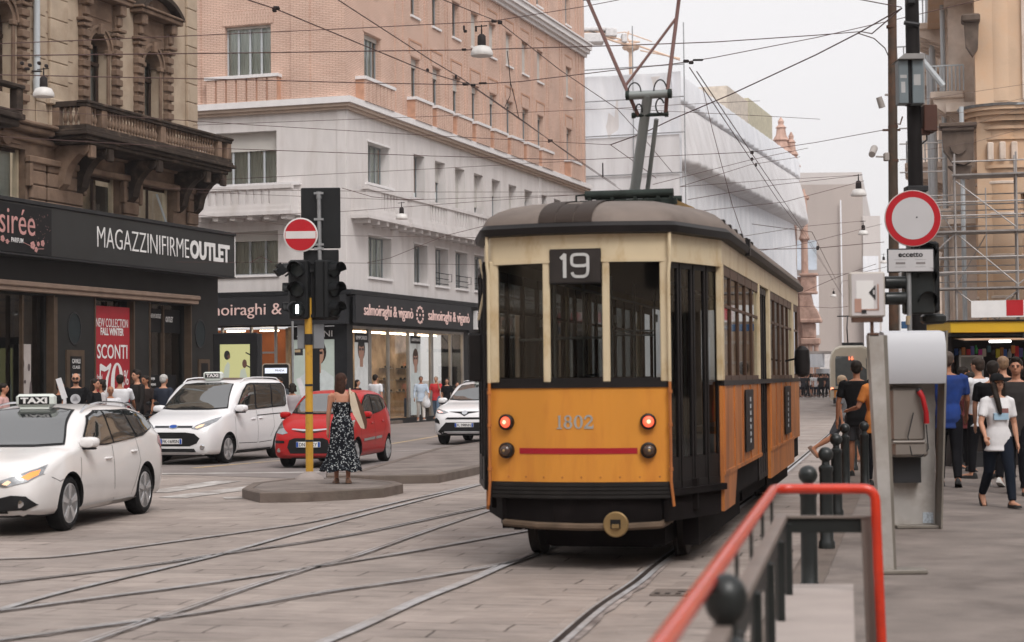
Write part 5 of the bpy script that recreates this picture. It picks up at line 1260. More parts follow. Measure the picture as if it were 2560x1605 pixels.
# interior
q = MB(); q.box(-1.1,1.1,1.2,LT-1.2,.80,.84,0); q.box(-.7,.7,.2,1.2,.80,.84,0); q.box(-1.12,1.12,1.2,LT-1.2,2.95,2.99,1); q.box(-.7,.7,.2,1.2,2.9,2.99,1)
for s in (-1,1): q.box(s*1.09,s*1.12,1.2,LT-1.2,.84,ZB,1)
q.box(-.9,-.35,LT-1.3,LT-1.25,.84,2.95,1); q.box(.35,.9,LT-1.3,LT-1.25,.84,2.95,1)
q.box(-.68,.68,.30,.34,.84,1.60,1)
q.build('interior',[M['wood'],PM('cabin_brown',(.055,.030,.018),.6,var=.2)],tram)
for s in (-1,1):
    q = MB(); q.box(s*.72,s*1.06,2.4,LT-2.4,1.18,1.23); q.box(s*1.02,s*1.07,2.4,LT-2.4,1.3,1.75); q.build('bench',[M['seatw']],tram)
q = MB()
for y in (1.6,3.2,5.0,6.8,8.6,10.4):
    for s in (-1,1): q.tube([(s*.55,y,.84),(s*.55,y,2.95)],.017,6)
for s in (-1,1): q.tube([(s*.55,1.6,2.7),(s*.55,10.4,2.7)],.014,6)
q.tube([(-.62,.24,2.10),(-.30,.14,2.10)],.012,6); q.tube([(-.24,.12,2.11),(.24,.12,2.11)],.013,6); q.tube([(.30,.14,2.13),(.64,.24,2.13)],.009,6); q.tube([(.30,.14,2.17),(.64,.24,2.17)],.009,6)
q.build('grab_pole',[M['pole']],tram,smooth=True)
q = MB()
for x, z in ((-.75,2.25),(-.385,2.25),(.31,2.28),(.68,2.28)): q.box(x-.013,x+.013,.07+abs(x)*.12,.08+abs(x)*.12,z-.035,z+.035)
q.build('window_sticker',[M['white']],tram)
# driver's stand
q = MB(); q.bbox(-.2,.2,.42,.62,.84,1.62,.03,0); q.lathe([(.11,1.62),(.12,1.72),(.04,1.76)],(-.05,.52,0),14); q.tube([(-.05,.52,1.76),(.08,.46,1.78)],.012,6); q.build('controller',[M['tblack']],tram)
# roof: black rim and domed canvas
def outline(o,z,n=64,e=.62):
    pts = []; hl = LT / 2; hw = 1.176
    base = [Vector(p)for p in arcface(path,4)] + [Vector(p)for p in back]
    c = Vector((0,hl)); out = []
    m = len(base); nor = []
    for i in range(m):
        a = base[i] - base[i-1]; b = base[(i+1)%m] - base[i]; na = Vector((a.y,-a.x)).normalized(); nb = Vector((b.y,-b.x)).normalized(); k = na + nb; k = k / max(k.dot(na),.5); nor.append(k)
    for i in range(m): v = base[i] + nor[i] * o; out.append((v.x,v.y,z))
    return out
q = MB(); rr_ = [outline(.02,ZC),outline(.075,ZC+.01),outline(.09,ZC+.07),outline(.05,ZC+.11)]; q.loft(rr_,True,True); q.build('roof_rim',[M['tblack']],tram,smooth=30)
def dome(t):
    """t 0 at the rim, 1 at the top; returns a ring shrunk towards the ridge"""
    ring = outline(.05,0); out = []
    s = math.cos(t*math.pi/2) ** .88; z = ZC + .10 + .34 * math.sin(t*math.pi/2) ** 1.0
    for x, y, _ in ring:
        yc = min(max(y,2.4),LT-2.4)
        out.append((x*s,yc+(y-yc)*(math.cos(t*math.pi/2)**.8),z))
    return out
q = MB(); q.loft([dome(t)for t in(0,.08,.18,.30,.42,.55,.68,.8,.9,.97,.999)],True,True); roof = q.build('roof',[M['roofcv']],tram,smooth=50)
# dark straps over the front of the roof
def roof_strip(x0,x1,ta,tb,n=14):
    q = MB(); vs = []
    for i in range(n+1):
        t = ta + (tb-ta) * i / n; r_ = dome(t)
        for x in (x0,x1):
            c = [(a[1]+(b[1]-a[1])*(x-a[0])/(b[0]-a[0]))for a,b in zip(r_,r_[1:]+r_[:1])if(a[0]-x)*(b[0]-x)<=0 and abs(a[0]-b[0])>1e-6 and a[1]<2.6]
            y = min(c) if c else 1.9; vs.append((x,y-.006,r_[0][2]+.010))
    q.add(vs,[(2*i,2*i+1,2*i+3,2*i+2)for i in range(n)]); return q
for x0, x1, ya, yb in ((-.37,-.21,.0,.93),(-.04,.13,.0,.93),(-.205,-.045,.0,.42)):
    roof_strip(x0,x1,ya,yb).build('roof_strap',[PM('strap_dark',(.04,.029,.024),.6,var=.1)if x0==-.37 else bpy.data.materials['strap_dark']],tram,smooth=60,fix=False)
q = MB()
for k in range(6): y = 1.3 + k * .6; q.bbox(1.05,1.2,y-.04,y+.04,3.18,3.26,.01)
q.obox((1.235,3.2,3.12),(1.235,3.32,3.12),.05,.18); q.build('roof_hook',[M['tblack']],tram)
# pantograph
G2 = M['dkgreen'] = PM('pantograph_green_grey',(.028,.036,.032),.55,.2,var=.25,vs=5)
pc = Vector((0,3.45,3.60)); q = MB()
for dy in (-.35,.35):
    q.tube([(-.50,3.45+dy,3.72),(.46,3.45+dy,3.72)],.05 if dy<0 else.04,10); q.box(-.55,.50,3.40+dy,3.47+dy,3.60,3.66)
for x in (-.45,-.2,.05,.3,.44): q.box(x-.03,x+.03,3.05,3.85,3.56,3.66); q.box(x-.02,x+.02,3.06,3.13,3.62,3.72)
for x in (-.5,.5):
    for y in (3.0,3.9): q.lathe([(.03,3.40),(.055,3.44),(.03,3.48),(.055,3.52),(.03,3.58)],(x*.8,y,0),10)
q.tube([(-.6,3.1,3.58),(-.6,3.1,3.72),(-.5,3.1,3.73)],.012,6); q.bbox(-.68,-.5,3.0,3.2,3.5,3.6,.02)
q.build('pantograph_base',[G2],tram,smooth=35)
q = MB(); q.bbox(.42,.68,3.1,3.3,3.48,3.56,.02); q.obox((.40,3.2,3.66),(.66,3.2,3.54),.12,.05); q.build('base_cover',[M['brass']],tram)
GA = M['armgrey'] = PM('pantograph_arm_grey',(.26,.28,.275),.45,.3,var=.1,vs=3)
kx, ky, kz = .20, 3.15, 4.80
q = MB(); q.tube([(-.06,3.75,3.70),(-.045,3.7,3.85),(kx-.01,ky,kz)],[.10,.058,.055],12); q.tube([(.06,3.8,3.70),(.26,3.30,kz-.25)],.026,8); q.build('pantograph_lower_arm',[GA],tram,smooth=40)
q = MB(); q.tube([(kx-.24,ky,kz),(kx+.24,ky,kz)],.045,12); q.build('pantograph_knee',[GA],tram,smooth=40)
q = MB()
for s in (-1,1): q.tube([(kx+s*.21,ky,kz),(kx+s*.25,ky,kz)],.052,12)
q.tube([(kx-.17,ky+.08,kz-.21),(kx+.18,ky+.08,kz-.21)],.02,8)
for s in (-1,1): q.tube([(kx+s*.16,ky+.08,kz-.21),(kx+s*.20,ky+.08,kz-.21)],.032,8)
q.build('pantograph_collar',[G2],tram,smooth=40)
RB = M['redbrown'] = PM('upper_arm_red_brown',(.13,.065,.055),.5,.2,var=.15)
def arcp(c,r,a0,a1,n=10): return [(c[0]+r[0]*math.cos(RAD(a0+(a1-a0)*i/n)),c[1],c[2]+r[1]*math.sin(RAD(a0+(a1-a0)*i/n)))for i in range(n+1)]
q = MB(); top = (ky+1.5,6.2)
q.tube([(kx-.13,ky+.08,kz-.21),(kx-.215,ky,kz),(-.73,top[0],top[1])],.022,8); q.tube([(kx+.17,ky+.08,kz-.21),(kx+.20,ky,kz),(.36,top[0],top[1])],.022,8)
q.tube([(kx-.28,ky+.13,kz+.12),(kx+.17,ky+1.1,5.84)],.016,8)
q.build('pantograph_upper_arm',[RB],tram,smooth=40)
q = MB(); q.tube(arcp((kx-.15,ky-.03,kz+.03),(.07,.10),170,0),.008,5); q.tube(arcp((kx+.13,ky-.03,kz+.03),(.07,.12),180,20),.008,5); q.tube(arcp((kx-.11,ky,kz-.17),(.035,.07),180,-20),.009,5); q.tube(arcp((kx+.12,ky,kz-.13),(.045,.08),20,300,14),.009,5); q.build('pantograph_cable',[M['black']],tram,smooth=40)
q = MB(); q.tube([(-.78,top[0],top[1]),(.45,top[0],top[1])],.02,8); q.box(-.65,.6,top[0]-.18,top[0]+.18,top[1]+.05,top[1]+.09); q.build('pantograph_head',[G2],tram)

# the modern tram further down the street
t2 = P(2105,1000,62); TM = thing('tram','modern cream and grey tram seen from behind further down the street','tram',(18.8,100,0),-RAD(12.0))
q = MB(); prof = [(-1.2,.35),(-1.2,2.5),(-1.12,2.95),(-.92,3.25),(-.6,3.38),(.6,3.38),(.92,3.25),(1.12,2.95),(1.2,2.5),(1.2,.35)]
def sect(y,s=1,dz=0): return [(x*s,y,z+dz*(z>1))for x,z in prof]
q.loft([sect(0,.93,-.12),sect(.25,.98,-.04),sect(.7,1.0),sect(24,1.0)],True,True); q.build('body',[PM('tram_cream_modern',(.62,.57,.46),.4,var=.04)],TM,smooth=40)
q = MB(); q.add([(-.86,-.02,1.15),(.86,-.02,1.15),(.86,-.02,2.6),(.78,.02,2.95),(.5,.04,3.14),(-.5,.04,3.14),(-.78,.02,2.95),(-.86,-.02,2.6)],[tuple(range(8))]); q.box(-.86,.86,-.03,0,1.12,1.2); q.build('rear_window',[PM('grey_tinted_window',(.10,.115,.115),.25,coat=.4)],TM)
q = MB(); q.box(-.95,.95,-.05,.05,.48,.90,0); q.box(-1.215,-1.20,.2,24,.48,.90,0); q.box(-1.1,1.1,-.06,.2,.90,.97,1); q.box(-1.0,1.0,.0,23,.15,.48,1); q.build('lower_panel',[M['orange'],M['tblack']],TM)
q = MB(); q.box(-1.12,-.98,-.04,0,.92,1.02); q.build('tail_light',[EM('tail_lamp',(1,.3,.15),3)],TM)
text_box('route_number','16',EM('route_led',(1.0,.25,.12),1.5),TM,(-.12,-.05,2.55),(1,0,0),(0,0,1),.26,.22,.03,.01)
q = MB()
for k in range(7): q.box(-1.212,-1.2,2+k*3.1,4.6+k*3.1,1.2,2.5)
q.build('side_window',[M['tblack']],TM)
q = MB(); q.box(-.6,.6,4,7,3.38,3.6); q.tube([(-.3,6,3.6),(-.3,4.4,4.4),(-.3,6.2,5.2)],.04,5); q.tube([(-.9,6.2,5.2),(.3,6.2,5.2)],.04,5); q.build('pantograph',[M['dkgrey']],TM)
# ================================================================ CARS
def carpaint(name,col,rough=.28,coat=.8):
    m, N, L, b = newmat(name); b.inputs['Base Color'].default_value = (*col,1); b.inputs['Roughness'].default_value = rough
    b.inputs['Coat Weight'].default_value = coat; b.inputs['Specular IOR Level'].default_value = coat * .5; b.inputs['Coat Roughness'].default_value = .05
    tc = N.new('ShaderNodeTexCoord'); n = N.new('ShaderNodeTexNoise'); n.inputs['Scale'].default_value = 2.0; n.inputs['Detail'].default_value = 6; L.new(tc.outputs['Object'],n.inputs[0])
    sp = N.new('ShaderNodeSeparateXYZ'); L.new(tc.outputs['Object'],sp.inputs[0])
    r = N.new('ShaderNodeMapRange'); r.inputs[1].default_value = .75; r.inputs[2].default_value = .2; L.new(sp.outputs[2],r.inputs[0])       # road dirt low on the body
    mu = N.new('ShaderNodeMath'); mu.operation = 'MULTIPLY'; L.new(n.outputs[0],mu.inputs[0]); L.new(r.outputs[0],mu.inputs[1])
    mx = N.new('ShaderNodeMix'); mx.data_type = 'RGBA'; L.new(mu.outputs[0],mx.inputs[0]); mx.inputs[6].default_value = (*col,1); mx.inputs[7].default_value = (*[c*.55+.04 for c in col],1); L.new(mx.outputs[2],b.inputs['Base Color'])
    return m
M['cwhite'] = carpaint('white_car_paint',(.74,.72,.71)); M['cwhite2'] = carpaint('cool_white_car_paint',(.76,.755,.765)); M['cred'] = carpaint('red_car_paint',(.40,.006,.007),.4,.3)
m, N, L, b = newmat('car_glass'); b.inputs['Base Color'].default_value = (.02,.024,.024,1); b.inputs['Roughness'].default_value = .03; b.inputs['Specular IOR Level'].default_value = 1.0; b.inputs['IOR'].default_value = 2.1; M['cglass'] = m
M['trim'] = PM('black_plastic_trim',(.010,.010,.011),.6,spec=.25,var=.15)
M['chrome'] = PM('chrome',(.62,.63,.65),.12,1.0,var=.03)
M['alloy'] = PM('alloy_wheel',(.52,.525,.54),.35,.5,var=.1)
M['lampc'] = PM('clear_headlight',(.30,.31,.32),.12,.6,var=.3,vs=12,coat=1)
M['amber'] = EM('lit_indicator',(1.0,.30,.07),1.0); M['warm'] = EM('lit_headlight',(1.0,.66,.42),.8); M['tlamp'] = PM('red_tail_lens',(.35,.02,.02),.2,coat=1)
def cinterp(tab,x):
    """smooth monotone curve through control points"""
    n = len(tab)
    if x <= tab[0][0]: return tab[0][1]
    if x >= tab[-1][0]: return tab[-1][1]
    for i in range(n-1):
        if tab[i][0] <= x <= tab[i+1][0]: break
    def sl(k):
        if k == 0: return (tab[1][1]-tab[0][1]) / (tab[1][0]-tab[0][0])
        if k == n - 1: return (tab[-1][1]-tab[-2][1]) / (tab[-1][0]-tab[-2][0])
        a = (tab[k][1]-tab[k-1][1]) / (tab[k][0]-tab[k-1][0]); c = (tab[k+1][1]-tab[k][1]) / (tab[k+1][0]-tab[k][0])
        return 0 if a * c <= 0 else 2 * a * c / (a+c)
    h = tab[i+1][0] - tab[i][0]; t = (x-tab[i][0]) / h
    return ((2*t**3-3*t**2+1)*tab[i][1]+(t**3-2*t**2+t)*h*sl(i)+(-2*t**3+3*t**2)*tab[i+1][1]+(t**3-t**2)*h*sl(i+1))
class Car: pass
def make_car(name,label,cat,loc,rz,S,group=None):
    """S: L, wb, fo (front overhang), hw, top[], wid[], bot[], belt[], roofw, wheel radius ..."""
    t = thing(name,label,cat,(loc[0],loc[1],0),rz,group)
    L_ = S['L']; y0 = -(S['fo']+S['wb']/2)
    def ring(s):
        w_ = cinterp(S['wid'],s) * S['hw']; zt = cinterp(S['top'],s); zb = cinterp(S['bot'],s); be = min(cinterp(S['belt'],s),zt-.03)
        h = zt - be; rw = S['roofw']; k = min(1,max(0,h/.35)); bg_ = 1.0
        lo = [(.0,zb),(.55*w_,zb),(.86*w_,zb+.01),(.955*w_,zb+.06),(.985*w_,zb+(be-zb)*.22),(1.0*w_,zb+(be-zb)*.45),(.995*w_,zb+(be-zb)*.68),(.972*w_,zb+(be-zb)*.86),(.945*w_,be)]
        a = .945; r1 = rw + .06
        def mixp(p1,p2): return (p1*(1-k)+p2*k)
        up = [(mixp(.90,.915)*w_,be+h*mixp(.35,.18)),(mixp(.82,a+(r1-a)*.45)*w_,be+h*mixp(.6,.45)),(mixp(.70,a+(r1-a)*.78)*w_,be+h*mixp(.78,.75)),
              (mixp(.55,r1-.03)*w_,be+h*mixp(.88,.89)),(mixp(.40,rw-.10)*w_,be+h*mixp(.94,.965)),(mixp(.2,.36)*w_,be+h*mixp(.985,.992)),(0,zt)]
        half = lo + up
        # densify with Catmull-Rom
        out = []; q = [half[0]] + half + [half[-1]]
        for i in range(1,len(q)-2):
            p0, p1, p2, p3 = q[i-1], q[i], q[i+1], q[i+2]
            for kk in range(2):
                u = kk / 2; f = lambda a_, b_, c_, d_: .5 * ((2*b_)+(-a_+c_)*u+(2*a_-5*b_+4*c_-d_)*u*u+(-a_+3*b_-3*c_+d_)*u**3)
                out.append((max(0,f(p0[0],p1[0],p2[0],p3[0])),f(p0[1],p1[1],p2[1],p3[1])))
        out.append(half[-1]); out[0] = half[0]
        full_ = [(x,s+y0,z)for x,z in out] + [(-x,s+y0,z)for x,z in out[-2:0:-1]]
        return full_
    ss = []; n = 84
    for i in range(n+1):
        u = i / n; e = .5 - .5 * math.cos(math.pi*u); ss.append(L_*(.45*e+.55*u))
    mb = MB(); mb.loft([ring(s)for s in ss],True,True); body = mb.build('body',[S['paint'],M['trim']],t)
    bv = BVHTree.FromPolygons([v.co.copy()for v in body.data.vertices],[tuple(p.vertices)for p in body.data.polygons])
    # wheel wells
    wr = S['wr']; cut = MB(); wy = (-S['wb']/2,S['wb']/2)
    for yy in wy:
        for s in (-1,1):
            n0 = len(cut.v); cut.lathe([(wr+.055,0),(wr+.055,.9)],(0,0,0),36,'x',1)
            for i in range(n0,len(cut.v)): x, y, z = cut.v[i]; cut.v[i] = (s*(S['hw']-.27+x),y+yy,z+wr*.98)
    co = cut.build('cut',[S['paint'],M['trim']],t)
    md = body.modifiers.new('b','BOOLEAN'); md.object = co; md.operation = 'DIFFERENCE'; md.solver = 'EXACT'
    nm = ev_mesh(body,'body'); body.modifiers.clear(); old_ = body.data; body.data = nm; bpy.data.meshes.remove(old_)
    body.data.materials.clear(); body.data.materials.append(S['paint']); body.data.materials.append(M['trim'])
    for p in body.data.polygons:      # well faces are trim, everything else paint
        c = p.center; well = any(math.hypot(c.y-yy,c.z-wr*.98)<wr+.06 and abs(c.x)<S['hw']-.02 and(abs(p.normal.x)>.98 and abs(c.x)<S['hw']-.2 or math.hypot(c.y-yy,c.z-wr*.98)>wr+.04 and abs(p.normal.x)<.2)for yy in wy)
        p.material_index = 1 if (well or(p.normal.z<-.8 and c.z<.35)) else 0
    body.data.polygons.foreach_set('use_smooth',[True]*len(body.data.polygons)); body.data.set_sharp_from_angle(angle=RAD(32))
    bpy.data.objects.remove(co)
    def shoot(o,d):
        h = bv.ray_cast(Vector(o),Vector(d)); return (h[0],h[1]) if h[0] is not None else (None,None)
    def decal(nm_,poly,mt,way,off=.004,par=None,step=.06,smooth=True,sy=1):
        """a thin panel laid on the body: poly in (x,z) from the front or back, (s,z) from the side, (x,s) from the top"""
        P2 = []; m_ = len(poly)
        for i in range(m_):
            a, b_ = Vector(poly[i]), Vector(poly[(i+1)%m_]); k = max(1,int((b_-a).length/step))
            for j in range(k): P2.append(a+(b_-a)*(j/k))
        nb = len(P2); xs = [p.x for p in P2]; zs = [p.y for p in P2]
        def inside(x,y):
            r_ = False; j = nb - 1
            for i in range(nb):
                if (P2[i].y>y) != (P2[j].y>y) and x < (P2[j].x-P2[i].x) * (y-P2[i].y) / (P2[j].y-P2[i].y) + P2[i].x: r_ = not r_
                j = i
            return r_
        pts = list(P2); gx = min(xs) + step / 2
        while gx < max(xs):
            gz = min(zs) + step / 2
            while gz < max(zs):
                if inside(gx,gz) and min((Vector((gx,gz))-p).length for p in P2) > step * .4: pts.append(Vector((gx,gz)))
                gz += step
            gx += step
        vv, ee, ff, *_ = delaunay_2d_cdt(pts,[(i,(i+1)%nb)for i in range(nb)],[list(range(nb))],1,1e-5)
        V = []; ok = []
        for p in vv:
            if way == 'side': o, d = (sy*3,p.x+y0,p.y), (-sy,0,0)
            elif way == 'front': o, d = (p.x,y0-2,p.y), (0,1,0)
            elif way == 'back': o, d = (p.x,y0+L_+2,p.y), (0,-1,0)
            else: o, d = (p.x,p.y+y0,4), (0,0,-1)
            h, nn = shoot(o,d)
            if h is None: V.append(Vector((0,0,0))); ok.append(False)
            else: V.append(h+nn*off); ok.append(True)
        F_ = [f for f in ff if all(ok[i]for i in f)]
        q = MB(); q.v = [tuple(v)for v in V]; q.f = [tuple(f)for f in F_]; q.m = [0] * len(F_)
        o_ = q.build(nm_,mt if isinstance(mt,list)else[mt],par or t,fix=False)
        me = o_.data; me.polygons.foreach_set('use_smooth',[True]*len(me.polygons))
        # make the faces look outwards
        want = {'side':Vector((sy,0,0)),'front':Vector((0,-1,0)),'back':Vector((0,1,0)),'top':Vector((0,0,1))}[way]
        bm = bmesh.new(); bm.from_mesh(me)
        for f in bm.faces:
            if f.normal.dot(want) < 0: f.normal_flip()
        bm.to_mesh(me); bm.free(); return o_
    # wheels
    for yy in wy:
        for s in (-1,1):
            q = MB(); x0 = s * (S['hw']-.025); x1 = s * (S['hw']-.225); rr_ = S['rim']
            q.lathe([(rr_,x0-s*.015),(rr_+.02,x0),(wr-.035,x0-s*.004),(wr-.006,x0-s*.03),(wr,x0-s*.06),(wr,x1+s*.05),(wr-.02,x1),(rr_,x1)],(0,yy,wr),40,'x',0)
            tw = q.build('wheel',[M['rubber']],t,smooth=35)
            q = MB(); q.lathe([(rr_+.004,x0-s*.012),(rr_-.014,x0-s*.010),(rr_-.026,x0-s*.04),(rr_-.03,x0-s*.10),(.02,x0-s*.11)],(0,yy,wr),36,'x',1); ns = S.get('spokes',5)
            for k in range(ns):
                a = 2 * math.pi * k / ns + .3; c_, s_ = math.cos(a), math.sin(a)
                for da in ((-.10,.10)if ns<=6 else(0,)):
                    a2 = a + da; q.obox((x0-s*.018,yy+.05*c_,wr+.05*s_),(x0-s*.014,yy+(rr_-.015)*math.cos(a2),wr+(rr_-.015)*math.sin(a2)),.046,.022,(1,0,0),0)
            q.lathe([(.001,x0-s*.012),(.045,x0-s*.014),(.055,x0-s*.03)],(0,yy,wr),16,'x',0)
            q.lathe([(rr_+.004,x0-s*.012),(rr_-.012,x0-s*.006),(rr_-.016,x0-s*.02)],(0,yy,wr),36,'x',0)
            q.build('rim',[M['alloy'],M['trim']],tw,smooth=30)
    return t, decal, shoot, y0, body
def rails(t,shoot,x,y0,a,b_,m):
    pts = []
    for k in range(13):
        s = a + (b_-a) * k / 12; h, _ = shoot((x,s+y0,3),(0,0,-1)); pts.append((x,s+y0,h.z+.045*min(1,4*math.sin(math.pi*k/12))+.004))
    q = MB(); q.tube(pts,.014,6); q.build('roof_rail',[m],t,smooth=True)
def taxi_sign(t,x,y,z,w=.46,h=.155,tm='white',rz=0):
    q = MB(); q.bbox(-w/2,w/2,-.075,.075,0,h,.035); q.box(-w/2+.06,w/2-.06,-.06,.06,-.03,0)
    s = q.build('taxi_sign',[M['signpl']],t,smooth=30); s.location = (x,y,z); s.rotation_euler.z = rz
    q = MB(); q.bbox(-w/2+.05,w/2-.05,-.079,-.07,.03,h-.03,.004); q.build('panel',[M['black']],s)
    text_box('lettering','TAXI',M['white'],s,(-w/2+.075,-.080,.042),(1,0,0),(0,0,1),w-.15,h-.085,.05,.002); return s
M['signpl'] = PM('pale_sign_plastic',(.60,.64,.60),.35,var=.04)
M['blueplate'] = PM('plate_blue',(.01,.07,.35),.5)
def plate(t,x,y,z,s,rz=0,w=.50,tilt=0):
    q = MB(); q.bbox(-w/2,w/2,-.008,.008,-.055,.055,.004,0); q.box(-w/2+.004,-w/2+.05,-.0095,-.008,-.05,.05,1); q.box(w/2-.05,w/2-.004,-.0095,-.008,-.05,.05,1)
    p = q.build('number_plate',[M['white'],M['blueplate']],t); p.location = (x,y,z); p.rotation_euler = (tilt,0,rz)
    if s: text_box('lettering',s,M['black'],p,(-w/2+.065,-.0095,-.036),(1,0,0),(0,0,1),w-.13,.072,.01,.002)
def mirror(t,s,x,y,z,paint,sc_=1.0):
    q = MB(); n = 12
    rings = []
    for i, (dy,k) in enumerate(((-.10,.35),(-.085,.75),(-.04,.97),(.02,1.0),(.06,.96))):
        rings.append([(x+s*(.11+.115*math.copysign(abs(math.cos(a))**.7,math.cos(a))*k)*sc_,y+dy*sc_+.25*abs(math.cos(a))*0,z+.07*math.copysign(abs(math.sin(a))**.7,math.sin(a))*k*sc_)for a in[2*math.pi*j/16 for j in range(16)]])
    q.loft(rings,True,True); mo = q.build('mirror',[paint],t,smooth=40)
    q = MB(); q.obox((x-s*.06,y+.02,z-.09*sc_),(x+s*.12,y,z-.055*sc_),.08,.035); q.bbox(x+s*.02,x+s*.2*sc_,y-.06,y+.03,z-.085*sc_,z-.06*sc_,.01); q.build('mirror_base',[M['trim']],mo)
def door_line(decal,pts,sy,wd=.010,m='trim'):
    for a, b_ in zip(pts[:-1],pts[1:]):
        A_, B_ = Vector(a), Vector(b_); d = (B_-A_).normalized(); n = Vector((-d.y,d.x)) * wd / 2
        decal('panel_gap',[tuple(A_-n),tuple(B_-n),tuple(B_+n),tuple(A_+n)],M[m],'side',.003,None,.12,sy=sy)
def ellipse(cx,cz,rx,rz_,n=20,e=1.0): return [(cx+rx*math.copysign(abs(math.cos(a))**e,math.cos(a)),cz+rz_*math.copysign(abs(math.sin(a))**e,math.sin(a)))for a in[2*math.pi*i/n for i in range(n)]]
def mir(p): return [(-x,z)for x,z in p][::-1]

# ---- white estate taxi in front (moving)
S = dict(L=4.60,wb=2.60,fo=.95,hw=.90,roofw=.70,wr=.325,rim=.232,paint=M['cwhite'],spokes=5,
    top=[(0,.64),(.06,.76),(.2,.83),(.6,.92),(1.05,1.005),(1.3,1.12),(1.75,1.33),(2.1,1.43),(2.7,1.475),(3.4,1.45),(4.0,1.36),(4.25,1.20),(4.45,.98),(4.56,.80),(4.6,.72)],
    wid=[(0,.66),(.06,.80),(.18,.90),(.45,.97),(.95,1.0),(3.4,1.0),(4.1,.97),(4.4,.90),(4.55,.78),(4.6,.66)],
    bot=[(0,.30),(.1,.22),(.4,.20),(4.2,.22),(4.5,.30),(4.6,.40)],
    belt=[(0,.50),(.2,.66),(.6,.82),(1.0,.92),(2.0,.95),(3.5,1.02),(4.3,1.02),(4.6,.70)])
F0 = G(179,1326); R0_ = G(362,1282); dv = (F0-R0_).xy.normalized(); phi = math.atan2(-dv.x,-dv.y)
def place_car(front,phi,S,sx=1):
    """front: contact point of the near front wheel; heading (-sin phi, -cos phi)"""
    h = Vector((-math.sin(phi),-math.cos(phi))); left = Vector((math.cos(phi),-math.sin(phi)))
    c = front.xy - h * S['wb'] / 2 - left * sx * (S['hw']-.12)
    return c
c_ = place_car(F0,RAD(8),S) + Vector((-.10,0))
t, D, shoot, y0, body = make_car('white_taxi','white estate taxi driving out of the left edge with its indicator lit','taxi',c_,-RAD(8),S)
for sy in (1,-1):
    D('side_window_frame',[(1.50,.975),(1.60,1.10),(1.92,1.33),(2.22,1.395),(3.3,1.39),(3.85,1.31),(4.05,1.19),(4.02,1.13),(3.5,1.035),(2.2,.965)],M['trim'],'side',.009,sy=sy,step=.035)
    for p in ([(1.54,.99),(1.64,1.10),(1.94,1.31),(2.22,1.375),(2.36,1.378),(2.38,.985),(2.1,.98)],[(2.43,.99),(2.41,1.378),(3.04,1.375),(3.20,1.03),(2.9,1.005)],[(3.27,1.04),(3.10,1.37),(3.45,1.35),(3.80,1.29),(4.00,1.18),(3.97,1.13)]): D('side_window',p,M['cglass'],'side',.016,sy=sy,step=.035)
    door_line(D,[(1.32,.97),(1.20,.55),(1.30,.30)],sy); door_line(D,[(2.36,.96),(2.34,.60),(2.38,.28)],sy); door_line(D,[(3.22,1.02),(3.30,.72),(3.0,.30)],sy)
    D('sill',[(1.25,.22),(3.2,.22),(3.2,.27),(1.25,.27)],S['paint'],'side',.02,sy=sy); door_line(D,[(.30,.70),(.62,.60),(.70,.62)],sy,.008)
    for u, z in ((2.16,.80),(3.08,.85)):
        q = MB(); h, nn = shoot((sy*3,u+y0,z),(-sy,0,0)); q.bbox(h.x-.02*sy,h.x+.028*sy,h.y-.10,h.y+.10,z-.012,z+.016,.01); q.build('door_handle',[S['paint']],t)
    D('tail_lamp',[(4.12,.92),(4.18,1.02),(4.55,.98),(4.56,.86),(4.4,.80)],M['tlamp'],'side',.008,sy=sy)
D('windscreen_frame',[(-.72,1.0),(-.60,1.20),(-.50,1.405),(-.25,1.43),(.25,1.43),(.50,1.405),(.60,1.20),(.72,1.0),(.4,.985),(-.4,.985)],M['trim'],'front',.009,step=.035)
D('windscreen',[(-.69,1.015),(-.575,1.20),(-.475,1.39),(-.25,1.41),(.25,1.41),(.475,1.39),(.575,1.20),(.69,1.015),(.4,1.0),(-.4,1.0)],M['cglass'],'front',.016,step=.035)
for s in (1,-1):
    pl = lambda pts: pts if s == 1 else mir(pts)
    D('headlight',pl([(.34,.585),(.42,.64),(.60,.70),(.74,.76),(.80,.80),(.80,.70),(.70,.62),(.50,.57)]),M['lampc'],'front',.012,step=.025)
    D('indicator',pl([(.62,.665),(.70,.72),(.77,.745),(.77,.69),(.70,.64)]),M['amber'],'front',.014,step=.03); D('headlamp_bulb',pl([(.44,.60),(.50,.64),(.54,.62),(.50,.585)]),M['warm'],'front',.014,step=.03)
    D('fog_recess',pl([(.20,.34),(.40,.30),(.70,.31),(.80,.36),(.70,.46),(.55,.475),(.3,.42)]),M['trim'],'front',.014,step=.025)
    q = MB(); h, nn = shoot((s*.64,y0-1,.375),(0,1,0)); q.lathe([(.001,-.02),(.045,-.015),(.05,0),(.05,.03)],tuple(h),14,'y'); q.build('fog_lamp',[M['chrome']],t)
    mirror(t,s,s*.80,1.45+y0,1.02,S['paint'])
    rails(t,shoot,s*.60,y0,1.95,3.9,M['chrome'])
D('grille',[(-.42,.64),(-.3,.60),(.3,.60),(.42,.64),(.3,.66),(-.3,.66)],M['trim'],'front',.007); D('lower_grille',[(-.5,.27),(.5,.27),(.5,.32),(-.5,.32)],M['trim'],'front',.007)
plate(t,0,y0-.012,.46,'FF 482 TX'[0:0]); taxi_sign(t,0,2.02+y0,1.45,.50,.16)
q = MB(); q.tube([(-.55,1.16+y0,1.035),(-.1,1.19+y0,1.05),(.35,1.16+y0,1.04)],.008,5); q.build('wiper',[M['trim']],t)

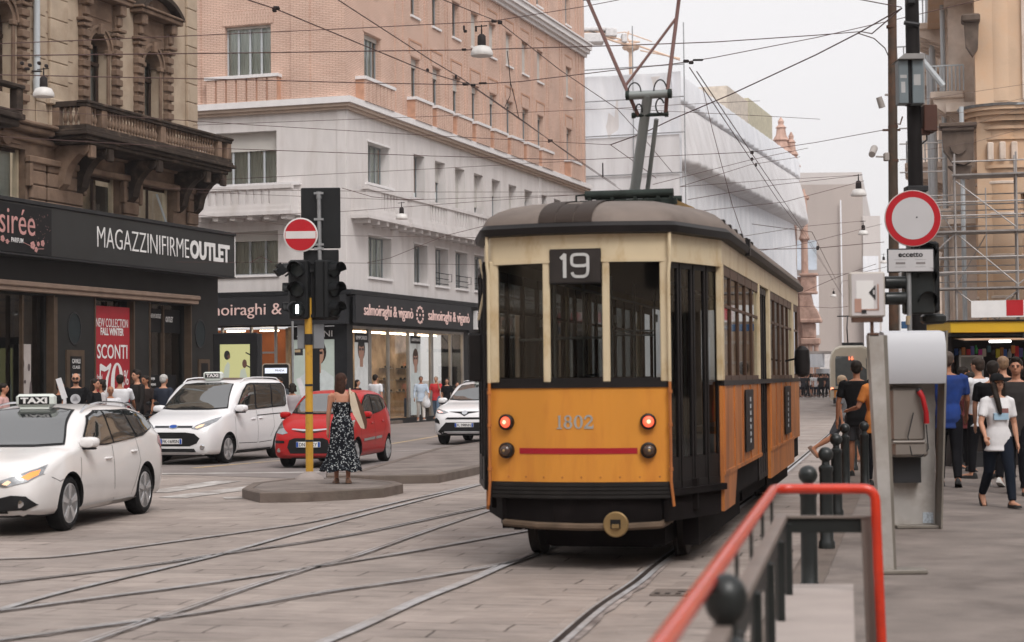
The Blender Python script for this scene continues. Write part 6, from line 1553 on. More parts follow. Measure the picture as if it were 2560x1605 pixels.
# ---- white high-roof taxi
S = dict(L=4.42,wb=2.66,fo=.88,hw=.90,roofw=.80,wr=.315,rim=.225,paint=M['cwhite2'],spokes=5,
    top=[(0,.68),(.06,.80),(.2,.90),(.5,1.02),(.85,1.12),(1.1,1.24),(1.5,1.52),(1.8,1.70),(2.1,1.785),(2.7,1.815),(3.7,1.80),(4.1,1.74),(4.25,1.5),(4.36,1.1),(4.42,.8)],
    wid=[(0,.66),(.05,.80),(.15,.90),(.4,.97),(.9,1.0),(3.8,1.0),(4.2,.96),(4.36,.9),(4.42,.8)],
    bot=[(0,.28),(.1,.20),(.4,.19),(4.1,.22),(4.42,.36)],
    belt=[(0,.60),(.2,.80),(.5,.93),(.9,1.04),(1.6,1.08),(3.0,1.12),(4.2,1.14),(4.42,.7)])
F0 = G(562,1159); c_ = place_car(F0,RAD(16),S)
t, D, shoot, y0, body = make_car('taxi_van','white high roofed taxi van with black grille between the estate taxi and red car','taxi',c_,-RAD(16),S)
for sy in (1,-1):
    D('side_window_frame',[(1.36,1.11),(1.46,1.26),(1.76,1.54),(2.0,1.67),(2.2,1.70),(3.9,1.69),(4.05,1.60),(4.1,1.22),(3.95,1.165),(2.2,1.12)],M['trim'],'side',.009,sy=sy,step=.04)
    for p in ([(1.41,1.13),(1.50,1.26),(1.79,1.52),(2.02,1.645),(2.2,1.67),(2.30,1.67),(2.30,1.13)],[(2.38,1.145),(2.38,1.665),(3.18,1.66),(3.18,1.165)],[(3.26,1.17),(3.26,1.66),(3.86,1.655),(3.98,1.58),(4.02,1.24),(3.92,1.19)]): D('side_window',p,M['cglass'],'side',.016,sy=sy,step=.04)
    door_line(D,[(1.22,1.10),(1.18,.6),(1.34,.32)],sy); door_line(D,[(2.34,1.1),(2.34,.60),(2.34,.28)],sy); door_line(D,[(3.22,1.14),(3.22,.72),(3.02,.50)],sy); door_line(D,[(2.36,.99),(4.0,1.02)],sy,.02)
    D('side_strip',[(1.3,.21),(3.1,.21),(3.1,.27),(1.3,.27)],M['trim'],'side',.012,sy=sy); door_line(D,[(1.35,.42),(2.3,.40)],sy,.012); door_line(D,[(2.4,.40),(3.1,.42)],sy,.012)
    for u, z in ((2.12,.92),(2.52,.93)):
        q = MB(); h, nn = shoot((sy*3,u+y0,z),(-sy,0,0)); q.bbox(h.x-.02*sy,h.x+.026*sy,h.y-.10,h.y+.10,z-.015,z+.015,.01); q.build('door_handle',[S['paint']],t)
wsf = [(-.76,1.16),(-.66,1.45),(-.58,1.68),(-.3,1.71),(.3,1.71),(.58,1.68),(.66,1.45),(.76,1.16),(.4,1.135),(-.4,1.135)]
D('windscreen_frame',wsf,M['trim'],'front',.009,step=.04); D('windscreen',[(x*.965,1.155+(z-1.135)*.95)for x,z in wsf],M['cglass'],'front',.016,step=.04)
for s in (1,-1):
    pl = lambda pts: pts if s == 1 else mir(pts)
    D('headlight',pl([(.42,.76),(.50,.83),(.66,.91),(.83,1.00),(.82,.90),(.74,.82),(.56,.74)]),M['lampc'],'front',.008,step=.04); D('headlamp_bulb',pl([(.50,.78),(.58,.83),(.66,.85),(.64,.80),(.54,.765)]),M['warm'],'front',.014,step=.03)
    q = MB(); h, nn = shoot((s*.66,y0-1,.38),(0,1,0)); q.lathe([(.001,-.02),(.04,-.015),(.06,-.005),(.06,.03)],tuple(h),14,'y'); q.build('fog_lamp',[M['chrome']],t)
    mirror(t,s,s*.84,1.32+y0,1.16,S['paint'],1.15)
    rails(t,shoot,s*.68,y0,1.9,4.0,S['paint'])
D('grille',[(-.56,.46),(-.62,.56),(-.50,.66),(-.3,.685),(.3,.685),(.50,.66),(.62,.56),(.56,.46),(.4,.40),(-.4,.40)],M['trim'],'front',.006,step=.05)
D('lower_grille',[(-.54,.28),(.54,.28),(.5,.35),(-.5,.35)],M['trim'],'front',.006)
D('grille_bar',[(-.44,.775),(.44,.775),(.44,.825),(-.44,.825)],M['chrome'],'front',.006); D('grille_slot',[(-.42,.785),(.42,.785),(.42,.812),(-.42,.812)],M['trim'],'front',.010)
D('emblem',ellipse(0,.80,.10,.042),M['chrome'],'front',.014,step=.03); D('emblem',ellipse(0,.80,.082,.030),M['blueplate'],'front',.018,step=.03)
D('roof_panel',[(-.5,2.05),(.5,2.05),(.5,2.9),(-.5,2.9)],PM('brown_sunroof',(.14,.09,.07),.3),'top',.006,step=.12)
hh, _ = shoot((0,y0-1,.52),(0,1,0)); plate(t,-.02,hh.y-.02,.50,'FK\u00b7169SN'); taxi_sign(t,.02,1.95+y0,1.79,.44,.16,rz=RAD(4))
q = MB(); q.tube([(-.55,1.02+y0,1.17),(.1,1.05+y0,1.19),(.6,1.02+y0,1.17)],.008,5); q.build('wiper',[M['trim']],t)

# ---- small red car
S = dict(L=3.57,wb=2.38,fo=.74,hw=.80,roofw=.74,wr=.28,rim=.20,paint=M['cred'],spokes=6,
    top=[(0,.60),(.05,.72),(.16,.83),(.45,.97),(.75,1.06),(.95,1.13),(1.3,1.33),(1.6,1.47),(1.9,1.53),(2.4,1.54),(3.0,1.48),(3.3,1.35),(3.45,1.1),(3.54,.85),(3.57,.7)],
    wid=[(0,.70),(.05,.84),(.15,.93),(.4,.985),(.8,1.0),(2.9,1.0),(3.3,.96),(3.5,.88),(3.57,.78)],
    bot=[(0,.26),(.1,.19),(.4,.18),(3.3,.2),(3.57,.34)],
    belt=[(0,.52),(.16,.72),(.45,.86),(.8,.95),(1.6,.98),(2.6,1.04),(3.4,1.06),(3.57,.65)])
R_ = G(961,1153); ph = RAD(11.5); hd = Vector((-math.sin(ph),-math.cos(ph))); c_ = place_car(Vector((*(R_.xy+hd*S['wb']),0)),ph,S)
t, D, shoot, y0, body = make_car('red_car','small red hatchback behind the yellow signal post and the woman in the long dress','car',c_,-ph,S)
for sy in (1,-1):
    D('side_window_frame',[(1.14,1.01),(1.22,1.12),(1.50,1.32),(1.72,1.42),(1.95,1.45),(2.75,1.42),(3.05,1.33),(3.08,1.16),(2.6,1.08),(1.8,1.02)],M['trim'],'side',.009,sy=sy,step=.035)
    for p in ([(1.19,1.03),(1.26,1.12),(1.53,1.30),(1.74,1.395),(1.96,1.415),(1.98,1.04)],[(2.05,1.05),(2.03,1.41),(2.62,1.40),(2.74,1.11),(2.5,1.085)],[(2.81,1.12),(2.72,1.385),(2.98,1.31),(3.0,1.18)]): D('side_window',p,M['cglass'],'side',.016,sy=sy,step=.035)
    door_line(D,[(1.02,1.0),(.98,.6),(1.12,.28)],sy); door_line(D,[(2.01,1.02),(2.0,.6),(2.0,.26)],sy); door_line(D,[(2.78,1.1),(2.8,.75),(2.55,.45)],sy)
    D('rub_strip',[(1.15,.50),(1.97,.52),(1.97,.575),(1.15,.555)],M['chrome'],'side',.012,sy=sy); D('rub_strip',[(2.04,.52),(2.5,.53),(2.5,.585),(2.04,.575)],M['chrome'],'side',.012,sy=sy)
    for u, z in ((1.82,.86),(2.62,.88)):
        q = MB(); h, nn = shoot((sy*3,u+y0,z),(-sy,0,0)); q.bbox(h.x-.02*sy,h.x+.026*sy,h.y-.08,h.y+.08,z-.013,z+.013,.01); q.build('door_handle',[S['paint']],t)
    D('tail_lamp',[(3.25,.98),(3.22,1.25),(3.4,1.2),(3.5,.95)],M['tlamp'],'side',.008,sy=sy)
wsf = [(-.66,1.08),(-.58,1.28),(-.52,1.44),(-.25,1.46),(.25,1.46),(.52,1.44),(.58,1.28),(.66,1.08),(.35,1.055),(-.35,1.055)]
D('windscreen_frame',wsf,M['trim'],'front',.009,step=.035); D('windscreen',[(x*.96,1.07+(z-1.055)*.95)for x,z in wsf],M['cglass'],'front',.016,step=.035)
for s in (1,-1):
    pl = lambda pts: pts if s == 1 else mir(pts)
    D('headlight',pl([(.44,.70),(.52,.76),(.66,.90),(.755,.94),(.77,.80),(.70,.70),(.55,.67)]),M['lampc'],'front',.008,step=.04)
    D('bumper_slot',pl([(.50,.50),(.76,.50),(.76,.56),(.50,.55)]),M['trim'],'front',.006)
    q = MB(); h, nn = shoot((s*.62,y0-1,.36),(0,1,0)); q.lathe([(.001,-.015),(.04,-.01),(.05,.02)],tuple(h),14,'y'); q.build('fog_lamp',[M['chrome']],t)
    mirror(t,s,s*.76,1.15+y0,1.04,S['paint'],.95)
D('grille',[(-.38,.30),(-.44,.42),(-.40,.56),(-.3,.60),(.3,.60),(.40,.56),(.44,.42),(.38,.30)],M['trim'],'front',.006,step=.05)
D('grille_bar',[(-.38,.765),(-.12,.735),(.12,.735),(.38,.765),(.36,.785),(0,.765),(-.36,.785)],M['chrome'],'front',.008,step=.04); D('grille_slot',[(-.36,.74),(-.12,.705),(.12,.705),(.36,.74),(.12,.73),(-.12,.73)],M['trim'],'front',.006,step=.04)
D('emblem',ellipse(0,.745,.06,.032),M['chrome'],'front',.012,step=.02)
hh, _ = shoot((0,y0-1,.48),(0,1,0)); plate(t,0,hh.y-.02,.475,'DN   7 KY')
q = MB(); q.tube([(0,1.85+y0,1.52),(0,1.95+y0,1.60)],.006,5); q.build('aerial',[M['trim']],t)
q = MB(); q.tube([(-.5,.93+y0,1.09),(.1,.95+y0,1.11),(.5,.93+y0,1.09)],.008,5); q.build('wiper',[M['trim']],t)

# ---- white SUV taxi
S = dict(L=4.60,wb=2.66,fo=.95,hw=.92,roofw=.72,wr=.36,rim=.22,paint=M['cwhite2'],spokes=5,
    top=[(0,.72),(.06,.84),(.2,.95),(.6,1.05),(1.1,1.13),(1.35,1.24),(1.8,1.50),(2.15,1.62),(2.7,1.67),(3.6,1.64),(4.1,1.52),(4.35,1.2),(4.55,.95),(4.6,.8)],
    wid=[(0,.68),(.06,.82),(.18,.92),(.45,.98),(.9,1.0),(3.8,1.0),(4.3,.95),(4.55,.85),(4.6,.75)],
    bot=[(0,.34),(.1,.26),(.4,.24),(4.2,.26),(4.6,.42)],
    belt=[(0,.62),(.2,.86),(.6,.97),(1.1,1.04),(2.5,1.07),(4.0,1.14),(4.4,1.1),(4.6,.75)])
F0 = G(1110,1110); ph = RAD(12.5); lf = Vector((math.cos(ph),-math.sin(ph))); c_ = F0.xy + Vector((math.sin(ph),math.cos(ph))) * S['wb'] / 2 + lf * (S['hw']-.12)
t, D, shoot, y0, body = make_car('suv_taxi','white off-road style taxi coming up the lane behind the front left corner of the tram','taxi',c_,-ph,S)
for sy in (1,-1):
    D('side_window_frame',[(1.4,1.10),(1.85,1.42),(2.2,1.54),(3.5,1.54),(4.0,1.42),(3.95,1.22),(2.5,1.10)],M['trim'],'side',.004,sy=sy,step=.07)
    for p in ([(1.5,1.11),(1.9,1.40),(2.22,1.51),(2.45,1.51),(2.48,1.12)],[(2.55,1.12),(2.53,1.51),(3.25,1.51),(3.35,1.17)]): D('side_window',p,M['cglass'],'side',.009,sy=sy,step=.07)
    mirror(t,sy,sy*.86,1.55+y0,1.16,S['paint'],1.1)
    D('wheel_arch_trim',[(.42,.30),(.50,.62),(.62,.74),(.95,.80),(1.28,.74),(1.40,.62),(1.48,.30)],M['trim'],'side',.004,sy=sy,step=.08)
wsf = [(-.74,1.18),(-.62,1.40),(-.55,1.56),(-.3,1.59),(.3,1.59),(.55,1.56),(.62,1.40),(.74,1.18),(.4,1.155),(-.4,1.155)]
D('windscreen_frame',wsf,M['trim'],'front',.009,step=.04); D('windscreen',[(x*.965,1.17+(z-1.155)*.95)for x,z in wsf],M['cglass'],'front',.016,step=.04)
for s in (1,-1):
    pl = lambda pts: pts if s == 1 else mir(pts)
    D('headlight',pl([(.44,.86),(.56,.90),(.80,.96),(.84,.90),(.76,.84),(.56,.82)]),M['lampc'],'front',.010,step=.04); D('headlamp_bulb',pl([(.58,.85),(.70,.90),(.78,.90),(.70,.85)]),EM('pink_running_light',(1,.6,.55),1.0),'front',.015,step=.03)
    D('fog_recess',pl([(.66,.56),(.82,.60),(.84,.70),(.76,.72),(.68,.64)]),M['trim'],'front',.006,step=.04)
D('grille_wing',[(-.44,.88),(-.12,.83),(0,.76),(.12,.83),(.44,.88),(.12,.88),(-.12,.88)],M['trim'],'front',.008,step=.04)
D('emblem',ellipse(0,.85,.075,.05),M['chrome'],'front',.014,step=.03)
D('upper_slot',[(-.52,.68),(.52,.68),(.46,.73),(-.46,.73)],M['trim'],'front',.006); D('grille',[(-.72,.36),(-.50,.60),(.50,.60),(.72,.36),(.6,.27),(-.6,.27)],M['trim'],'front',.006)
D('skid_plate',[(-.46,.31),(.46,.31),(.54,.37),(-.54,.37)],M['alloy'],'front',.012)
hh, _ = shoot((0,y0-1,.53),(0,1,0)); plate(t,0,hh.y-.02,.53,'FL 098 KV'[0:0]+'FL 098NN'); taxi_sign(t,.0,2.05+y0,1.62,.44,.17)
for s in (-1,1): rails(t,shoot,s*.60,y0,2.05,4.0,M['chrome'])
# ================================================================ PEOPLE
SK = {'a':PM('skin_light',(.46,.235,.15),.55,var=.06),'b':PM('skin_tan',(.33,.145,.08),.55,var=.06),'c':PM('skin_warm',(.42,.20,.125),.5,var=.06)}
_cm = {}
def cloth(name,col,**k):
    if name not in _cm: _cm[name] = PM(name,col,k.pop('rough',.85),var=k.pop('var',.12),vs=k.pop('vs',5),bump=.15,bs=18,**k)
    return _cm[name]
def remesh(o,vox,smooth=2):
    md = o.modifiers.new('r','REMESH'); md.mode = 'VOXEL'; md.voxel_size = vox; md.use_smooth_shade = True
    if smooth: ms = o.modifiers.new('s','SMOOTH'); ms.factor = .5; ms.iterations = smooth
    nm = ev_mesh(o,o.name); o.modifiers.clear(); old_ = o.data; mats = [m for m in old_.materials]; o.data = nm; bpy.data.meshes.remove(old_)
    nm.materials.clear()
    for m in mats: nm.materials.append(m)
    nm.polygons.foreach_set('use_smooth',[True]*len(nm.polygons)); return o
def person(label,loc,rz,H=1.72,legs=((8,6),(-8,10)),arms=((5,10,15),(-5,10,15)),top='tee',topc=None,bot='trousers',botc=None,hairc=(.02,.015,.012),hair='short',skin='a',shoec=(.03,.03,.03),sex='m',lean=0,turn=0,vox=.016,fingers=False,cap=None,glasses=False,beard=False,dress=None,group=None,bend=0,printc=None):
    t = thing('person',label,'person',loc,rz,group)
    R = lambda a: math.radians(a); V = Vector
    hz = .51 * H; sh = (.118 if sex=='m' else.096) * H; hw = .052 * H
    J = {}
    for s, k in ((1,0),(-1,1)):
        a, kn = legs[k]; hip = V((s*hw,0,hz)); knee = hip + V((s*.004*H,-math.sin(R(a)),-math.cos(R(a)))) * .245 * H; an = a - kn
        ank = knee + V((0,-math.sin(R(an)),-math.cos(R(an)))) * .232 * H; J[s] = [hip,knee,ank,an]
    low = min(J[1][2].z,J[-1][2].z); dz = -low + .045 * H
    for s in (1,-1):
        for i in range(3): J[s][i] = J[s][i] + V((0,0,dz))
    hz += dz; ly = -math.sin(R(lean)); lz = math.cos(R(lean))
    def up(hh,y=0): d = hh * H; return V((0,ly*d+y*H,hz+lz*d))     # along the spine above the hips
    # torso rings: (height above hips, half width, half depth, y shift)
    tr = [(-.085,.100,.068,0),(-.045,.074 if False else.092,.060,0),(-.01,.092 if sex=='m' else.098,.066,.004),(.04,.088 if sex=='m' else.092,.062,.002),(.10,.078 if sex=='m' else.068,.054,-.002),(.17,.100 if sex=='m' else.078,.062,-.004),(.235,.112 if sex=='m' else.088,.064 if sex=='m' else.068,-.002),(.285,.108 if sex=='m' else.086,.054,.004),(.315,.070,.040,.006),(.33,.036,.034,.006)]
    def torso(q,lo,hi,inf=0.0,k=1.0):
        rings = []
        for hh, w_, d_, ys in tr:
            if lo <= hh <= hi:
                c = up(hh,ys); rings.append([(c.x+(w_*k+inf)*H*math.copysign(abs(math.cos(a))**.85,math.cos(a)),c.y+(d_*k+inf)*H*math.copysign(abs(math.sin(a))**.85,math.sin(a)),c.z)for a in[2*math.pi*j/20 for j in range(20)]])
        q.loft(rings,True,True)
    A = {}
    for s, k in ((1,0),(-1,1)):
        f, o, e = arms[k]; S0 = up(.288) + V((s*sh,0,0)); d1 = V((s*math.sin(R(o))*math.cos(R(f)),-math.sin(R(f)),-math.cos(R(f))*math.cos(R(o)))).normalized()
        El = S0 + d1 * .170 * H; tot = f + e; d2 = V((s*math.sin(R(o))*.4-s*math.sin(R(e))*.15,-math.sin(R(tot)),-math.cos(R(tot)))).normalized(); W = El + d2 * .148 * H; A[s] = (S0,El,W,d2)
    q = MB(); torso(q,-.05,.34)
    q.tube([up(.30,.006),up(.345,0),up(.385,-.006)],[.034*H,.030*H,.030*H],12)
    for s in (1,-1):
        h_, k_, a_, an = J[s]
        q.tube([h_+V((0,0,.02*H)),h_.lerp(k_,.35),h_.lerp(k_,.8),k_,k_.lerp(a_,.3),k_.lerp(a_,.75),a_],[.050*H,.051*H,.036*H,.032*H,.034*H,.023*H,.019*H],12)
        fa = R(min(an,0)*.8 if an<0 else an*.3); fd = V((s*.15,-math.cos(fa),math.sin(fa)*1.0)).normalized(); J[s].append(fd)
        q.tube([a_+V((0,0,-.012*H))-fd*.022*H,a_+fd*.05*H+V((0,0,-.026*H)),a_+fd*.105*H+V((0,0,-.033*H))],[.024*H,.022*H,.014*H],10)
        S0, El, W, d2 = A[s]
        q.tube([S0-V((s*.02*H,0,-.004*H)),S0+V((s*.006*H,0,-.01*H)),S0.lerp(El,.5),El,El.lerp(W,.35),W],[.030*H,.030*H,.026*H,.021*H,.021*H,.0135*H],10)
        sd = V((-s*.3,-1,0)).normalized(); sd = (sd-d2*sd.dot(d2)).normalized(); nn = d2.cross(sd).normalized()
        pal = W + d2 * .030 * H
        q.tube([W,W+d2*.02*H,W+d2*.045*H,W+d2*.056*H],[.013*H,.019*H,.020*H,.014*H],10,flat=.75)
        kf = .0052 * H if fingers else .0075 * H
        for i in range(4):
            b0 = W + d2 * .048 * H + sd * (i-1.5) * .0100 * H; ln = (.036,.043,.041,.033)[i] * H; cu = V((-s*.35,0,0)) + nn * 0
            q.tube([b0,b0+(d2+cu*.15).normalized()*ln*.5,b0+(d2+cu*.15).normalized()*ln*.5+(d2+cu*.9).normalized()*ln*.5],[kf,kf*.95,kf*.7],6)
        b0 = W + d2 * .018 * H - sd * 0 + sd * .014 * H; q.tube([b0,b0+(d2*.7+sd*.7).normalized()*.02*H,b0+(d2*.9+sd*.5).normalized()*.040*H],[.0085*H,.0075*H,.0055*H],6)
    hc = up(.425,-.012); T_ = Matrix.Translation(hc) @ Matrix.Rotation(R(turn),4,'Z') @ Matrix.Rotation(R(bend),4,'X')
    n0 = len(q.v)
    q.ell((0,.004*H,.010*H),.045*H,.055*H,.052*H,16,10); q.ell((0,-.010*H,-.018*H),.038*H,.042*H,.046*H,14,8); q.ell((0,-.020*H,-.042*H),.024*H,.026*H,.020*H,10,6)
    q.tube([(0,-.048*H,.008*H),(0,-.060*H,-.012*H),(0,-.050*H,-.018*H)],[.006*H,.010*H,.007*H],8); q.ell((0,-.048*H,-.032*H),.015*H,.008*H,.006*H,8,5)
    for s in (1,-1): q.ell((s*.046*H,.006*H,-.004*H),.006*H,.012*H,.017*H,8,5); q.ell((s*.018*H,-.047*H,.012*H),.014*H,.008*H,.005*H,8,5)
    q.xf(T_,n0)
    body = q.build('body',[SK[skin]],t); remesh(body,vox if not fingers else min(vox,.0085),1)
    # eyes, brows
    q = MB()
    for s in (1,-1):
        q.ell((s*.018*H,-.0505*H,.001*H),.0085*H,.005*H,.0045*H,8,5); q.ell((s*.018*H,-.0525*H,.013*H),.012*H,.004*H,.0025*H,8,4)
    if glasses:
        for s in (1,-1): q.lathe([(.013*H,-.062*H),(.016*H,-.062*H),(.016*H,-.058*H),(.013*H,-.058*H)],(s*.019*H,0,.001*H),12,'y')
        q.box(-.004*H,.004*H,-.062*H,-.058*H,-.001*H,.003*H)
    q.xf(T_); q.build('eyes',[cloth('dark_eyes',(.03,.018,.014),rough=.4)],t,smooth=True)
    # hair
    hm = cloth('hair_%02d%02d'%(int(hairc[0]*100),int(hairc[2]*100)),hairc,var=.35,vs=30,rough=.55)
    if hair != 'bald':
        q = MB(); q.ell((0,.012*H,.022*H),.052*H,.058*H,.050*H,18,10); q.ell((0,.028*H,-.002*H),.047*H,.040*H,.048*H,14,8)
        if hair == 'quiff': q.ell((0,-.022*H,.055*H),.036*H,.030*H,.022*H,12,6)
        if hair == 'curly':
            for i in range(26): a = random.uniform(0,6.28); z = random.uniform(-.07,.05) * H; r = .045 * H; q.ell((r*math.cos(a)*1.1,.02*H+abs(r*math.sin(a)),z),.020*H,.020*H,.022*H,7,5)
        if hair == 'long': q.loft([[(w_*H*math.cos(a),y*H+d_*H*math.sin(a),z*H)for a in[2*math.pi*j/14 for j in range(14)]]for z,w_,d_,y in((.03,.050,.040,.018),(-.02,.056,.046,.022),(-.07,.058,.040,.030),(-.12,.052,.030,.034),(-.165,.040,.02,.034),(-.185,.02,.01,.032))],True,True)
        if hair == 'sidelong':
            q.loft([[(.034*H*0+(-.030+x)*H+w_*H*math.cos(a),y*H+w_*.8*H*math.sin(a),z*H)for a in[2*math.pi*j/10 for j in range(10)]]for z,w_,x,y in((.0,.028,-.006,-.02),(-.06,.026,-.008,-.035),(-.12,.024,-.002,-.062),(-.19,.021,.008,-.078),(-.235,.012,.014,-.078))],True,True)
            q.loft([[((.034+x)*H+w_*H*math.cos(a),y*H+w_*.8*H*math.sin(a),z*H)for a in[2*math.pi*j/10 for j in range(10)]]for z,w_,x,y in((.0,.024,.006,.0),(-.08,.026,.008,.01),(-.16,.020,.01,.02))],True,True)
        if hair == 'tail': q.tube([(0,.07*H,.03*H),(0,.10*H,-.01*H),(0,.09*H,-.08*H)],[.018*H,.022*H,.008*H],8)
        q.xf(T_); ho = q.build('hair',[hm],t); remesh(ho,.012 if vox<.02 else.02,1)
    if beard:
        q = MB(); q.ell((0,-.020*H,-.040*H),.034*H,.034*H,.022*H,12,6); q.xf(T_); q.build('beard',[hm],t,smooth=True)
    if cap:
        q = MB(); q.lathe([(.054*H,0),(.054*H,.02*H),(.046*H,.042*H),(.025*H,.055*H),(.001,.058*H)],(0,.006*H,.016*H),20)
        q.loft([[(x*H,y*H,z*H+.02*H)for x,y in((-.05,-.03),(-.035,-.075),(0,-.095),(.035,-.075),(.05,-.03))]for z in(0,.005)],True,True)
        n1 = len(q.v); q.xf(T_); q.build('cap',[cap],t,smooth=40)
    # clothes
    inf = .008
    if not dress:
        q = MB(); torso(q,-.09,.32,inf)
        for s in (1,-1):
            S0, El, W, d2 = A[s]; e = El if top == 'long' else S0.lerp(El,.72)
            pts = [S0-V((s*.03*H,0,-.006*H)),S0,S0.lerp(El,.4),S0.lerp(El,.72)]; rd = [.038*H,.038*H,.035*H,.034*H]
            if top == 'long': pts += [El,El.lerp(W,.5),El.lerp(W,.95)]; rd += [.028*H,.026*H,.019*H]
            q.tube(pts,rd,12)
        so = q.build('shirt',[topc],t); remesh(so,max(vox*.9,.013),2)
        if printc:
            for col, x0, x1, z0, z1 in printc:
                q = MB(); c = up((z0+z1)/2,0); q.prism([(x0*H,hz+z0*H),(x1*H,hz+z0*H),(x1*H,hz+z1*H),(x0*H,hz+z1*H)],c.y-.084*H,c.y-.06*H,'y'); q.build('shirt_print',[col],t)
        q = MB(); torso(q,-.05,.05,inf*.8)
        for s in (1,-1):
            h_, k_, a_, an, fd = J[s]
            if bot == 'trousers': q.tube([h_+V((0,0,.01*H)),h_.lerp(k_,.4),k_,k_.lerp(a_,.4),a_+V((0,0,.008*H))],[.057*H,.056*H,.040*H,.038*H,.030*H],12)
            else: q.tube([h_+V((0,0,.01*H)),h_.lerp(k_,.4),h_.lerp(k_,.85 if bot=='shorts' else.55)],[.057*H,.057*H,.050*H],12)
        bo = q.build('trousers' if bot=='trousers' else 'shorts',[botc],t); remesh(bo,max(vox*.9,.013),2)
    else: dress(t,up,A,J,H,hz)
    sm = cloth('shoe_%02d%02d'%(int(shoec[0]*100),int(shoec[2]*100)),shoec,rough=.5)
    for s in (1,-1):
        h_, k_, a_, an, fd = J[s]; q = MB(); up_ = V((0,0,1)); sd = fd.cross(up_).normalized(); un = sd.cross(fd).normalized()
        rings = []
        for d_, w_, top_ in ((-.048,.014,.030),(-.040,.022,.046),(-.01,.025,.052),(.03,.026,.040),(.07,.029,.026),(.10,.024,.020),(.115,.012,.014)):
            c = a_ + fd * d_ * H - un * .044 * H; rings.append([c+sd*(w_*H*math.cos(b_))+un*(max(0,math.sin(b_))*top_*H)for b_ in[2*math.pi*j/14 for j in range(14)]])
        q.loft(rings,True,True); q.build('shoe',[sm],t,smooth=40)
    t['_h'] = H; return t, A, J, up
WH = cloth('white_tee',(.62,.62,.64)); BK = cloth('black_tee',(.008,.008,.009)); DB = cloth('dark_blue_trousers',(.012,.016,.028)); BT = cloth('black_trousers',(.007,.007,.009))
def at(px,D,z): p = P(px,940,D); return (p.x,p.y,z)
PI = math.pi
# the woman on the island
flo = bpy.data.materials.new('floral_print'); flo.use_nodes = True; N = flo.node_tree.nodes; L = flo.node_tree.links; b = N['Principled BSDF']; b.inputs['Roughness'].default_value = .85; b.inputs['Specular IOR Level'].default_value = .1
tc = N.new('ShaderNodeTexCoord'); vo = N.new('ShaderNodeTexVoronoi'); vo.inputs['Scale'].default_value = 30; nz = N.new('ShaderNodeTexNoise'); nz.inputs['Scale'].default_value = 22; nz.inputs['Detail'].default_value = 3
mxv = N.new('ShaderNodeMix'); mxv.data_type = 'RGBA'; mxv.inputs[0].default_value = .08; L.new(tc.outputs['Object'],mxv.inputs[6]); L.new(tc.outputs['Object'],nz.inputs[0]); L.new(nz.outputs[1],mxv.inputs[7]); L.new(mxv.outputs[2],vo.inputs[0])
cr_ = N.new('ShaderNodeValToRGB'); e = cr_.color_ramp.elements; e[0].position = .20; e[0].color = (.40,.41,.40,1); e[1].position = .42; e[1].color = (.006,.007,.010,1); x = e.new(.28); x.color = (.30,.33,.36,1); x = e.new(.35); x.color = (.03,.04,.05,1)
L.new(vo.outputs['Distance'],cr_.inputs[0]); L.new(cr_.outputs[0],b.inputs['Base Color'])
def long_dress(t,up,A,J,H,hz):
    q = MB(); rings = []; n = 72
    prof = [(.225,.090,.070),(.20,.092,.074),(.15,.082,.066),(.10,.078,.064),(.04,.098,.078),(-.02,.108,.085),(-.10,.112,.09),(-.18,.120,.098),(-.26,.135,.110),(-.33,.155,.125),(-.38,.175,.145),(-.405,.182,.15)]
    for hh, w_, d_ in prof:
        c = up(hh,.002); k = max(0,(.08-hh)) * 2.2; r = []
        for j in range(n):
            a = 2 * math.pi * j / n; f = 1 + k * (.085*math.sin(7*a+1.3*hh*9)+.05*math.sin(13*a+2)+.03*math.sin(19*a))
            zz = (.012*math.sin(5*a)if hh<-.35 else 0); r.append((c.x+w_*H*f*math.cos(a)+(.02*H*-min(0,hh)),c.y+d_*H*f*math.sin(a),c.z+zz*H))
        rings.append(r)
    q.loft(rings,True,False); q.loft([rings[-1],[(x*.9,y*.9,z+.03)for x,y,z in rings[-1]]],True,True); q.loft([rings[0],[(x,y,z-.002)for x,y,z in rings[0]]],True,True)
    q.build('dress',[flo],t,smooth=60,fix=False)
    q = MB()
    for s in (1,-1): q.tube([up(.215,.058)+Vector((s*.06*H,0,0)),up(.30,.03)+Vector((s*.052*H,.012*H,0)),up(.318,0)+Vector((s*.05*H,0,0)),up(.24,-.055)+Vector((s*.055*H,0,0))],.004,5)
    q.build('dress_strap',[flo],t)
wp = G(856,1208,.15)
wt, WA, WJ, wup = person('woman in a long black floral dress standing on the kerb island beside the yellow post',(wp.x,wp.y,.15),RAD(186),1.68,legs=((4,4),(-3,3)),arms=((2,9,10),(-10,22,105)),skin='c',sex='f',hairc=(.045,.022,.015),hair='long',turn=-35,vox=.012,fingers=True,dress=long_dress,shoec=(.14,.07,.04))
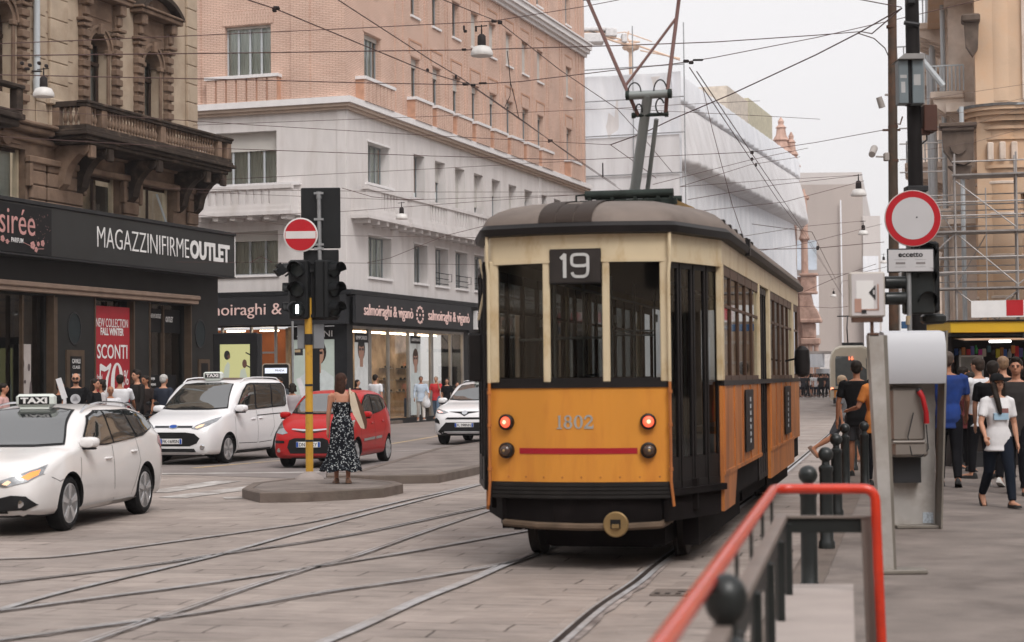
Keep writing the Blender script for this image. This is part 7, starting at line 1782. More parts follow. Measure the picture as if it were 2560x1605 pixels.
# her canvas bag hangs from the shoulder
bag = thing('shoulder_bag','cream canvas bag with brown side on the shoulder of the woman in the floral dress','bag',(wp.x,wp.y,.15),RAD(186))
S0, El, W, d2 = WA[-1]; q = MB(); bx = S0.x - .16
def yprism(q,pts,a,b_,mi): q.prism([(x,z-.15)for x,z in pts],a,b_,'y',mi)
yprism(q,[(-.12,1.52),(-.19,1.56),(-.26,1.30),(-.34,1.04),(-.345,.985),(-.29,1.0),(-.17,1.22),(-.13,1.36)],.05,.12,0)
yprism(q,[(-.19,1.56),(-.22,1.54),(-.33,1.30),(-.385,1.10),(-.375,1.0),(-.345,.985),(-.34,1.04),(-.26,1.30)],.03,.115,1)
q.build('bag_body',[cloth('cream_canvas',(.56,.47,.36)),cloth('brown_leather',(.10,.045,.028),rough=.5)],bag)
q = MB(); q.tube([(-.13,.10,1.37),(-.125,.09,1.46),(-.11,.03,S0.z+.05),(-.14,-.05,1.42),(-.18,.04,1.38)],.015,6); q.build('bag_strap',[_cm['cream_canvas']],bag,smooth=True)

# left group
ring_print = [(M['white'],-.030,.030,.16,.20)]
tt, *_ = person('bald bearded man in glasses and black tee with round white print before the palazzo',at(190,38,.13),RAD(8),1.80,skin='a',hair='bald',hairc=(.05,.03,.02),beard=True,glasses=True,topc=BK,botc=BT,vox=.018)
q = MB(); c0 = (0,-.135,1.27); q.lathe([(.095,-.002),(.105,-.002),(.105,.01),(.095,.01)],c0,24,'y'); q.prism([(-.06,1.23),(.06,1.23),(.03,1.30),(0,1.34),(-.03,1.30)],-.137,-.125,'y'); q.build('shirt_print',[PM('print_white',(.45,.45,.47),.7)],tt)
person('woman with long black hair in dark clothes beside the bald man, seen from the side',at(236,37.5,.13),RAD(75),1.68,hair='long',sex='f',skin='c',topc=BK,botc=DB,vox=.02)
person('short woman facing the black haired woman in front of the sale poster',at(253,38.6,.13),RAD(-60),1.66,hair='curly',sex='f',skin='b',topc=cloth('pale_top',(.45,.42,.42)),botc=DB,vox=.02)
person('small bald elderly man half hidden in front of the red sale poster',at(276,39.2,.13),RAD(20),1.52,hair='bald',skin='b',topc=WH,botc=BT,vox=.02)
person('black haired man in white tee, back turned, in front of the red sale poster',at(300,39.5,.13),RAD(188),1.76,topc=WH,botc=BT,skin='b',arms=((20,14,10),(28,16,20)),vox=.016)
person('tall young man in a black shirt with a quiff looking left beside the sale poster',at(343,41,.13),RAD(-50),1.87,topc=cloth('black_shirt',(.022,.019,.018)),botc=BT,hair='quiff',skin='a',top='long',vox=.016)
person('man in a dark tee just behind the tall young man with the quiff',at(364,42,.13),RAD(-30),1.75,topc=cloth('brown_black_tee',(.03,.022,.02)),botc=BT,skin='b',vox=.02)
person('grey haired man in a dark navy shirt, back turned, by the outlet window',at(409,41,.13),RAD(150),1.76,topc=cloth('navy_shirt',(.03,.035,.05)),botc=BT,hairc=(.42,.40,.38),skin='a',vox=.018)
person('man in a dark cap and shirt behind the estate taxi, left of the bald man',at(150,39,.13),RAD(60),1.62,topc=BK,botc=BT,skin='b',vox=.02)
person('person in a pale pink top at the left edge behind the estate taxi',at(8,36,.13),RAD(90),1.60,topc=cloth('pale_pink_top',(.50,.30,.28)),botc=BT,skin='c',vox=.02)
# group by the van
person('bearded man in a dark jacket behind the rear of the taxi van',at(699,47,.05),RAD(-20),1.76,topc=cloth('slate_jacket',(.05,.06,.07)),botc=BT,beard=True,skin='b',vox=.022,top='long')
person('woman in a magenta top walking behind the rear of the taxi van',at(703,44,.0),RAD(-75),1.62,topc=cloth('magenta_top',(.42,.035,.13)),botc=DB,sex='f',skin='c',hairc=(.10,.05,.03),vox=.02)
person('curly black haired woman in grey long sleeved top, back turned, by the advert totem',at(731,44,.0),RAD(185),1.66,topc=cloth('light_grey_top',(.33,.30,.31)),botc=DB,sex='f',top='long',hair='curly',vox=.02)
person('man in a white tee seen past the back of the red car',at(938,58,.13),RAD(150),1.76,topc=WH,botc=BT,skin='a',vox=.022)
person('woman with dark hair passing low behind the roof of the red car',at(893,60,.13),RAD(60),1.60,topc=BK,botc=BT,sex='f',hair='long',vox=.024)
fp_ = Vector(at(1052,71.0,.13)); person('man in pale blue shirt and white trousers with a plastic bag, far pavement',(fp_.x,fp_.y,.13),RAD(10),1.72,legs=((14,6),(-10,14)),arms=((18,14,60),(0,12,20)),topc=cloth('pale_blue_shirt',(.40,.47,.56)),botc=cloth('white_trousers',(.55,.52,.49)),top='long',skin='b',shoec=(.45,.42,.40),vox=.02,hairc=(.08,.05,.04))
pb = thing('plastic_bag','white plastic shopping bag held by the man in white trousers','bag',(fp_.x+.22,fp_.y-.08,.13)); q = MB(); q.lathe([(.03,.98),(.07,.9),(.15,.75),(.17,.6),(.12,.5),(.02,.48)],(0,0,0),12); q.tube([(-.04,0,.95),(-.02,0,1.05),(.03,0,1.05),(.04,0,.95)],.008,5); q.build('bag_body',[WH],pb,smooth=50)
fp_ = Vector(at(1090,73.4,.13)); person('man in red polo and blue jeans with a hand to his face, far pavement',(fp_.x,fp_.y,.13),RAD(-15),1.70,legs=((10,6),(-8,10)),arms=((45,5,105),(5,12,20)),topc=cloth('red_polo',(.48,.03,.035)),botc=cloth('blue_jeans',(.10,.15,.22)),skin='a',hairc=(.25,.18,.13),vox=.02)
person('woman with long curly dark hair in a black top, left of the off-road taxi roof',at(1117,68,.13),RAD(0),1.62,topc=BK,botc=BT,sex='f',hair='long',vox=.024)
person('person in black partly hidden by the roof of the off-road taxi',at(1142,64,.13),RAD(20),1.50,topc=BK,botc=BT,sex='f',hair='long',vox=.024)
# right hand pavement
p0 = G(2373,1216,.15); person('tall man in blue polo and black trousers, back turned, right of the phone stand',(p0.x,p0.y,.15),RAD(172),1.90,legs=((10,4),(-8,14)),arms=((-6,14,30),(15,10,25)),topc=cloth('royal_blue_polo',(.012,.045,.22),col2=(.010,.02,.07),c2s=1.2,c2t=.5),botc=BT,skin='b',hairc=(.06,.04,.03),vox=.013,fingers=True)
person('man in white tee facing the kiosk, between the blue polo and the capped girl',at(2446,27.5,.15),RAD(215),1.82,arms=((30,10,60),(10,10,20)),topc=WH,botc=BT,skin='a',hairc=(.04,.028,.022),vox=.014)
p0 = G(2498,1267,.15); person('girl in a black cap and white tee with a printed chest, walking towards the camera',(p0.x,p0.y,.15),RAD(5),1.60,legs=((20,8),(-14,26)),arms=((-4,12,22),(12,16,34)),topc=cloth('bright_white_tee',(.66,.65,.66)),botc=cloth('dark_jeans',(.009,.013,.022)),skin='a',sex='f',hair='sidelong',cap=cloth('black_cap',(.012,.012,.013)),turn=4,vox=.011,fingers=True,
    printc=[(cloth('print_sky',(.30,.44,.55)),-.055,.055,.15,.20),(cloth('print_brown',(.22,.10,.09)),-.005,.055,.20,.235)])
person('young man in a black tee with a full fringe behind the girl in the cap',at(2540,23.8,.15),RAD(-18),1.80,legs=((16,6),(-12,20)),arms=((10,10,25),(0,12,20)),topc=cloth('washed_black_tee',(.035,.031,.030)),botc=BT,skin='c',hair='quiff',shoec=(.05,.05,.05),vox=.012,fingers=True)
person('dark haired person in black hidden behind the girl in the cap',at(2482,25.6,.15),RAD(160),1.76,legs=((10,4),(-14,10)),topc=BK,botc=BT,skin='a',hair='short',shoec=(.55,.54,.52),vox=.018)
person('brown haired person at the kiosk counter behind the young man in black',at(2508,28,.15),RAD(170),1.84,topc=BK,botc=BT,hairc=(.20,.12,.07),vox=.02)
person('person in white at the right edge behind the young man in black',at(2566,25,.15),RAD(150),1.66,topc=WH,botc=DB,vox=.018)
person('dark figure standing at the left end of the kiosk',at(2408,30.5,.15),RAD(100),1.70,topc=BK,botc=BT,skin='b',vox=.02)
person('woman in a dark red top at the kiosk beside the man in the white tee',at(2424,29.5,.15),RAD(140),1.60,topc=cloth('wine_top',(.15,.03,.03)),botc=BT,sex='f',skin='b',hair='long',vox=.02)
person('broad man with a buzz cut in black tee and shorts, back turned, beyond the bollards',at(2141,28.5,.15),RAD(170),1.80,legs=((8,4),(-8,10)),arms=((-2,14,10),(5,14,12)),topc=BK,botc=cloth('grey_shorts',(.05,.05,.055)),bot='shorts',skin='b',vox=.013,fingers=True)
person('woman in an orange top half hidden by the steel post',at(2189,26,.15),RAD(200),1.74,arms=((10,20,70),(5,20,80)),topc=cloth('orange_top',(.58,.20,.045)),botc=BT,sex='f',hair='long',skin='c',vox=.015)
person('fair haired man in a grey shirt striding left ahead of the buzz cut man',at(2104,33,.15),RAD(75),1.62,legs=((24,6),(-30,30)),topc=cloth('mid_grey_shirt',(.16,.16,.165)),botc=cloth('grey_shorts',()),bot='shorts',skin='b',hairc=(.28,.20,.13),shoec=(.12,.07,.05),vox=.018)
# distant crowd on the crossing island
cols = [((.02,.02,.02),'black'),((.62,.62,.62),'white'),((.03,.03,.035),'charcoal'),((.55,.55,.58),'pale'),((.12,.07,.05),'brown'),((.05,.06,.09),'navy')]
random.seed(21); protos = []
for k in range(4):
    c, nme = cols[k]; sx_ = 'f' if k % 2 else 'm'
    o, *_ = person('distant pedestrian',(0,0,0),0,1.70,legs=((10,6),(-10,12)),topc=cloth('crowd_'+nme,c),botc=DB if k%2 else BT,bot='trousers' if k!=1 else 'shorts',sex=sx_,hair='long' if sx_=='f' else 'short',vox=.035,skin='c'); protos.append(o)
dp = [(1990,0),(1997,1),(2003,0),(2008,2),(2014,2),(2020,0),(2027,1),(2034,3),(2040,3),(2046,2),(2052,0),(2057,2),(2063,0),(2069,2)]
used_ = set()
for i, (px,k) in enumerate(dp):
    Dd = 128 + (i*7%5) * 2.5 if px != 2031 else 118
    loc = at(px,Dd,.15); sh_ = ['black top','white tee','charcoal top','pale top'][k]
    if k not in used_: o = protos[k]; used_.add(k)
    else: o = copy_tree(protos[k])
    o.location = loc; o.rotation_euler.z = random.uniform(-3,3); o['group'] = 'distant pedestrians on the crossing'
    o['label'] = 'tiny distant pedestrian in ' + sh_ + ' on the kerb left of the modern tram'
# passengers behind the tram glass
def tramloc(x,y,z): return (TO[0]+x*math.cos(TA)+y*math.sin(TA),TO[1]-x*math.sin(TA)+y*math.cos(TA),z)
for (x,y,hh,col,nme,hc_) in ((.02,1.1,1.40,(.10,.05,.04),'dark haired passenger in brown sitting behind the middle front window of the tram',(.02,.015,.012)),(.52,1.3,1.30,(.08,.08,.09),'white haired passenger sitting behind the right front window of the tram',(.62,.58,.52)),(-.55,1.4,1.25,(.5,.5,.5),'passenger in pale clothes sitting behind the left front window of the tram',(.04,.03,.02))):
    person(nme,tramloc(x,y,.84-.45),-TA,hh,legs=((85,85),(85,85)),topc=cloth('pass_%02d'%int(x*10+20),col),botc=BT,hairc=hc_,vox=.02)
# ================================================================ STREET FURNITURE
# -- signal post on the island
M['ypost'] = PM('chipped_yellow_paint',(.52,.29,.035),.5,var=.12,vs=3,col2=(.20,.10,.04),c2s=6,c2t=.66,bump=.15)
M['sigblk'] = PM('signal_housing_black',(.007,.008,.009),.55,var=.2,spec=.3); M['concrete'] = PM('concrete',(.30,.26,.24),.9,var=.15,bump=.3,bs=30)
pp = G(774,1197,.15); post = thing('traffic_light','yellow signal post on the island with black heads and round red no-entry sign','traffic light',(pp.x,pp.y,.15))
SP = FPX / pp.y
def lx(px): return (px-774) / SP
def lz(py): return P(774,py,pp.y).z - .15
q = MB(); q.tube([(0,0,.0),(0,0,2.2),(-.01,0,lz(745))],.062,16); q.build('post',[M['ypost']],post,smooth=True)
q = MB(); 
for z in (.6,1.05,1.5): q.tube([(0,0,z),(0,0,z+.035)],.066,14)
q.tube([(0,0,lz(835)),(0,0,lz(862))],.067,14); q.build('post_clamp',[M['dkgrey']],post,smooth=True)
q = MB(); q.lathe([(.24,-.01),(.22,.03),(.14,.08),(.09,.11),(.07,.12)],(0,0,0),20); q.build('footing',[M['concrete']],post,smooth=40)
q = MB(); q.tube([(lx(804),-.02,lz(700)),(lx(802),-.02,lz(480))],.035,12); q.tube([(lx(802),-.02,lz(498)),(lx(802),-.02,lz(480))],.045,12)
for py in (484,549,622,612): q.obox((lx(790),-.05,lz(py)),(lx(814),-.05,lz(py)),.02,.035)
q.build('upper_post',[M['steel']],post,smooth=40)
q = MB(); q.bbox(lx(756),lx(855),.03,.06,lz(621),lz(469),.02); q.build('backing_board',[M['sigblk']],post)
q = MB(); cx, czz, r = lx(757), lz(588), .268; q.lathe([(.001,-.085),(r,-.085),(r+.012,-.08),(r+.012,-.055),(.001,-.055)],(cx,0,czz),48,'y',0); q.lathe([(.001,-.088),(r-.012,-.088),(r-.012,-.086)],(cx,0,czz),48,'y',1); q.box(cx-.245,cx+.245,-.0905,-.0885,czz-.06,czz+.06,0)
q.build('no_entry_sign',[PM('sign_white',(.60,.57,.56),.4,var=.04),PM('sign_red',(.42,.010,.018),.4,var=.04)],post,smooth=30)
def signal(par,x,y,z,rot,lit=None,n=3,s=1.0,board=True):
    """three lamp signal head facing -y before turning"""
    q = MB(); h = .32 * s; W = .165 * s
    q.bbox(-W,W,-.02,.20*s,0,h*n,.03)
    hd = q.build('signal_head',[M['sigblk']],par,smooth=30); hd.location = (x,y,z); hd.rotation_euler.z = rot
    for i in range(n):
        zz = h * (i+.5); q = MB(); R1 = .125 * s
        rings = []
        for dy, k in ((-.02,1.0),(-.20*s,.98)):
            rings.append([(R1*k*math.cos(a),dy*(1.0 if dy>-.05 else(1.0 if math.sin(a)>-.2 else.35)),zz+R1*k*math.sin(a))for a in[2*math.pi*j/24 for j in range(24)]])
        q.loft(rings,True,False); q.build('visor',[M['sigblk']],hd,smooth=True,fix=False)
        q = MB(); q.lathe([(.001,-.035),(.06*s,-.032),(.105*s,-.02)],(0,0,zz),20,'y',0)
        if lit == i: q.bbox(-.022*s,.022*s,-.055,-.04,zz-.07*s,zz+.07*s,.005,1)
        q.build('lens',[PM('dark_lens',(.03,.04,.04),.25)if 'dark_lens' not in bpy.data.materials else bpy.data.materials['dark_lens'],EM('white_bar_light',(1,.97,1),7)if 'white_bar_light' not in bpy.data.materials else bpy.data.materials['white_bar_light']],hd,smooth=True,fix=False)
    return hd
hz0 = lz(798)
signal(post,lx(750),-.12,hz0,RAD(-12),0)
signal(post,lx(822),.05,hz0,RAD(86)); signal(post,lx(835),-.02,hz0,RAD(50)); signal(post,lx(738),.12,hz0,RAD(-80))
q = MB(); q.bbox(lx(766),lx(848),.02,.10,lz(800),lz(626),.02); q.obox((lx(735),0,lz(680)),(lx(830),0,lz(672)),.08,.05); q.obox((lx(735),0,lz(792)),(lx(830),0,lz(788)),.08,.05); q.bbox(lx(762),lx(850),.0,.06,lz(662),lz(625),.01); q.build('signal_bracket',[M['sigblk']],post)
q = MB(); q.obox((lx(713),-.05,lz(668)),(lx(697),-.12,lz(684)),.10,.12,(0,0,1)); q.obox((lx(700),-.1,lz(660)),(lx(716),-.06,lz(684)),.09,.09); q.obox((lx(716),0,lz(690)),(lx(740),.05,lz(672)),.03,.03); q.build('camera_box',[M['sigblk']],post)
q = MB(); q.bbox(lx(745),lx(764),.03,.05,lz(872),lz(812),.01); q.bbox(lx(785),lx(812),.03,.05,lz(872),lz(810),.01); q.bbox(lx(764),lx(786),.055,.065,lz(872),lz(812),.005); q.build('grey_panel',[PM('sign_back_grey',(.20,.21,.225),.5,var=.05)],post)
# thin grey post behind
p1 = at(732,46,0); tp = thing('thin_sign_post','thin grey sign post with a small yellow plate behind the taxi van','post',(p1[0],p1[1],0))
q = MB(); q.tube([(0,0,0),(0,0,P(732,803,46).z)],.03,8); q.build('post',[M['steel']],tp,smooth=True); q = MB(); q.box(.05,.26,-.02,.02,2.38,2.55,0); q.box(.06,.20,-.025,-.02,2.46,2.53,1); q.box(-.5,.02,.0,.06,1.9,3.6,0) if False else None; q.build('plate',[M['dkgrey'],M['yline']],tp)
# lightbox column, round-cornered kiosk screen
p1 = at(590,50,.1); lb = thing('advert_lightbox','black framed lit advertising box showing two figures in pale coats, by the palazzo corner','advert',(p1[0],p1[1],.1),RAD(-4))
q = MB(); q.bbox(-.62,.62,-.12,.12,.3,2.98,.03,0); q.box(-.4,.4,-.1,.1,0,.3,0); q.box(.62,.72,-.08,.10,.3,2.95,1); q.build('frame',[M['black'],M['dkgrey']],lb)
lit_bg = EM('lit_pale_yellow',(.55,.54,.25),.5)
q = MB(); y = -.125
def lp_(pts,k,mi): q.add([(x,y-.0012*k,z)for x,z in pts],[tuple(range(len(pts)))],mi)
lp_([(-.42,.6),(.42,.6),(.42,2.66),(-.42,2.66)],0,0); lp_([(-.40,.6),(-.38,1.5),(-.28,2.05),(-.20,2.18),(-.14,2.1),(-.18,1.6),(-.12,.6)],1,1); lp_(ellipse(-.22,2.36,.085,.13),2,2); lp_(ellipse(-.17,2.32,.04,.06),3,3); lp_([(.12,.6),(.10,1.5),(.16,1.95),(.28,2.0),(.38,1.6),(.40,.6)],1,1); lp_(ellipse(.27,2.12,.065,.12),2,3)
for z in (2.45,2.1,1.7): lp_([(.30,z),(.42,z-.06),(.42,z-.1),(.30,z-.04)],1,2)
q.build('poster',[lit_bg,EM('lit_pale_coat',(.46,.50,.42),.45),M['dkgrey'],PM('poster_face',(.12,.06,.045),.5)],lb,fix=False)
p1 = at(691,54,.1); sk_ = thing('advert_totem','round cornered black advertising totem with a white strip reading PRADA','advert',(p1[0],p1[1],.1),0)
rrp = lambda w_, z0, z1, r: [(w_-r+r*math.cos(a),z1-r+r*math.sin(a))for a in[PI/2*j/6 for j in range(7)]] + [(-w_+r+r*math.cos(a),z1-r+r*math.sin(a))for a in[PI/2+PI/2*j/6 for j in range(7)]] + [(-w_,z0),(w_,z0)]
q = MB(); q.prism(rrp(.41,0,2.16,.09),-.1,.1,'y',0); q.prism(rrp(.385,.1,2.13,.07),-.105,-.1,'y',1); q.build('case',[PM('champagne_edge',(.50,.42,.33),.35,.4),M['black']],sk_)
q = MB(); q.box(-.33,.33,-.108,-.105,1.86,2.02); q.build('lit_strip',[EM('lit_white_strip',(.70,.74,.85),.8)],sk_); text_box('lettering','PRADA',M['black'],sk_,(-.02,-.112,1.92),(1,0,0),(0,0,1),.27,.055,.01,.002)
# tilted white boards and motor scooters behind the taxis
for (px,D_,lab) in ((152,33,'narrow white board tilted upright behind the roof of the estate taxi'),(752,40,'narrow white board tilted upright beside the woman with black curly hair')):
    a = P(px+10,992,D_); b_ = P(px-6,946,D_); q = MB()
    q.obox((0,0,0),(0,0,a.z-.02),.05,.05,(1,0,0)); q.obox((0,0,a.z-.03),(b_.x-a.x,0,b_.z),.10,.03,(0,1,0)); tag(q.build('white_board',[WH],None,loc=(a.x,a.y,0)),lab,'board','tilted narrow white boards')
def motorbike(label,loc,rz,col,cat='motorcycle'):
    t = thing('motor_scooter',label,cat,loc,rz)
    for y in (-.66,.66):
        q = MB(); q.lathe([(.18,-.04),(.27,-.055),(.29,-.03),(.29,.03),(.27,.055),(.18,.04)],(0,y,.29),24,'x'); w_ = q.build('wheel',[M['rubber']],t,smooth=40); q = MB(); q.lathe([(.02,-.03),(.18,-.02),(.18,.02),(.02,.03)],(0,y,.29),16,'x'); q.build('rim',[M['alloy']],w_)
    q = MB(); q.loft([[(x*w_,y,z0+(z1-z0)*h)for x,h in((-1,.2),(-.8,.8),(0,1),(.8,.8),(1,.2),(.6,0),(-.6,0))]for y,w_,z0,z1 in((-.62,.08,.55,.85),(-.5,.20,.35,1.0),(-.3,.16,.3,.75),(0,.15,.28,.55),(.2,.18,.35,.78),(.55,.17,.45,.82),(.85,.08,.6,.75))],True,True); q.build('fairing',[col],t,smooth=50)
    q = MB(); q.bbox(-.14,.14,.05,.75,.74,.86,.05); q.build('seat',[M['trim']],t)
    q = MB(); q.tube([(-.34,-.42,1.04),(-.15,-.5,1.0),(.15,-.5,1.0),(.34,-.42,1.04)],.018,8); q.tube([(0,-.66,.3),(0,-.5,1.0)],.03,8); q.build('handlebar',[M['trim']],t,smooth=True)
    q = MB()
    for s in (-1,1): q.tube([(s*.22,-.48,1.02),(s*.30,-.5,1.22)],.008,5); q.ell((s*.32,-.5,1.27),.07,.02,.045,10,6)
    q.build('mirror',[M['trim']],t,smooth=True)
    q = MB(); q.ell((0,-.62,.88),.08,.05,.08,12,8); q.build('headlight',[M['lampc']],t,smooth=True); return t
x_, y_, _ = at(330,40,.13); motorbike('black motor scooter standing between the estate taxi and the van',(x_+.1,y_,0),RAD(25),M['trim'])
x_, y_, _ = at(376,40.2,.13); motorbike('dark motor scooter with a pale fairing close to the front of the taxi van',(x_,y_,0),RAD(40),cloth('pale_fairing',(.35,.37,.40),rough=.35))
x_, y_, _ = at(15,31,0); motorbike('white motor scooter at the left edge behind the estate taxi',(x_,y_,0),RAD(60),WH)
x_, y_, _ = at(248,36.5,.13); motorbike('white and red motor scooter behind the roof rail of the estate taxi',(x_,y_,0),RAD(-50),cloth('white_red_fairing',(.55,.52,.52),rough=.3,col2=(.5,.03,.04),c2s=3))

# -- right hand side: bollards
M['boll'] = PM('dark_green_grey_paint',(.016,.019,.019),.38,var=.2,vs=6,coat=.1)
def bollard_mesh():
    q = MB(); q.lathe([(.075,0),(.075,.06),(.062,.08),(.060,.70),(.066,.71),(.066,.75),(.040,.77),(.034,.80)],(0,0,0),24); q.lathe([(.034,.79)]+[(.070*math.cos(a),.865+.070*math.sin(a))for a in[RAD(-58+148*k/12)for k in range(13)]],(0,0,0),24)
    return q.mesh('bollard',[M['boll']],35)
bm_ = bollard_mesh()
bl = [(1815,1500,'nearest ball topped bollard, beside the slanting red rail'),(2020,1187,'second ball topped bollard, just above the red rail corner'),(2064,1136,'third ball topped bollard in the row along the kerb'),(2090,1099,'fourth ball topped bollard in the row along the kerb'),(2112,1071,'fifth ball topped bollard in the row, below the elbow of the buzz cut man'),(2132,1046,'sixth ball topped bollard, the first of three close together'),(2142,1036,'seventh ball topped bollard, the middle of three close together'),(2150,1027,'farthest ball topped bollard of the kerb row'),(2160,1066,'ball topped bollard standing right of the kerb row beside the steel post')]
for px, py, lab in bl:
    zc = .15 + .865; p = G(px,py,zc) if True else None
    o = bpy.data.objects.new('bollard',bm_); sc.collection.objects.link(o); o.location = (p.x,p.y,.15)
    if px == 1815: p = G(px,py,1.10); o.location = (p.x,p.y,.15); o.scale = (.93,.93,1.1)
    tag(o,lab,'bollard','ball topped bollards along the right kerb')
# -- red rail and its grey inner frame, low wall
hr = thing('handrail','bright red tube handrail with a grey inner frame in the right foreground','railing',(0,0,0))
M['redtube'] = PM('glossy_red_rail',(.60,.040,.014),.25,var=.08,coat=.3,col2=(.45,.03,.012),c2s=6)
zr = 1.16; a = G(1935,1222,zr); b_ = G(2186,1222,zr); n1 = G(1660,1605,zr); dn = (n1-a).normalized(); n2 = n1 + dn * 1.6
def bez(p,c,r,n=6): return [p*(1-t)**2+c*2*t*(1-t)+r*t*t for t in[k/n for k in range(n+1)]]
pts = [n2,n1] + bez(a+dn*.10,a,a+(b_-a).normalized()*.10) + bez(b_-(b_-a).normalized()*.06,b_,b_+Vector((.004,0,-.06))) + [Vector((b_.x+.03,b_.y,.15))]
q = MB(); q.tube(pts,.026,16); q.build('red_tube',[M['redtube']],hr,smooth=60)
M['gbar'] = PM('brown_grey_bar',(.20,.165,.145),.55,var=.12); M['dbar'] = PM('dark_frame',(.022,.024,.023),.5,var=.2)
ya = a.y; zg = P(1950,1292,ya).z; g0 = P(1955,1292,ya); g1 = P(2170,1292,ya); q = MB()
q.obox(g0,g1,.03,.012); q.obox(Vector((g1.x-.01,ya,zg)),Vector((g1.x+.015,ya,.15)),.055,.02,(0,1,0))
gn = G(1868,1605,zg) if False else g0 + dn * 4.6; gn.z = zg
q.obox(g0,gn,.055,.03); q.build('inner_rail',[M['gbar']],hr)
q = MB(); q.obox(g0+Vector((0,.01,-.045)),g1+Vector((0,.01,-.045)),.02,.075); q.obox(g0+Vector((.02,0,-.06)),gn+Vector((.02,0,-.06)),.015,.07)
for k in range(5):
    p = g0 + dn * (.05+1.0*k); q.box(p.x+.015,p.x+.045,p.y-.05,p.y+.05,.15,zg-.03)
for k in range(5):
    p = a + dn * (.3+.9*k); q.tube([(p.x,p.y,zg-.02),(p.x,p.y,zr)],.008,6)
q.build('dark_upright',[M['dbar']],hr,smooth=30)
M['slabc'] = PM('pale_stone_top',(.36,.31,.285),.7,var=.08,vs=3,bump=.15,bs=40)
zt_ = .62; s0 = G(1957,1460,zt_); s1 = G(2133,1460,zt_); L_ = (s0-G(1924,1605,zt_)).length + 1.2
q = MB(); dd = Vector((-TD.x*.8,-TD.y,0)).normalized(); w0 = Vector((s0.x,s0.y,0)); w1 = Vector((s1.x,s1.y,0))
f0, f1 = G(1924,1605,zt_), G(2137,1605,zt_); tp_ = [w0,w1,f1+(f1-s1)*.5,f0+(f0-s0)*.5]
q.add([(p.x,p.y,zt_)for p in tp_]+[(p.x,p.y,.15)for p in tp_],[(0,1,2,3),(0,4,5,1),(1,5,6,2),(2,6,7,3),(3,7,4,0)])
wl = thing('low_wall','low block with a smooth pale stone top inside the red handrail','wall',(0,0,0)); q.build('stone_top',[M['slabc']],wl)
# blue litter
p = G(1966,1405,.15); q = MB(); q.ell((0,0,.03),.045,.02,.028,10,6); q.ell((-.02,0,.01),.03,.02,.015,8,5); tag(q.build('litter',[PM('crumpled_blue',(.02,.03,.16),.5,bump=.4,bs=60)],None,smooth=True,loc=(p.x,p.y,.15),rz=.6),'small crumpled blue wrapper on the ground by the dark uprights','litter')
# -- steel post carrying the stop sign
p = G(2204,1432,.15); SPy = p.y; sp = thing('stop_post','dull steel post with a square stop sign box showing an arrow head on its pipe','bus stop sign',(p.x,p.y,.15))
M['dullst'] = PM('dull_brushed_steel',(.44,.42,.40),.45,.25,var=.14,vs=2.5,col2=(.30,.265,.23),c2s=2)
ll = lambda px: (px-2204) / (FPX/SPy); zz = lambda py: P(2204,py,SPy).z - .15
q = MB(); q.prism([(ll(2203),0),(ll(2232),0),(ll(2215),zz(838)),(ll(2179),zz(838))],-.05,.07,'y',0); q.prism([(ll(2232),0),(ll(2240),0),(ll(2226),zz(838)),(ll(2215),zz(838))],-.03,.06,'y',1); q.bbox(-.10,.35,-.12,.12,-.0,.03,.005,1); q.build('post',[M['dullst'],PM('tarnished_steel',(.20,.18,.155),.5,.3,var=.2)],sp)
q = MB(); q.tube([(ll(2190),0,zz(840)),(ll(2190),0,zz(795))],.015,8); q.bbox(ll(2180),ll(2205),-.05,.05,zz(842),zz(832),.005); q.build('pipe',[M['rust']],sp)
q = MB(); bx0, bx1, bz0, bz1 = ll(2134), ll(2222), zz(793), zz(680)
q.bbox(bx0,bx1,-.04,.04,bz0,bz1,.012,0); q.box(bx0+.014,bx1-.014,-.043,-.04,bz0+.014,bz1-.014,1); q.box(bx0+.02,bx1-.02,-.03,.03,bz0-.04,bz0,2)
q.box(bx0+.05,bx0+.19,-.046,-.043,bz0+.06,bz1-.07,3); q.box(bx0+.035,bx0+.09,-.0475,-.046,bz0+.04,bz0+.15,4)
q.prism([(bx0+.15,(bz0+bz1)/2+.015),(bx0+.205,(bz0+bz1)/2+.075),(bx0+.205,(bz0+bz1)/2-.045)],-.049,-.047,'y',5); q.prism([(bx0+.185,(bz0+bz1)/2+.035),(bx0+.198,(bz0+bz1)/2+.035),(bx0+.198,(bz0+bz1)/2+.0),(bx0+.185,(bz0+bz1)/2)],-.050,-.049,'y',1); q.box(bx0+.22,bx0+.232,-.047,-.044,bz0+.06,bz1-.1,4); q.box(bx0+.08,bx0+.232,-.047,-.044,bz0+.055,bz0+.066,4); q.box(bx0+.09,bx0+.13,-.048,-.045,bz0+.03,bz0+.06,5)
q.build('sign_box',[PM('cream_sign_frame',(.46,.42,.38),.5),PM('sign_face',(.55,.52,.52),.45,var=.05),M['rust'],M['white'],PM('rust_print',(.40,.24,.19),.6),M['dkgrey']],sp)
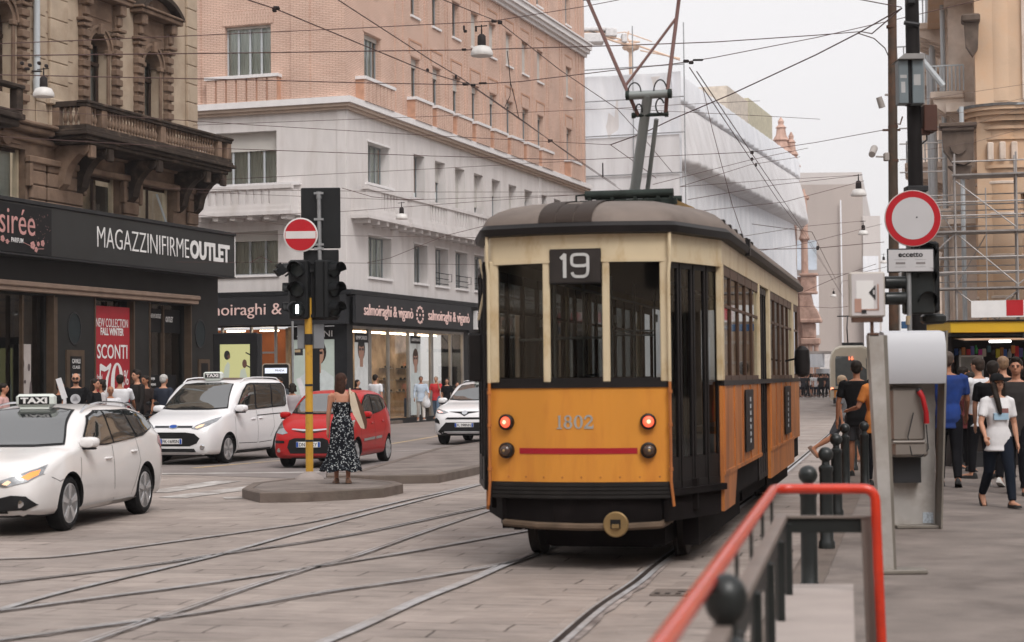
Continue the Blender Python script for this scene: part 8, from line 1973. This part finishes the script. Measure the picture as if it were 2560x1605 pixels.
# -- phone stand
p = G(2330,1318,.15); PY = p.y; ph = thing('phone_booth','open public phone stand with frosted hood, steel set and red handset','phone booth',(p.x,p.y,.15))
ll = lambda px: (px-2330) / (FPX/PY); zz = lambda py: P(2330,py,PY).z - .15
q = MB(); q.prism([(ll(2240),zz(1318)),(ll(2340),zz(1318)),(ll(2345),zz(960)),(ll(2360),zz(830)),(ll(2210),zz(830)),(ll(2222),zz(960)),(ll(2222),zz(1230))],.03,.07,'y',0)
q.prism([(ll(2340),0),(ll(2344),0),(ll(2366),zz(828)),(ll(2361),zz(828))],-.22,.08,'y',1); q.bbox(ll(2235),ll(2345),-.15,.10,-.0,.03,.005,1); q.build('panel',[M['dullst'],bpy.data.materials['tarnished_steel']],ph)
q = MB(); n = 8
prf = [(-.02-.30*math.sin(PI/2*k/n),zz(960)+(zz(826)-zz(960))*(1-.0)*(k/n)**.7)for k in range(n+1)]
q.prism([(.02,zz(960))]+[(-.22,zz(958)),(-.26,zz(930)),(-.26,zz(860)),(-.20,zz(832)),(.02,zz(826))],ll(2208),ll(2358),'x'); 
m, N, L, b = newmat('frosted_plastic'); b.inputs['Base Color'].default_value = (.50,.51,.54,1); b.inputs['Roughness'].default_value = .5; b.inputs['Subsurface Weight'].default_value = 0; M['frost'] = m
q.build('hood',[m],ph,smooth=30)
q = MB(); q.bbox(ll(2224),ll(2310),-.16,.03,zz(1102),zz(968),.03,0); q.bbox(ll(2224),ll(2312),-.24,.03,zz(1140),zz(1100),.03,0); q.box(ll(2232),ll(2300),-.10,.03,zz(1205),zz(1142),1); q.bbox(ll(2222),ll(2304),-.255,-.22,zz(1106),zz(1099),.01,0)
q.build('phone_set',[PM('brushed_phone_steel',(.30,.27,.245),.35,.6,var=.1),M['dkgrey']],ph,smooth=30)
q = MB(); hx = ll(2300); q.tube([(ll(2293),-.20,zz(978)),(ll(2300),-.225,zz(992)),(ll(2308),-.225,zz(1030)),(ll(2310),-.20,zz(1056))],[.032,.026,.026,.030],12); q.build('handset',[PM('handset_red',(.36,.012,.016),.35)],ph,smooth=True)
q = MB(); q.ell((ll(2294),-.19,zz(976)),.034,.03,.03); q.tube([(ll(2309),-.20,zz(1060)),(ll(2312),-.22,zz(1120)),(ll(2295),-.24,zz(1138)),(ll(2270),-.25,zz(1135)),(ll(2262),-.22,zz(1090)),(ll(2278),-.2,zz(1030))],.007,6); q.build('handset_cord',[M['dkgrey']],ph,smooth=True)
q = MB(); q.box(ll(2309),ll(2335),.024,.03,zz(1308),zz(1281)); q.build('sticker',[PM('sticker_blue_white',(.42,.47,.52),.5,var=.4,vs=40)],ph)
# -- signal pole with round prohibition sign
PYs = 21.5; p = P(2279,1100,PYs); sg = thing('signal_post','grey signal post with round red ringed sign, eccetto plate and lit signal head','traffic light',(p.x,PYs,.15))
ll = lambda px: (px-2279) / (FPX/PYs); zz = lambda py: P(2279,py,PYs).z - .15
q = MB(); q.tube([(ll(2283),0,0),(ll(2279),0,zz(830)),(ll(2279),0,zz(480))],.03,12); q.tube([(ll(2276),0,zz(812)),(ll(2277),0,zz(790))],.033,12,mi=1); q.build('post',[M['steel'],M['yline']],sg,smooth=True)
q = MB(); cx, cz_ = ll(2289), zz(547); r = 70 / (FPX/PYs)
q.lathe([(.001,-.06),(r,-.06),(r+.004,-.055),(r+.004,-.04),(.001,-.04)],(cx,0,cz_),56,'y',0); q.lathe([(.001,-.062),(r-.006,-.062),(r-.006,-.061)],(cx,0,cz_),56,'y',1); q.lathe([(.001,-.0645),(r*.755,-.0645),(r*.755,-.0635)],(cx,0,cz_),56,'y',2); q.lathe([(.001,-.0665),(.010,-.0665),(.010,-.065)],(cx+.045,0,cz_+.012),10,'y',3)
q.build('round_sign',[PM('sign_rim',(.50,.42,.40),.4),bpy.data.materials['sign_red'],PM('sign_grey_white',(.50,.49,.50),.4,var=.04),M['black']],sg,smooth=30)
q = MB(); q.bbox(ll(2223),ll(2341),-.055,-.04,zz(682),zz(622),.006,0); q.bbox(ll(2226),ll(2338),-.058,-.054,zz(679),zz(625),.004,1)
for x0, x1 in ((2242,2270),(2293,2320)):
    for z in (650,668): q.box(ll(x0),ll(x1),-.0595,-.058,zz(z)-.001,zz(z)+.001,0)
    q.box(ll(x0+2),ll(x1-2),-.0600,-.058,zz(661),zz(656),2)
pl_ = q.build('plate',[M['dkgrey'],bpy.data.materials['sign_grey_white'],PM('small_print',(.20,.18,.18),.6)],sg); text_box('lettering','eccetto',M['black'],pl_,(ll(2251),-.060,zz(643)),(1,0,0),(0,0,1),ll(2312)-ll(2251),zz(632)-zz(643),.02,.002)
hd_ = signal(sg,ll(2330),.12,zz(782),RAD(-8),0,3,.9)
for o in children(hd_): pass
q = MB()
for k in range(2): 
    zc = zz(705+40*k); n0 = len(q.v); q.lathe([(.075,0),(.078,.22),(.085,.24)],(0,0,0),18,'x',cap=False); 
    for i in range(n0,len(q.v)): x, y, z = q.v[i]; q.v[i] = (ll(2222)+x,y+.06,zc+z)
q.bbox(ll(2270),ll(2345),.02,.22,zz(785),zz(640),.02); q.bbox(ll(2325),ll(2385),.25,.45,zz(808),zz(783),.03); q.build('side_visor',[M['boll']],sg,smooth=30,fix=False)
# -- the two tall poles
def tall_pole(label,pxt,pxb,Y,r,m,cat='pole'):
    a = P(pxt,-60,Y); b_ = P(pxb,860,Y); k = (a.x-b_.x) / (a.z-b_.z); x0 = b_.x - k * b_.z; t = thing('street_pole',label,cat,(x0,Y,.1)); q = MB(); q.tube([(0,0,0),(0,0,b_.z),(k*(a.z),0,a.z+1.5)],[r*1.15,r*1.05,r*.85],18); q.build('pole',[m],t,smooth=True)
    return t, (lambda px:P(px,400,Y).x-x0), (lambda py:P(pxb,py,Y).z-.1)
M['poleb'] = PM('black_painted_pole',(.014,.012,.012),.55,var=.25,vs=3); M['poler'] = PM('brown_riveted_pole',(.060,.042,.030),.6,var=.2,vs=3,col2=(.16,.07,.035),c2s=1.4,c2t=.60)
tb_, X_, Z_ = tall_pole('thick black street pole carrying grey control cabinets',2277,2296,24,.100,M['poleb'])
q = MB(); q.bbox(X_(2238),X_(2262),-.30,-.08,Z_(267),Z_(158),.01,0); q.bbox(X_(2272),X_(2300),-.30,-.08,Z_(267),Z_(158),.01,0); q.prism([(X_(2235),Z_(158)),(X_(2300),Z_(158)),(X_(2302),Z_(145)),(X_(2252),Z_(145))],-.36,.1,'y',1); q.box(X_(2262),X_(2272),-.27,-.05,Z_(267),Z_(150),2); q.bbox(X_(2300),X_(2305),-.25,.08,Z_(267),Z_(150),.005,1)
q.box(X_(2275),X_(2292),-.302,-.30,Z_(222),Z_(195),3); q.box(X_(2242),X_(2258),-.302,-.30,Z_(204),Z_(196),3); q.box(X_(2244),X_(2254),-.302,-.30,Z_(240),Z_(213),3)
q.build('control_cabinet',[PM('cabinet_blue_grey',(.15,.18,.195),.45,var=.1),PM('cabinet_roof_grey',(.26,.25,.245),.5),M['black'],PM('cabinet_label',(.38,.38,.38),.6)],tb_)
q = MB(); q.bbox(X_(2308),X_(2341),-.1,.2,Z_(330),Z_(264),.01); q.obox((X_(2295),0,Z_(330)),(X_(2325),0,Z_(330)),.1,.08); q.build('brown_box',[PM('rust_brown_box',(.075,.030,.02),.6,var=.15)],tb_)
q = MB(); q.tube([(X_(2262),-.1,Z_(60)),(X_(2300),-.1,Z_(66))],.03,6); q.bbox(X_(2262),X_(2315),-.12,.12,Z_(480),Z_(466),.01); q.bbox(X_(2268),X_(2290),-.14,.0,Z_(15),Z_(-5),.02); q.tube([(X_(2318),0,Z_(335)),(X_(2318),0,Z_(350)),(X_(2302),0,Z_(362)),(X_(2302),0,Z_(400))],.012,6); q.build('pole_band',[M['dkgrey']],tb_,smooth=30)
tr_, X_, Z_ = tall_pole('brown riveted tram wire pole with two small cameras on its left',2233,2239,27,.072,M['poler'])
q = MB(); q.obox((X_(2215),0,Z_(237)),(X_(2226),0,Z_(237)),.03,.03); q.tube([(X_(2198),-.05,Z_(244)),(X_(2206),-.05,Z_(270))],[.045,.05],10); q.tube([(X_(2176),-.12,Z_(388)),(X_(2190),.12,Z_(368))],[.05,.055],12); q.tube([(X_(2190),0,Z_(391)),(X_(2220),0,Z_(392))],.014,6); q.bbox(X_(2210),X_(2222),-.06,.06,Z_(402),Z_(382),.01); q.build('camera',[PM('camera_beige',(.33,.30,.28),.5)],tr_,smooth=30)
q = MB()
for py in (70,320,405): q.tube([(X_(2234),0,Z_(py)),(X_(2234),0,Z_(py)+.04)],.075,14)
for k in range(24): q.box(X_(2234)-.045,X_(2234)-.035,-.072,-.060,.8+k*.3,.815+k*.3)
q.obox((X_(2208),0,Z_(325)),(X_(2252),0,Z_(325)),.03,.03); q.tube([(X_(2232),-.05,Z_(290)),(X_(2236),-.06,Z_(310)),(X_(2250),-.05,Z_(312)),(X_(2258),0,Z_(292))],.012,6); q.build('pole_band',[M['rust']],tr_,smooth=30)
# -- kiosk
kp = P(2372,1100,31); kz = thing('kiosk','street kiosk with a yellow fascia, lit awning and shelves of colourful goods','kiosk',(kp.x,31,.15),0)
ll = lambda px: (px-2372) / (FPX/31); zz = lambda py: P(2372,py,31).z - .15
q = MB(); q.bbox(ll(2372),ll(2700),-.25,1.9,zz(833),zz(805),.01,0); q.box(ll(2368),ll(2704),-.28,2.0,zz(805),zz(802),1); q.box(ll(2374),ll(2700),-.2,1.9,zz(842),zz(833),1); q.build('roof',[PM('kiosk_yellow',(.58,.36,.02),.45,var=.06),M['black']],kz)
q = MB(); q.box(ll(2378),ll(2700),1.0,1.1,0,zz(842),0); q.box(ll(2378),ll(2388),.1,1.1,0,zz(842),0); q.box(ll(2390),ll(2700),.4,1.0,0,.85,0); q.box(ll(2390),ll(2700),.3,1.0,.85,.90,1); q.build('body',[PM('kiosk_dark',(.035,.028,.026),.6,var=.3,vs=2),M['dkgrey']],kz)
q = MB(); q.prism([(-.55,zz(853)),(-.55,zz(850)),(0.3,zz(843)),(.3,zz(846))],ll(2395),ll(2550),'x'); q.build('awning',[PM('peach_awning',(.55,.36,.24),.7)],kz)
q = MB(); q.tube([(ll(2470),-.2,zz(855)),(ll(2523),-.2,zz(855))],.022,8); q.build('tube_light',[EM('fluorescent_tube',(1,1,1),6)],kz)
gc = [(.02,.08,.30),(.05,.30,.08),(.45,.40,.03),(.50,.02,.03),(.04,.10,.12),(.35,.35,.35),(.40,.02,.20),(.30,.12,.03),(.10,.10,.30),(.05,.04,.04),(.55,.20,.05),(.35,.30,.25)]
gm = [cloth('goods_%d'%i,c,rough=.5)for i,c in enumerate(gc)]; random.seed(5)
for i in range(26):
    x = ll(2412) + i * .072 + random.uniform(-.015,.015); q = MB(); z1 = zz(862) - random.uniform(0,.08); hgt = random.uniform(.12,.26)
    if i % 4 == 1: q.lathe([(.035,z1-hgt),(.04,z1-hgt+.05),(.04,z1-.07),(.015,z1-.03),(.015,z1)],(x,.55,0),10)
    else: q.bbox(x-.035,x+.035,.5,.54,z1-hgt,z1,.008)
    q.build('hanging_goods',[gm[(i*5)%12]],kz)
for i in range(30):
    x = ll(2400) + i * .075; q = MB(); z0 = .9 + (i%3) * .17; q.bbox(x-.03,x+.03,.5,.56,z0,z0+.13,.006); q.build('stacked_goods',[gm[(i*7+3)%12]],kz)
q = MB(); q.bbox(ll(2405),ll(2466),.1,.4,zz(945),zz(888),.01,0); q.box(ll(2410),ll(2462),.09,.10,zz(940),zz(893),1); q.build('display_case',[M['mullion'],M['curtd']],kz)
q = MB(); q.lathe([(.001,-.30),(.13,-.30),(.13,-.27),(.001,-.27)],(ll(2568),0,zz(845)),20,'y'); q.build('fan',[M['dkgrey']],kz)
# dark benches/crates low at the kiosk front
q = MB(); q.box(ll(2400),ll(2470),-.1,.1,0,.25); q.build('crate',[M['dkgrey']],kz)
# -- things on the far left street side: blue street plate
p1 = P(2304,812,40); q = MB(); q.bbox(-.45,.45,-.02,.02,-.08,.08,.01); tag(q.build('blue_plate',[PM('blue_sign',(.03,.08,.17),.5)],None,loc=(p1.x,p1.y,p1.z)),'small blue plate just above the phone stand hood','sign')
# ================================================================ WIRES AND HANGING LAMPS
M['wire'] = PM('overhead_wire',(.075,.038,.034),.6,var=.1); M['wireb'] = PM('black_cable',(.03,.025,.025),.6)
def wire(pts,label,r=.010,m='wire',group=None):
    """pts: (px, py, distance)"""
    ps = [P(x,y,d)for x,y,d in pts]; o = ps[0].copy(); out = []
    q = MB(); q.tube([p-o for p in ps],r*.8,6)
    w_ = q.build('overhead_wire',[M[m]],None,smooth=True,loc=tuple(o)); tag(w_,label,'wire',group or 'overhead tram wires'); return w_
D1 = 30
wire([(-30,111,26),(0,109,26),(440,91,28),(900,70,30),(1230,53,31),(1462,16,32),(1700,-30,33)],'topmost span wire from the palazzo to above the brick roof corner',.009)
wire([(-30,139,27),(0,139,27),(640,132,29),(900,128,30),(1160,125,31),(1540,114,32),(1787,105,33),(2040,88,34),(2152,79,34.5),(2180,84,28),(2254,21,24.2)],'long span wire that forks near the black pole',.012)
wire([(-30,186,28),(0,187,28),(640,200,30),(900,207,31),(1165,212,31),(1300,204,31.5),(1540,175,32),(1681,160,33),(1784,144,34),(2040,94,35),(2300,35,36),(2470,-5,37)],'third span wire passing through the junction above the brick balconettes',.011)
wire([(560,-20,22),(691,23,23),(1080,184,27),(1175,212,31),(1442,397,45),(1540,463,55)],'contact wire slanting down from the top centre through the junction',.010)
wire([(815,-20,24),(1080,152,28),(1148,192,31),(1297,294,38),(1442,400,46),(1560,480,58)],'contact wire slanting down just right of the first slanting wire',.010)
wire([(1060,-20,27),(1247,55,31),(1400,175,35),(1542,271,40),(1602,337,44),(1680,430,50)],'slanting wire crossing in front of the crane to the pantograph',.010)
wire([(-30,268,29),(0,270,29),(640,313,31),(1080,339,32),(1526,362,33)],'long faint wire sinking slightly to the right across the white stone band',.007)
wire([(1526,362,33),(1610,332,32),(1681,298,31),(1827,236,29.5),(2040,137,27),(2145,83,25.5),(2254,21,24.2)],'thick wire climbing from behind the pantograph arm to the black pole',.012)
wire([(1526,362,33),(1580,400,34),(1640,445,36)],'short wire dropping from the knot left of the pantograph arm',.008)
wire([(-30,340,30),(440,367,31),(1080,390,32),(1442,400,33),(1880,380,34),(2040,356,34),(2198,327,30),(2231,322,27)],'span wire reaching the brown pole below its camera',.008)
wire([(483,313,32),(1080,291,33),(1540,271,34),(1690,262,34),(1900,252,34)],'thin wire rising gently to the right over the white stone band',.006)
wire([(1542,271,34),(1691,279,34),(1929,291,34),(2050,298,35)],'thin wire behind the two pantograph arms',.006)
wire([(552,449,34),(1080,422,35),(1442,402,36)],'thin wire rising across the middle windows of the corner building',.006)
wire([(380,470,35),(493,473,35),(1080,480,36),(1490,480,37)],'level wire ending at the tram roof equipment, the upper of two',.006)
wire([(493,480,36),(855,495,36),(1012,500,36),(1250,493,37),(1480,486,38)],'level wire ending at the tram roof equipment, the lower of two',.006)
wire([(700,536,34),(855,529,34),(1164,506,35),(1440,487,36)],'thin wire rising behind the dark backing board to the tram roof',.006)
wire([(560,583,37),(850,589,37),(1194,594,38)],'level wire across the upper ground floor windows',.006)
wire([(440,655,38),(850,657,38),(1210,662,39)],'lowest level wire just above the optician sign',.006)
wire([(480,537,36),(620,549,36),(760,570,36)],'thin wire under the stone balcony left of the no-entry sign',.006)
wire([(855,470,38),(930,492,38),(1000,499,38),(1060,498,38)],'dotted feeder wire sagging to the small hanging lamp',.009)
wire([(918,657,40),(975,645,40),(1110,590,40),(1230,560,40)],'slanted guy wire in front of the ground floor windows',.008)
wire([(625,657,37),(652,641,37),(680,655,37)],'small V shaped wire hanger left of the signal heads',.012)
# wires around the far tracks
for k, (a,b_,lab) in enumerate((((1724,169,24),(1942,496,44),'left of the two contact wires running away over the tram'),((1742,179,24),(1955,496,44),'right of the two contact wires running away over the tram'))):
    c = (a[0]+(b_[0]-a[0])*.6,a[1]+(b_[1]-a[1])*.6,32); wire([a,c,b_,(2000+6*k,572,70),(2110,745,130)],lab,.010)
wire([(1756,215,30),(1780,320,30),(1830,510,30),(1868,622,30)],'single cable falling to the rear corner of the tram roof',.007)
wire([(1633,461,26),(1875,400,30),(2020,370,33)],'fan wire leaving the roof gear, highest of the fan',.006)
wire([(1700,467,27),(1875,412,30),(2000,392,33)],'second fan wire leaving the roof gear',.006)
wire([(1700,467,27),(1900,452,32),(2145,438,38)],'fan wire ending level at the far hanging lamp',.006)
wire([(1720,499,28),(1940,462,33),(2145,439,38)],'fan wire rising to the far hanging lamp',.007)
wire([(1757,527,28),(1960,505,33),(2160,452,38)],'lower fan wire rising to the far hanging lamp',.007)
wire([(1872,624,30),(1980,622,34),(2044,620,36),(2210,605,40)],'dark wire from the rear corner of the tram roof to the right',.010)
wire([(1886,629,30),(2000,612,36),(2204,560,42)],'thin wire above the rear corner of the tram roof',.006)
wire([(1850,592,32),(2010,566,36),(2160,552,40)],'thin wire crossing the netted tower',.006)
wire([(1880,560,34),(2030,580,38),(2090,700,60)],'thin sagging wire in front of the netted tower',.008)
wire([(2020,690,44),(2150,682,44),(2225,665,42)],'level wire behind the square stop sign',.007); wire([(1990,765,50),(2080,770,50),(2135,765,46)],'lowest wire above the modern tram',.008)
wire([(1985,740,46),(2100,690,44),(2190,660,42)],'wire climbing to the right above the modern tram',.007)
wire([(2100,720,60),(2105,703,60),(2200,689,50)],'short wire with a hanger above the modern tram',.007)
wire([(2145,83,25.5),(2185,96,25.5),(2212,120,26.5),(2222,142,27)],'curved cable bending down to the brown pole',.010)
wire([(2130,-5,24),(2200,8,24),(2254,18,24)],'short wire at the top left of the black pole',.009)
for k, (y0_,y1_) in enumerate(((218,208),(265,240),(300,262),(345,315))): wire([(2310,y0_+30,40),(2430,y0_+12,44),(2580,y1_-0,48)],['highest','second','third','lowest'][k]+' of the four thin wires strung in front of the right hand palace',.006)
# feeder loop over the brick facade
wire([(1268,127,31),(1272,160,31),(1276,205,31),(1290,260,33),(1297,296,36)],'loose loop of cable hanging between two slanting wires',.010,'wireb')
wire([(1276,205,31),(1275,240,31),(1262,268,33)],'short cable tail beside the loose loop',.008,'wireb')
# fittings at the junctions
def fitting(pts,label):
    t = thing('wire_clamp',label,'clamp',tuple(P(*pts[0][:3])),0,'clamps and insulators on the tram wires'); o = P(*pts[0][:3]); q = MB()
    for x, y, d, w_, h in pts:
        p = P(x,y,d) - o; s = d / FPX; q.bbox(p.x-w_*s/2,p.x+w_*s/2,p.y-.04,p.y+.04,p.z-h*s/2,p.z+h*s/2,.01)
    q.build('clamp',[M['wireb']],t)
fitting([(691,20,23,16,8),(686,25,23,10,10)],'dark clamp at the top centre of the picture'); fitting([(1235,53,31,14,6),(1250,56,31,12,8)],'clamp where the topmost wire meets a slanting wire')
fitting([(1164,210,31,16,7),(1183,213,31,12,6),(1207,208,31,20,4)],'clamp cluster over the brick balconettes'); fitting([(1376,352,42,12,6),(1372,352,42,4,10)],'clamp on the twin slanting wires near the brick edge')
fitting([(1160,124,31,12,5),(1190,124,31,18,5)],'clamp on the long wire over the hanging lamp'); fitting([(1715,153,33,14,7),(1728,157,33,12,6),(1745,150,33,26,4)],'red brown clamp right of the pantograph arms'); fitting([(1069,176,27,7,9),(1140,192,30,6,10)],'pair of small clamps left of the wire junction')
fitting([(1880,381,34,8,8),(1880,398,34,6,8),(1890,412,34,4,10)],'clamp in front of the white sheeting'); fitting([(2044,620,36,6,10)],'small clamp in front of the netted tower'); fitting([(1160,70,31,5,12),(1163,78,31,9,6),(1190,72,31,5,14)],'clamps hanging left of the central lamp')
fitting([(1507,425,33,3,36)],'short hanging insulator left of the tram roof gear')
# hanging lamps
def hanging(px,pyt,pyb,D_,label,glass=(.62,.60,.58)):
    top = P(px,pyt,D_); bot = P(px,pyb,D_); h = top.z - bot.z; t = thing('hanging_lamp',label,'street lamp',(top.x,D_,bot.z),0,'street lamps hung from the wires'); R_ = h * .47
    q = MB(); q.lathe([(R_*.36,h*.42),(R_*.38,h*.50),(R_*.36,h*.82),(R_*.22,h*.90),(R_*.12,h*.92)],(0,0,0),16); q.tube([(0,0,h*.9),(0,0,h*1.12)],R_*.08,6); q.build('lamp_housing',[M['wireb']],t,smooth=40)
    q = MB(); q.lathe([(R_*.40,h*.42),(R_*.75,h*.36),(R_*.96,h*.18),(R_,h*.06),(R_*.96,0),(.001,-.01)],(0,0,0),24); q.build('lamp_shade',[cloth('lamp_opal',(.60,.58,.56),rough=.4)],t,smooth=50)
    q = MB(); q.tube([(0,0,h*1.1),(0,0,h*1.3)],R_*.06,5); q.tube([(-R_*.6,0,h*1.22),(R_*.5,0,h*1.26)],R_*.05,5); q.build('hanger',[M['wireb']],t)
hanging(109,186,242,30,'white bowl lamp hung in front of the palazzo, left of its balcony'); hanging(1204,80,140,31,'large white bowl lamp hung in front of the brick facade'); hanging(1004,515,548,38,'small dark necked lamp hung in front of the stone balconies')
hanging(2146,448,490,38,'far bowl lamp hung beside the round red ringed sign'); hanging(2158,560,587,50,'smaller far bowl lamp below the first one'); hanging(2084,726,742,66,'tiny distant lamp over the modern tram'); hanging(2209,640,658,60,'tiny distant lamp just left of the eccetto plate')
fitting([(55,158,30,8,8),(75,163,30,8,8),(98,158,30,8,8),(116,165,30,8,8),(68,172,30,12,6),(92,178,30,26,3)],'insulator cluster above the lamp in front of the palazzo')
# ================================================================ AIR
mh = bpy.data.materials.new('haze'); mh.use_nodes = True; N = mh.node_tree.nodes; N.clear(); o_ = N.new('ShaderNodeOutputMaterial'); pv = N.new('ShaderNodeVolumePrincipled'); pv.inputs['Color'].default_value = (.95,.93,.96,1); pv.inputs['Density'].default_value = 0.00035; pv.inputs['Anisotropy'].default_value = .2
mh.node_tree.links.new(pv.outputs[0],o_.inputs['Volume'])
HAZE = True
if HAZE:
    q = MB(); q.box(-260,260,-30,420,-1,60); tag(q.build('haze',[mh]),kind='stuff')
for o in bpy.data.objects:
    if '_h' in o: del o['_h']
# ---- every countable part that was gathered in one mesh becomes a part of its own
SPLIT = {'window_post','window_frame','shop_window','pilaster','lintel','window_sill','mullion','ceiling_light','rivet','grab_pole','pane','door_trim','oval_plaque','showcase','stone_panel','tube','side_rib','window_sticker','roof_hook','side_window','post_clamp','grey_panel','camera','scaffold_tube','balcony','balcony_rail','roof_netting','window','window_surround','plank_deck','banner','skirt_shadow_plate','dark_upright','shop_light','display_shelf','stone_dressing','open_casement','balcony_slab','balustrade','side_panel','door_step','apron','drain_pipe','room','clamp','pole_band','counterweight','plaster_moulding','side_visor','pantograph_collar','pantograph_cable','pantograph_base','dress_strap','signal_bracket','cornice','underframe','head_band','roof_rail','base_cover','shop_front','wall','post'}
def split_pieces(o,eps=.004):
    me = o.data; n = len(me.vertices)
    if n > 6000: return
    p = list(range(n))
    def f(x):
        while p[x] != x: p[x] = p[p[x]]; x = p[x]
        return x
    key = {}
    for v in me.vertices:
        k = tuple(round(c,3)for c in v.co)
        if k in key: p[f(v.index)] = f(key[k])
        else: key[k] = v.index
    for e in me.edges: p[f(e.vertices[0])] = f(e.vertices[1])
    box = {}
    for v in me.vertices:
        b_ = box.setdefault(f(v.index),[9e9]*3+[-9e9]*3)
        for i in range(3): b_[i] = min(b_[i],v.co[i]); b_[i+3] = max(b_[i+3],v.co[i])
    roots = list(box)
    if len(roots) < 2: return
    for i, a in enumerate(roots):
        for b_ in roots[i+1:]:
            A_, B_ = box[a], box[b_]
            if all(A_[k]-eps<=B_[k+3]and B_[k]-eps<=A_[k+3]for k in range(3)): p[f(a)] = f(b_)
    groups = {}
    for q_ in me.polygons: groups.setdefault(f(q_.vertices[0]),[]).append(q_)
    if not 1 < len(groups) <= 90: return
    for gi, polys in enumerate(list(groups.values())):
        ids = sorted({v for q_ in polys for v in q_.vertices}); mp = {v:i for i,v in enumerate(ids)}
        m2 = bpy.data.meshes.new(o.name.split('.')[0]); m2.from_pydata([me.vertices[v].co.copy()for v in ids],[],[tuple(mp[v]for v in q_.vertices)for q_ in polys])
        for m in me.materials: m2.materials.append(m)
        m2.polygons.foreach_set('material_index',[q_.material_index for q_ in polys]); sm = [q_.use_smooth for q_ in polys]; m2.polygons.foreach_set('use_smooth',sm)
        if any(sm): m2.set_sharp_from_angle(angle=RAD(40))
        if gi == 0: first = m2
        else:
            c = bpy.data.objects.new(o.name.split('.')[0],m2); sc.collection.objects.link(c); c.parent = o.parent; c.matrix_basis = o.matrix_basis.copy()
    o.data = first
for o in [x for x in bpy.data.objects if x.type=='MESH' and x.parent and x.name.split('.')[0]in SPLIT and x.data.users==1]: split_pieces(o)
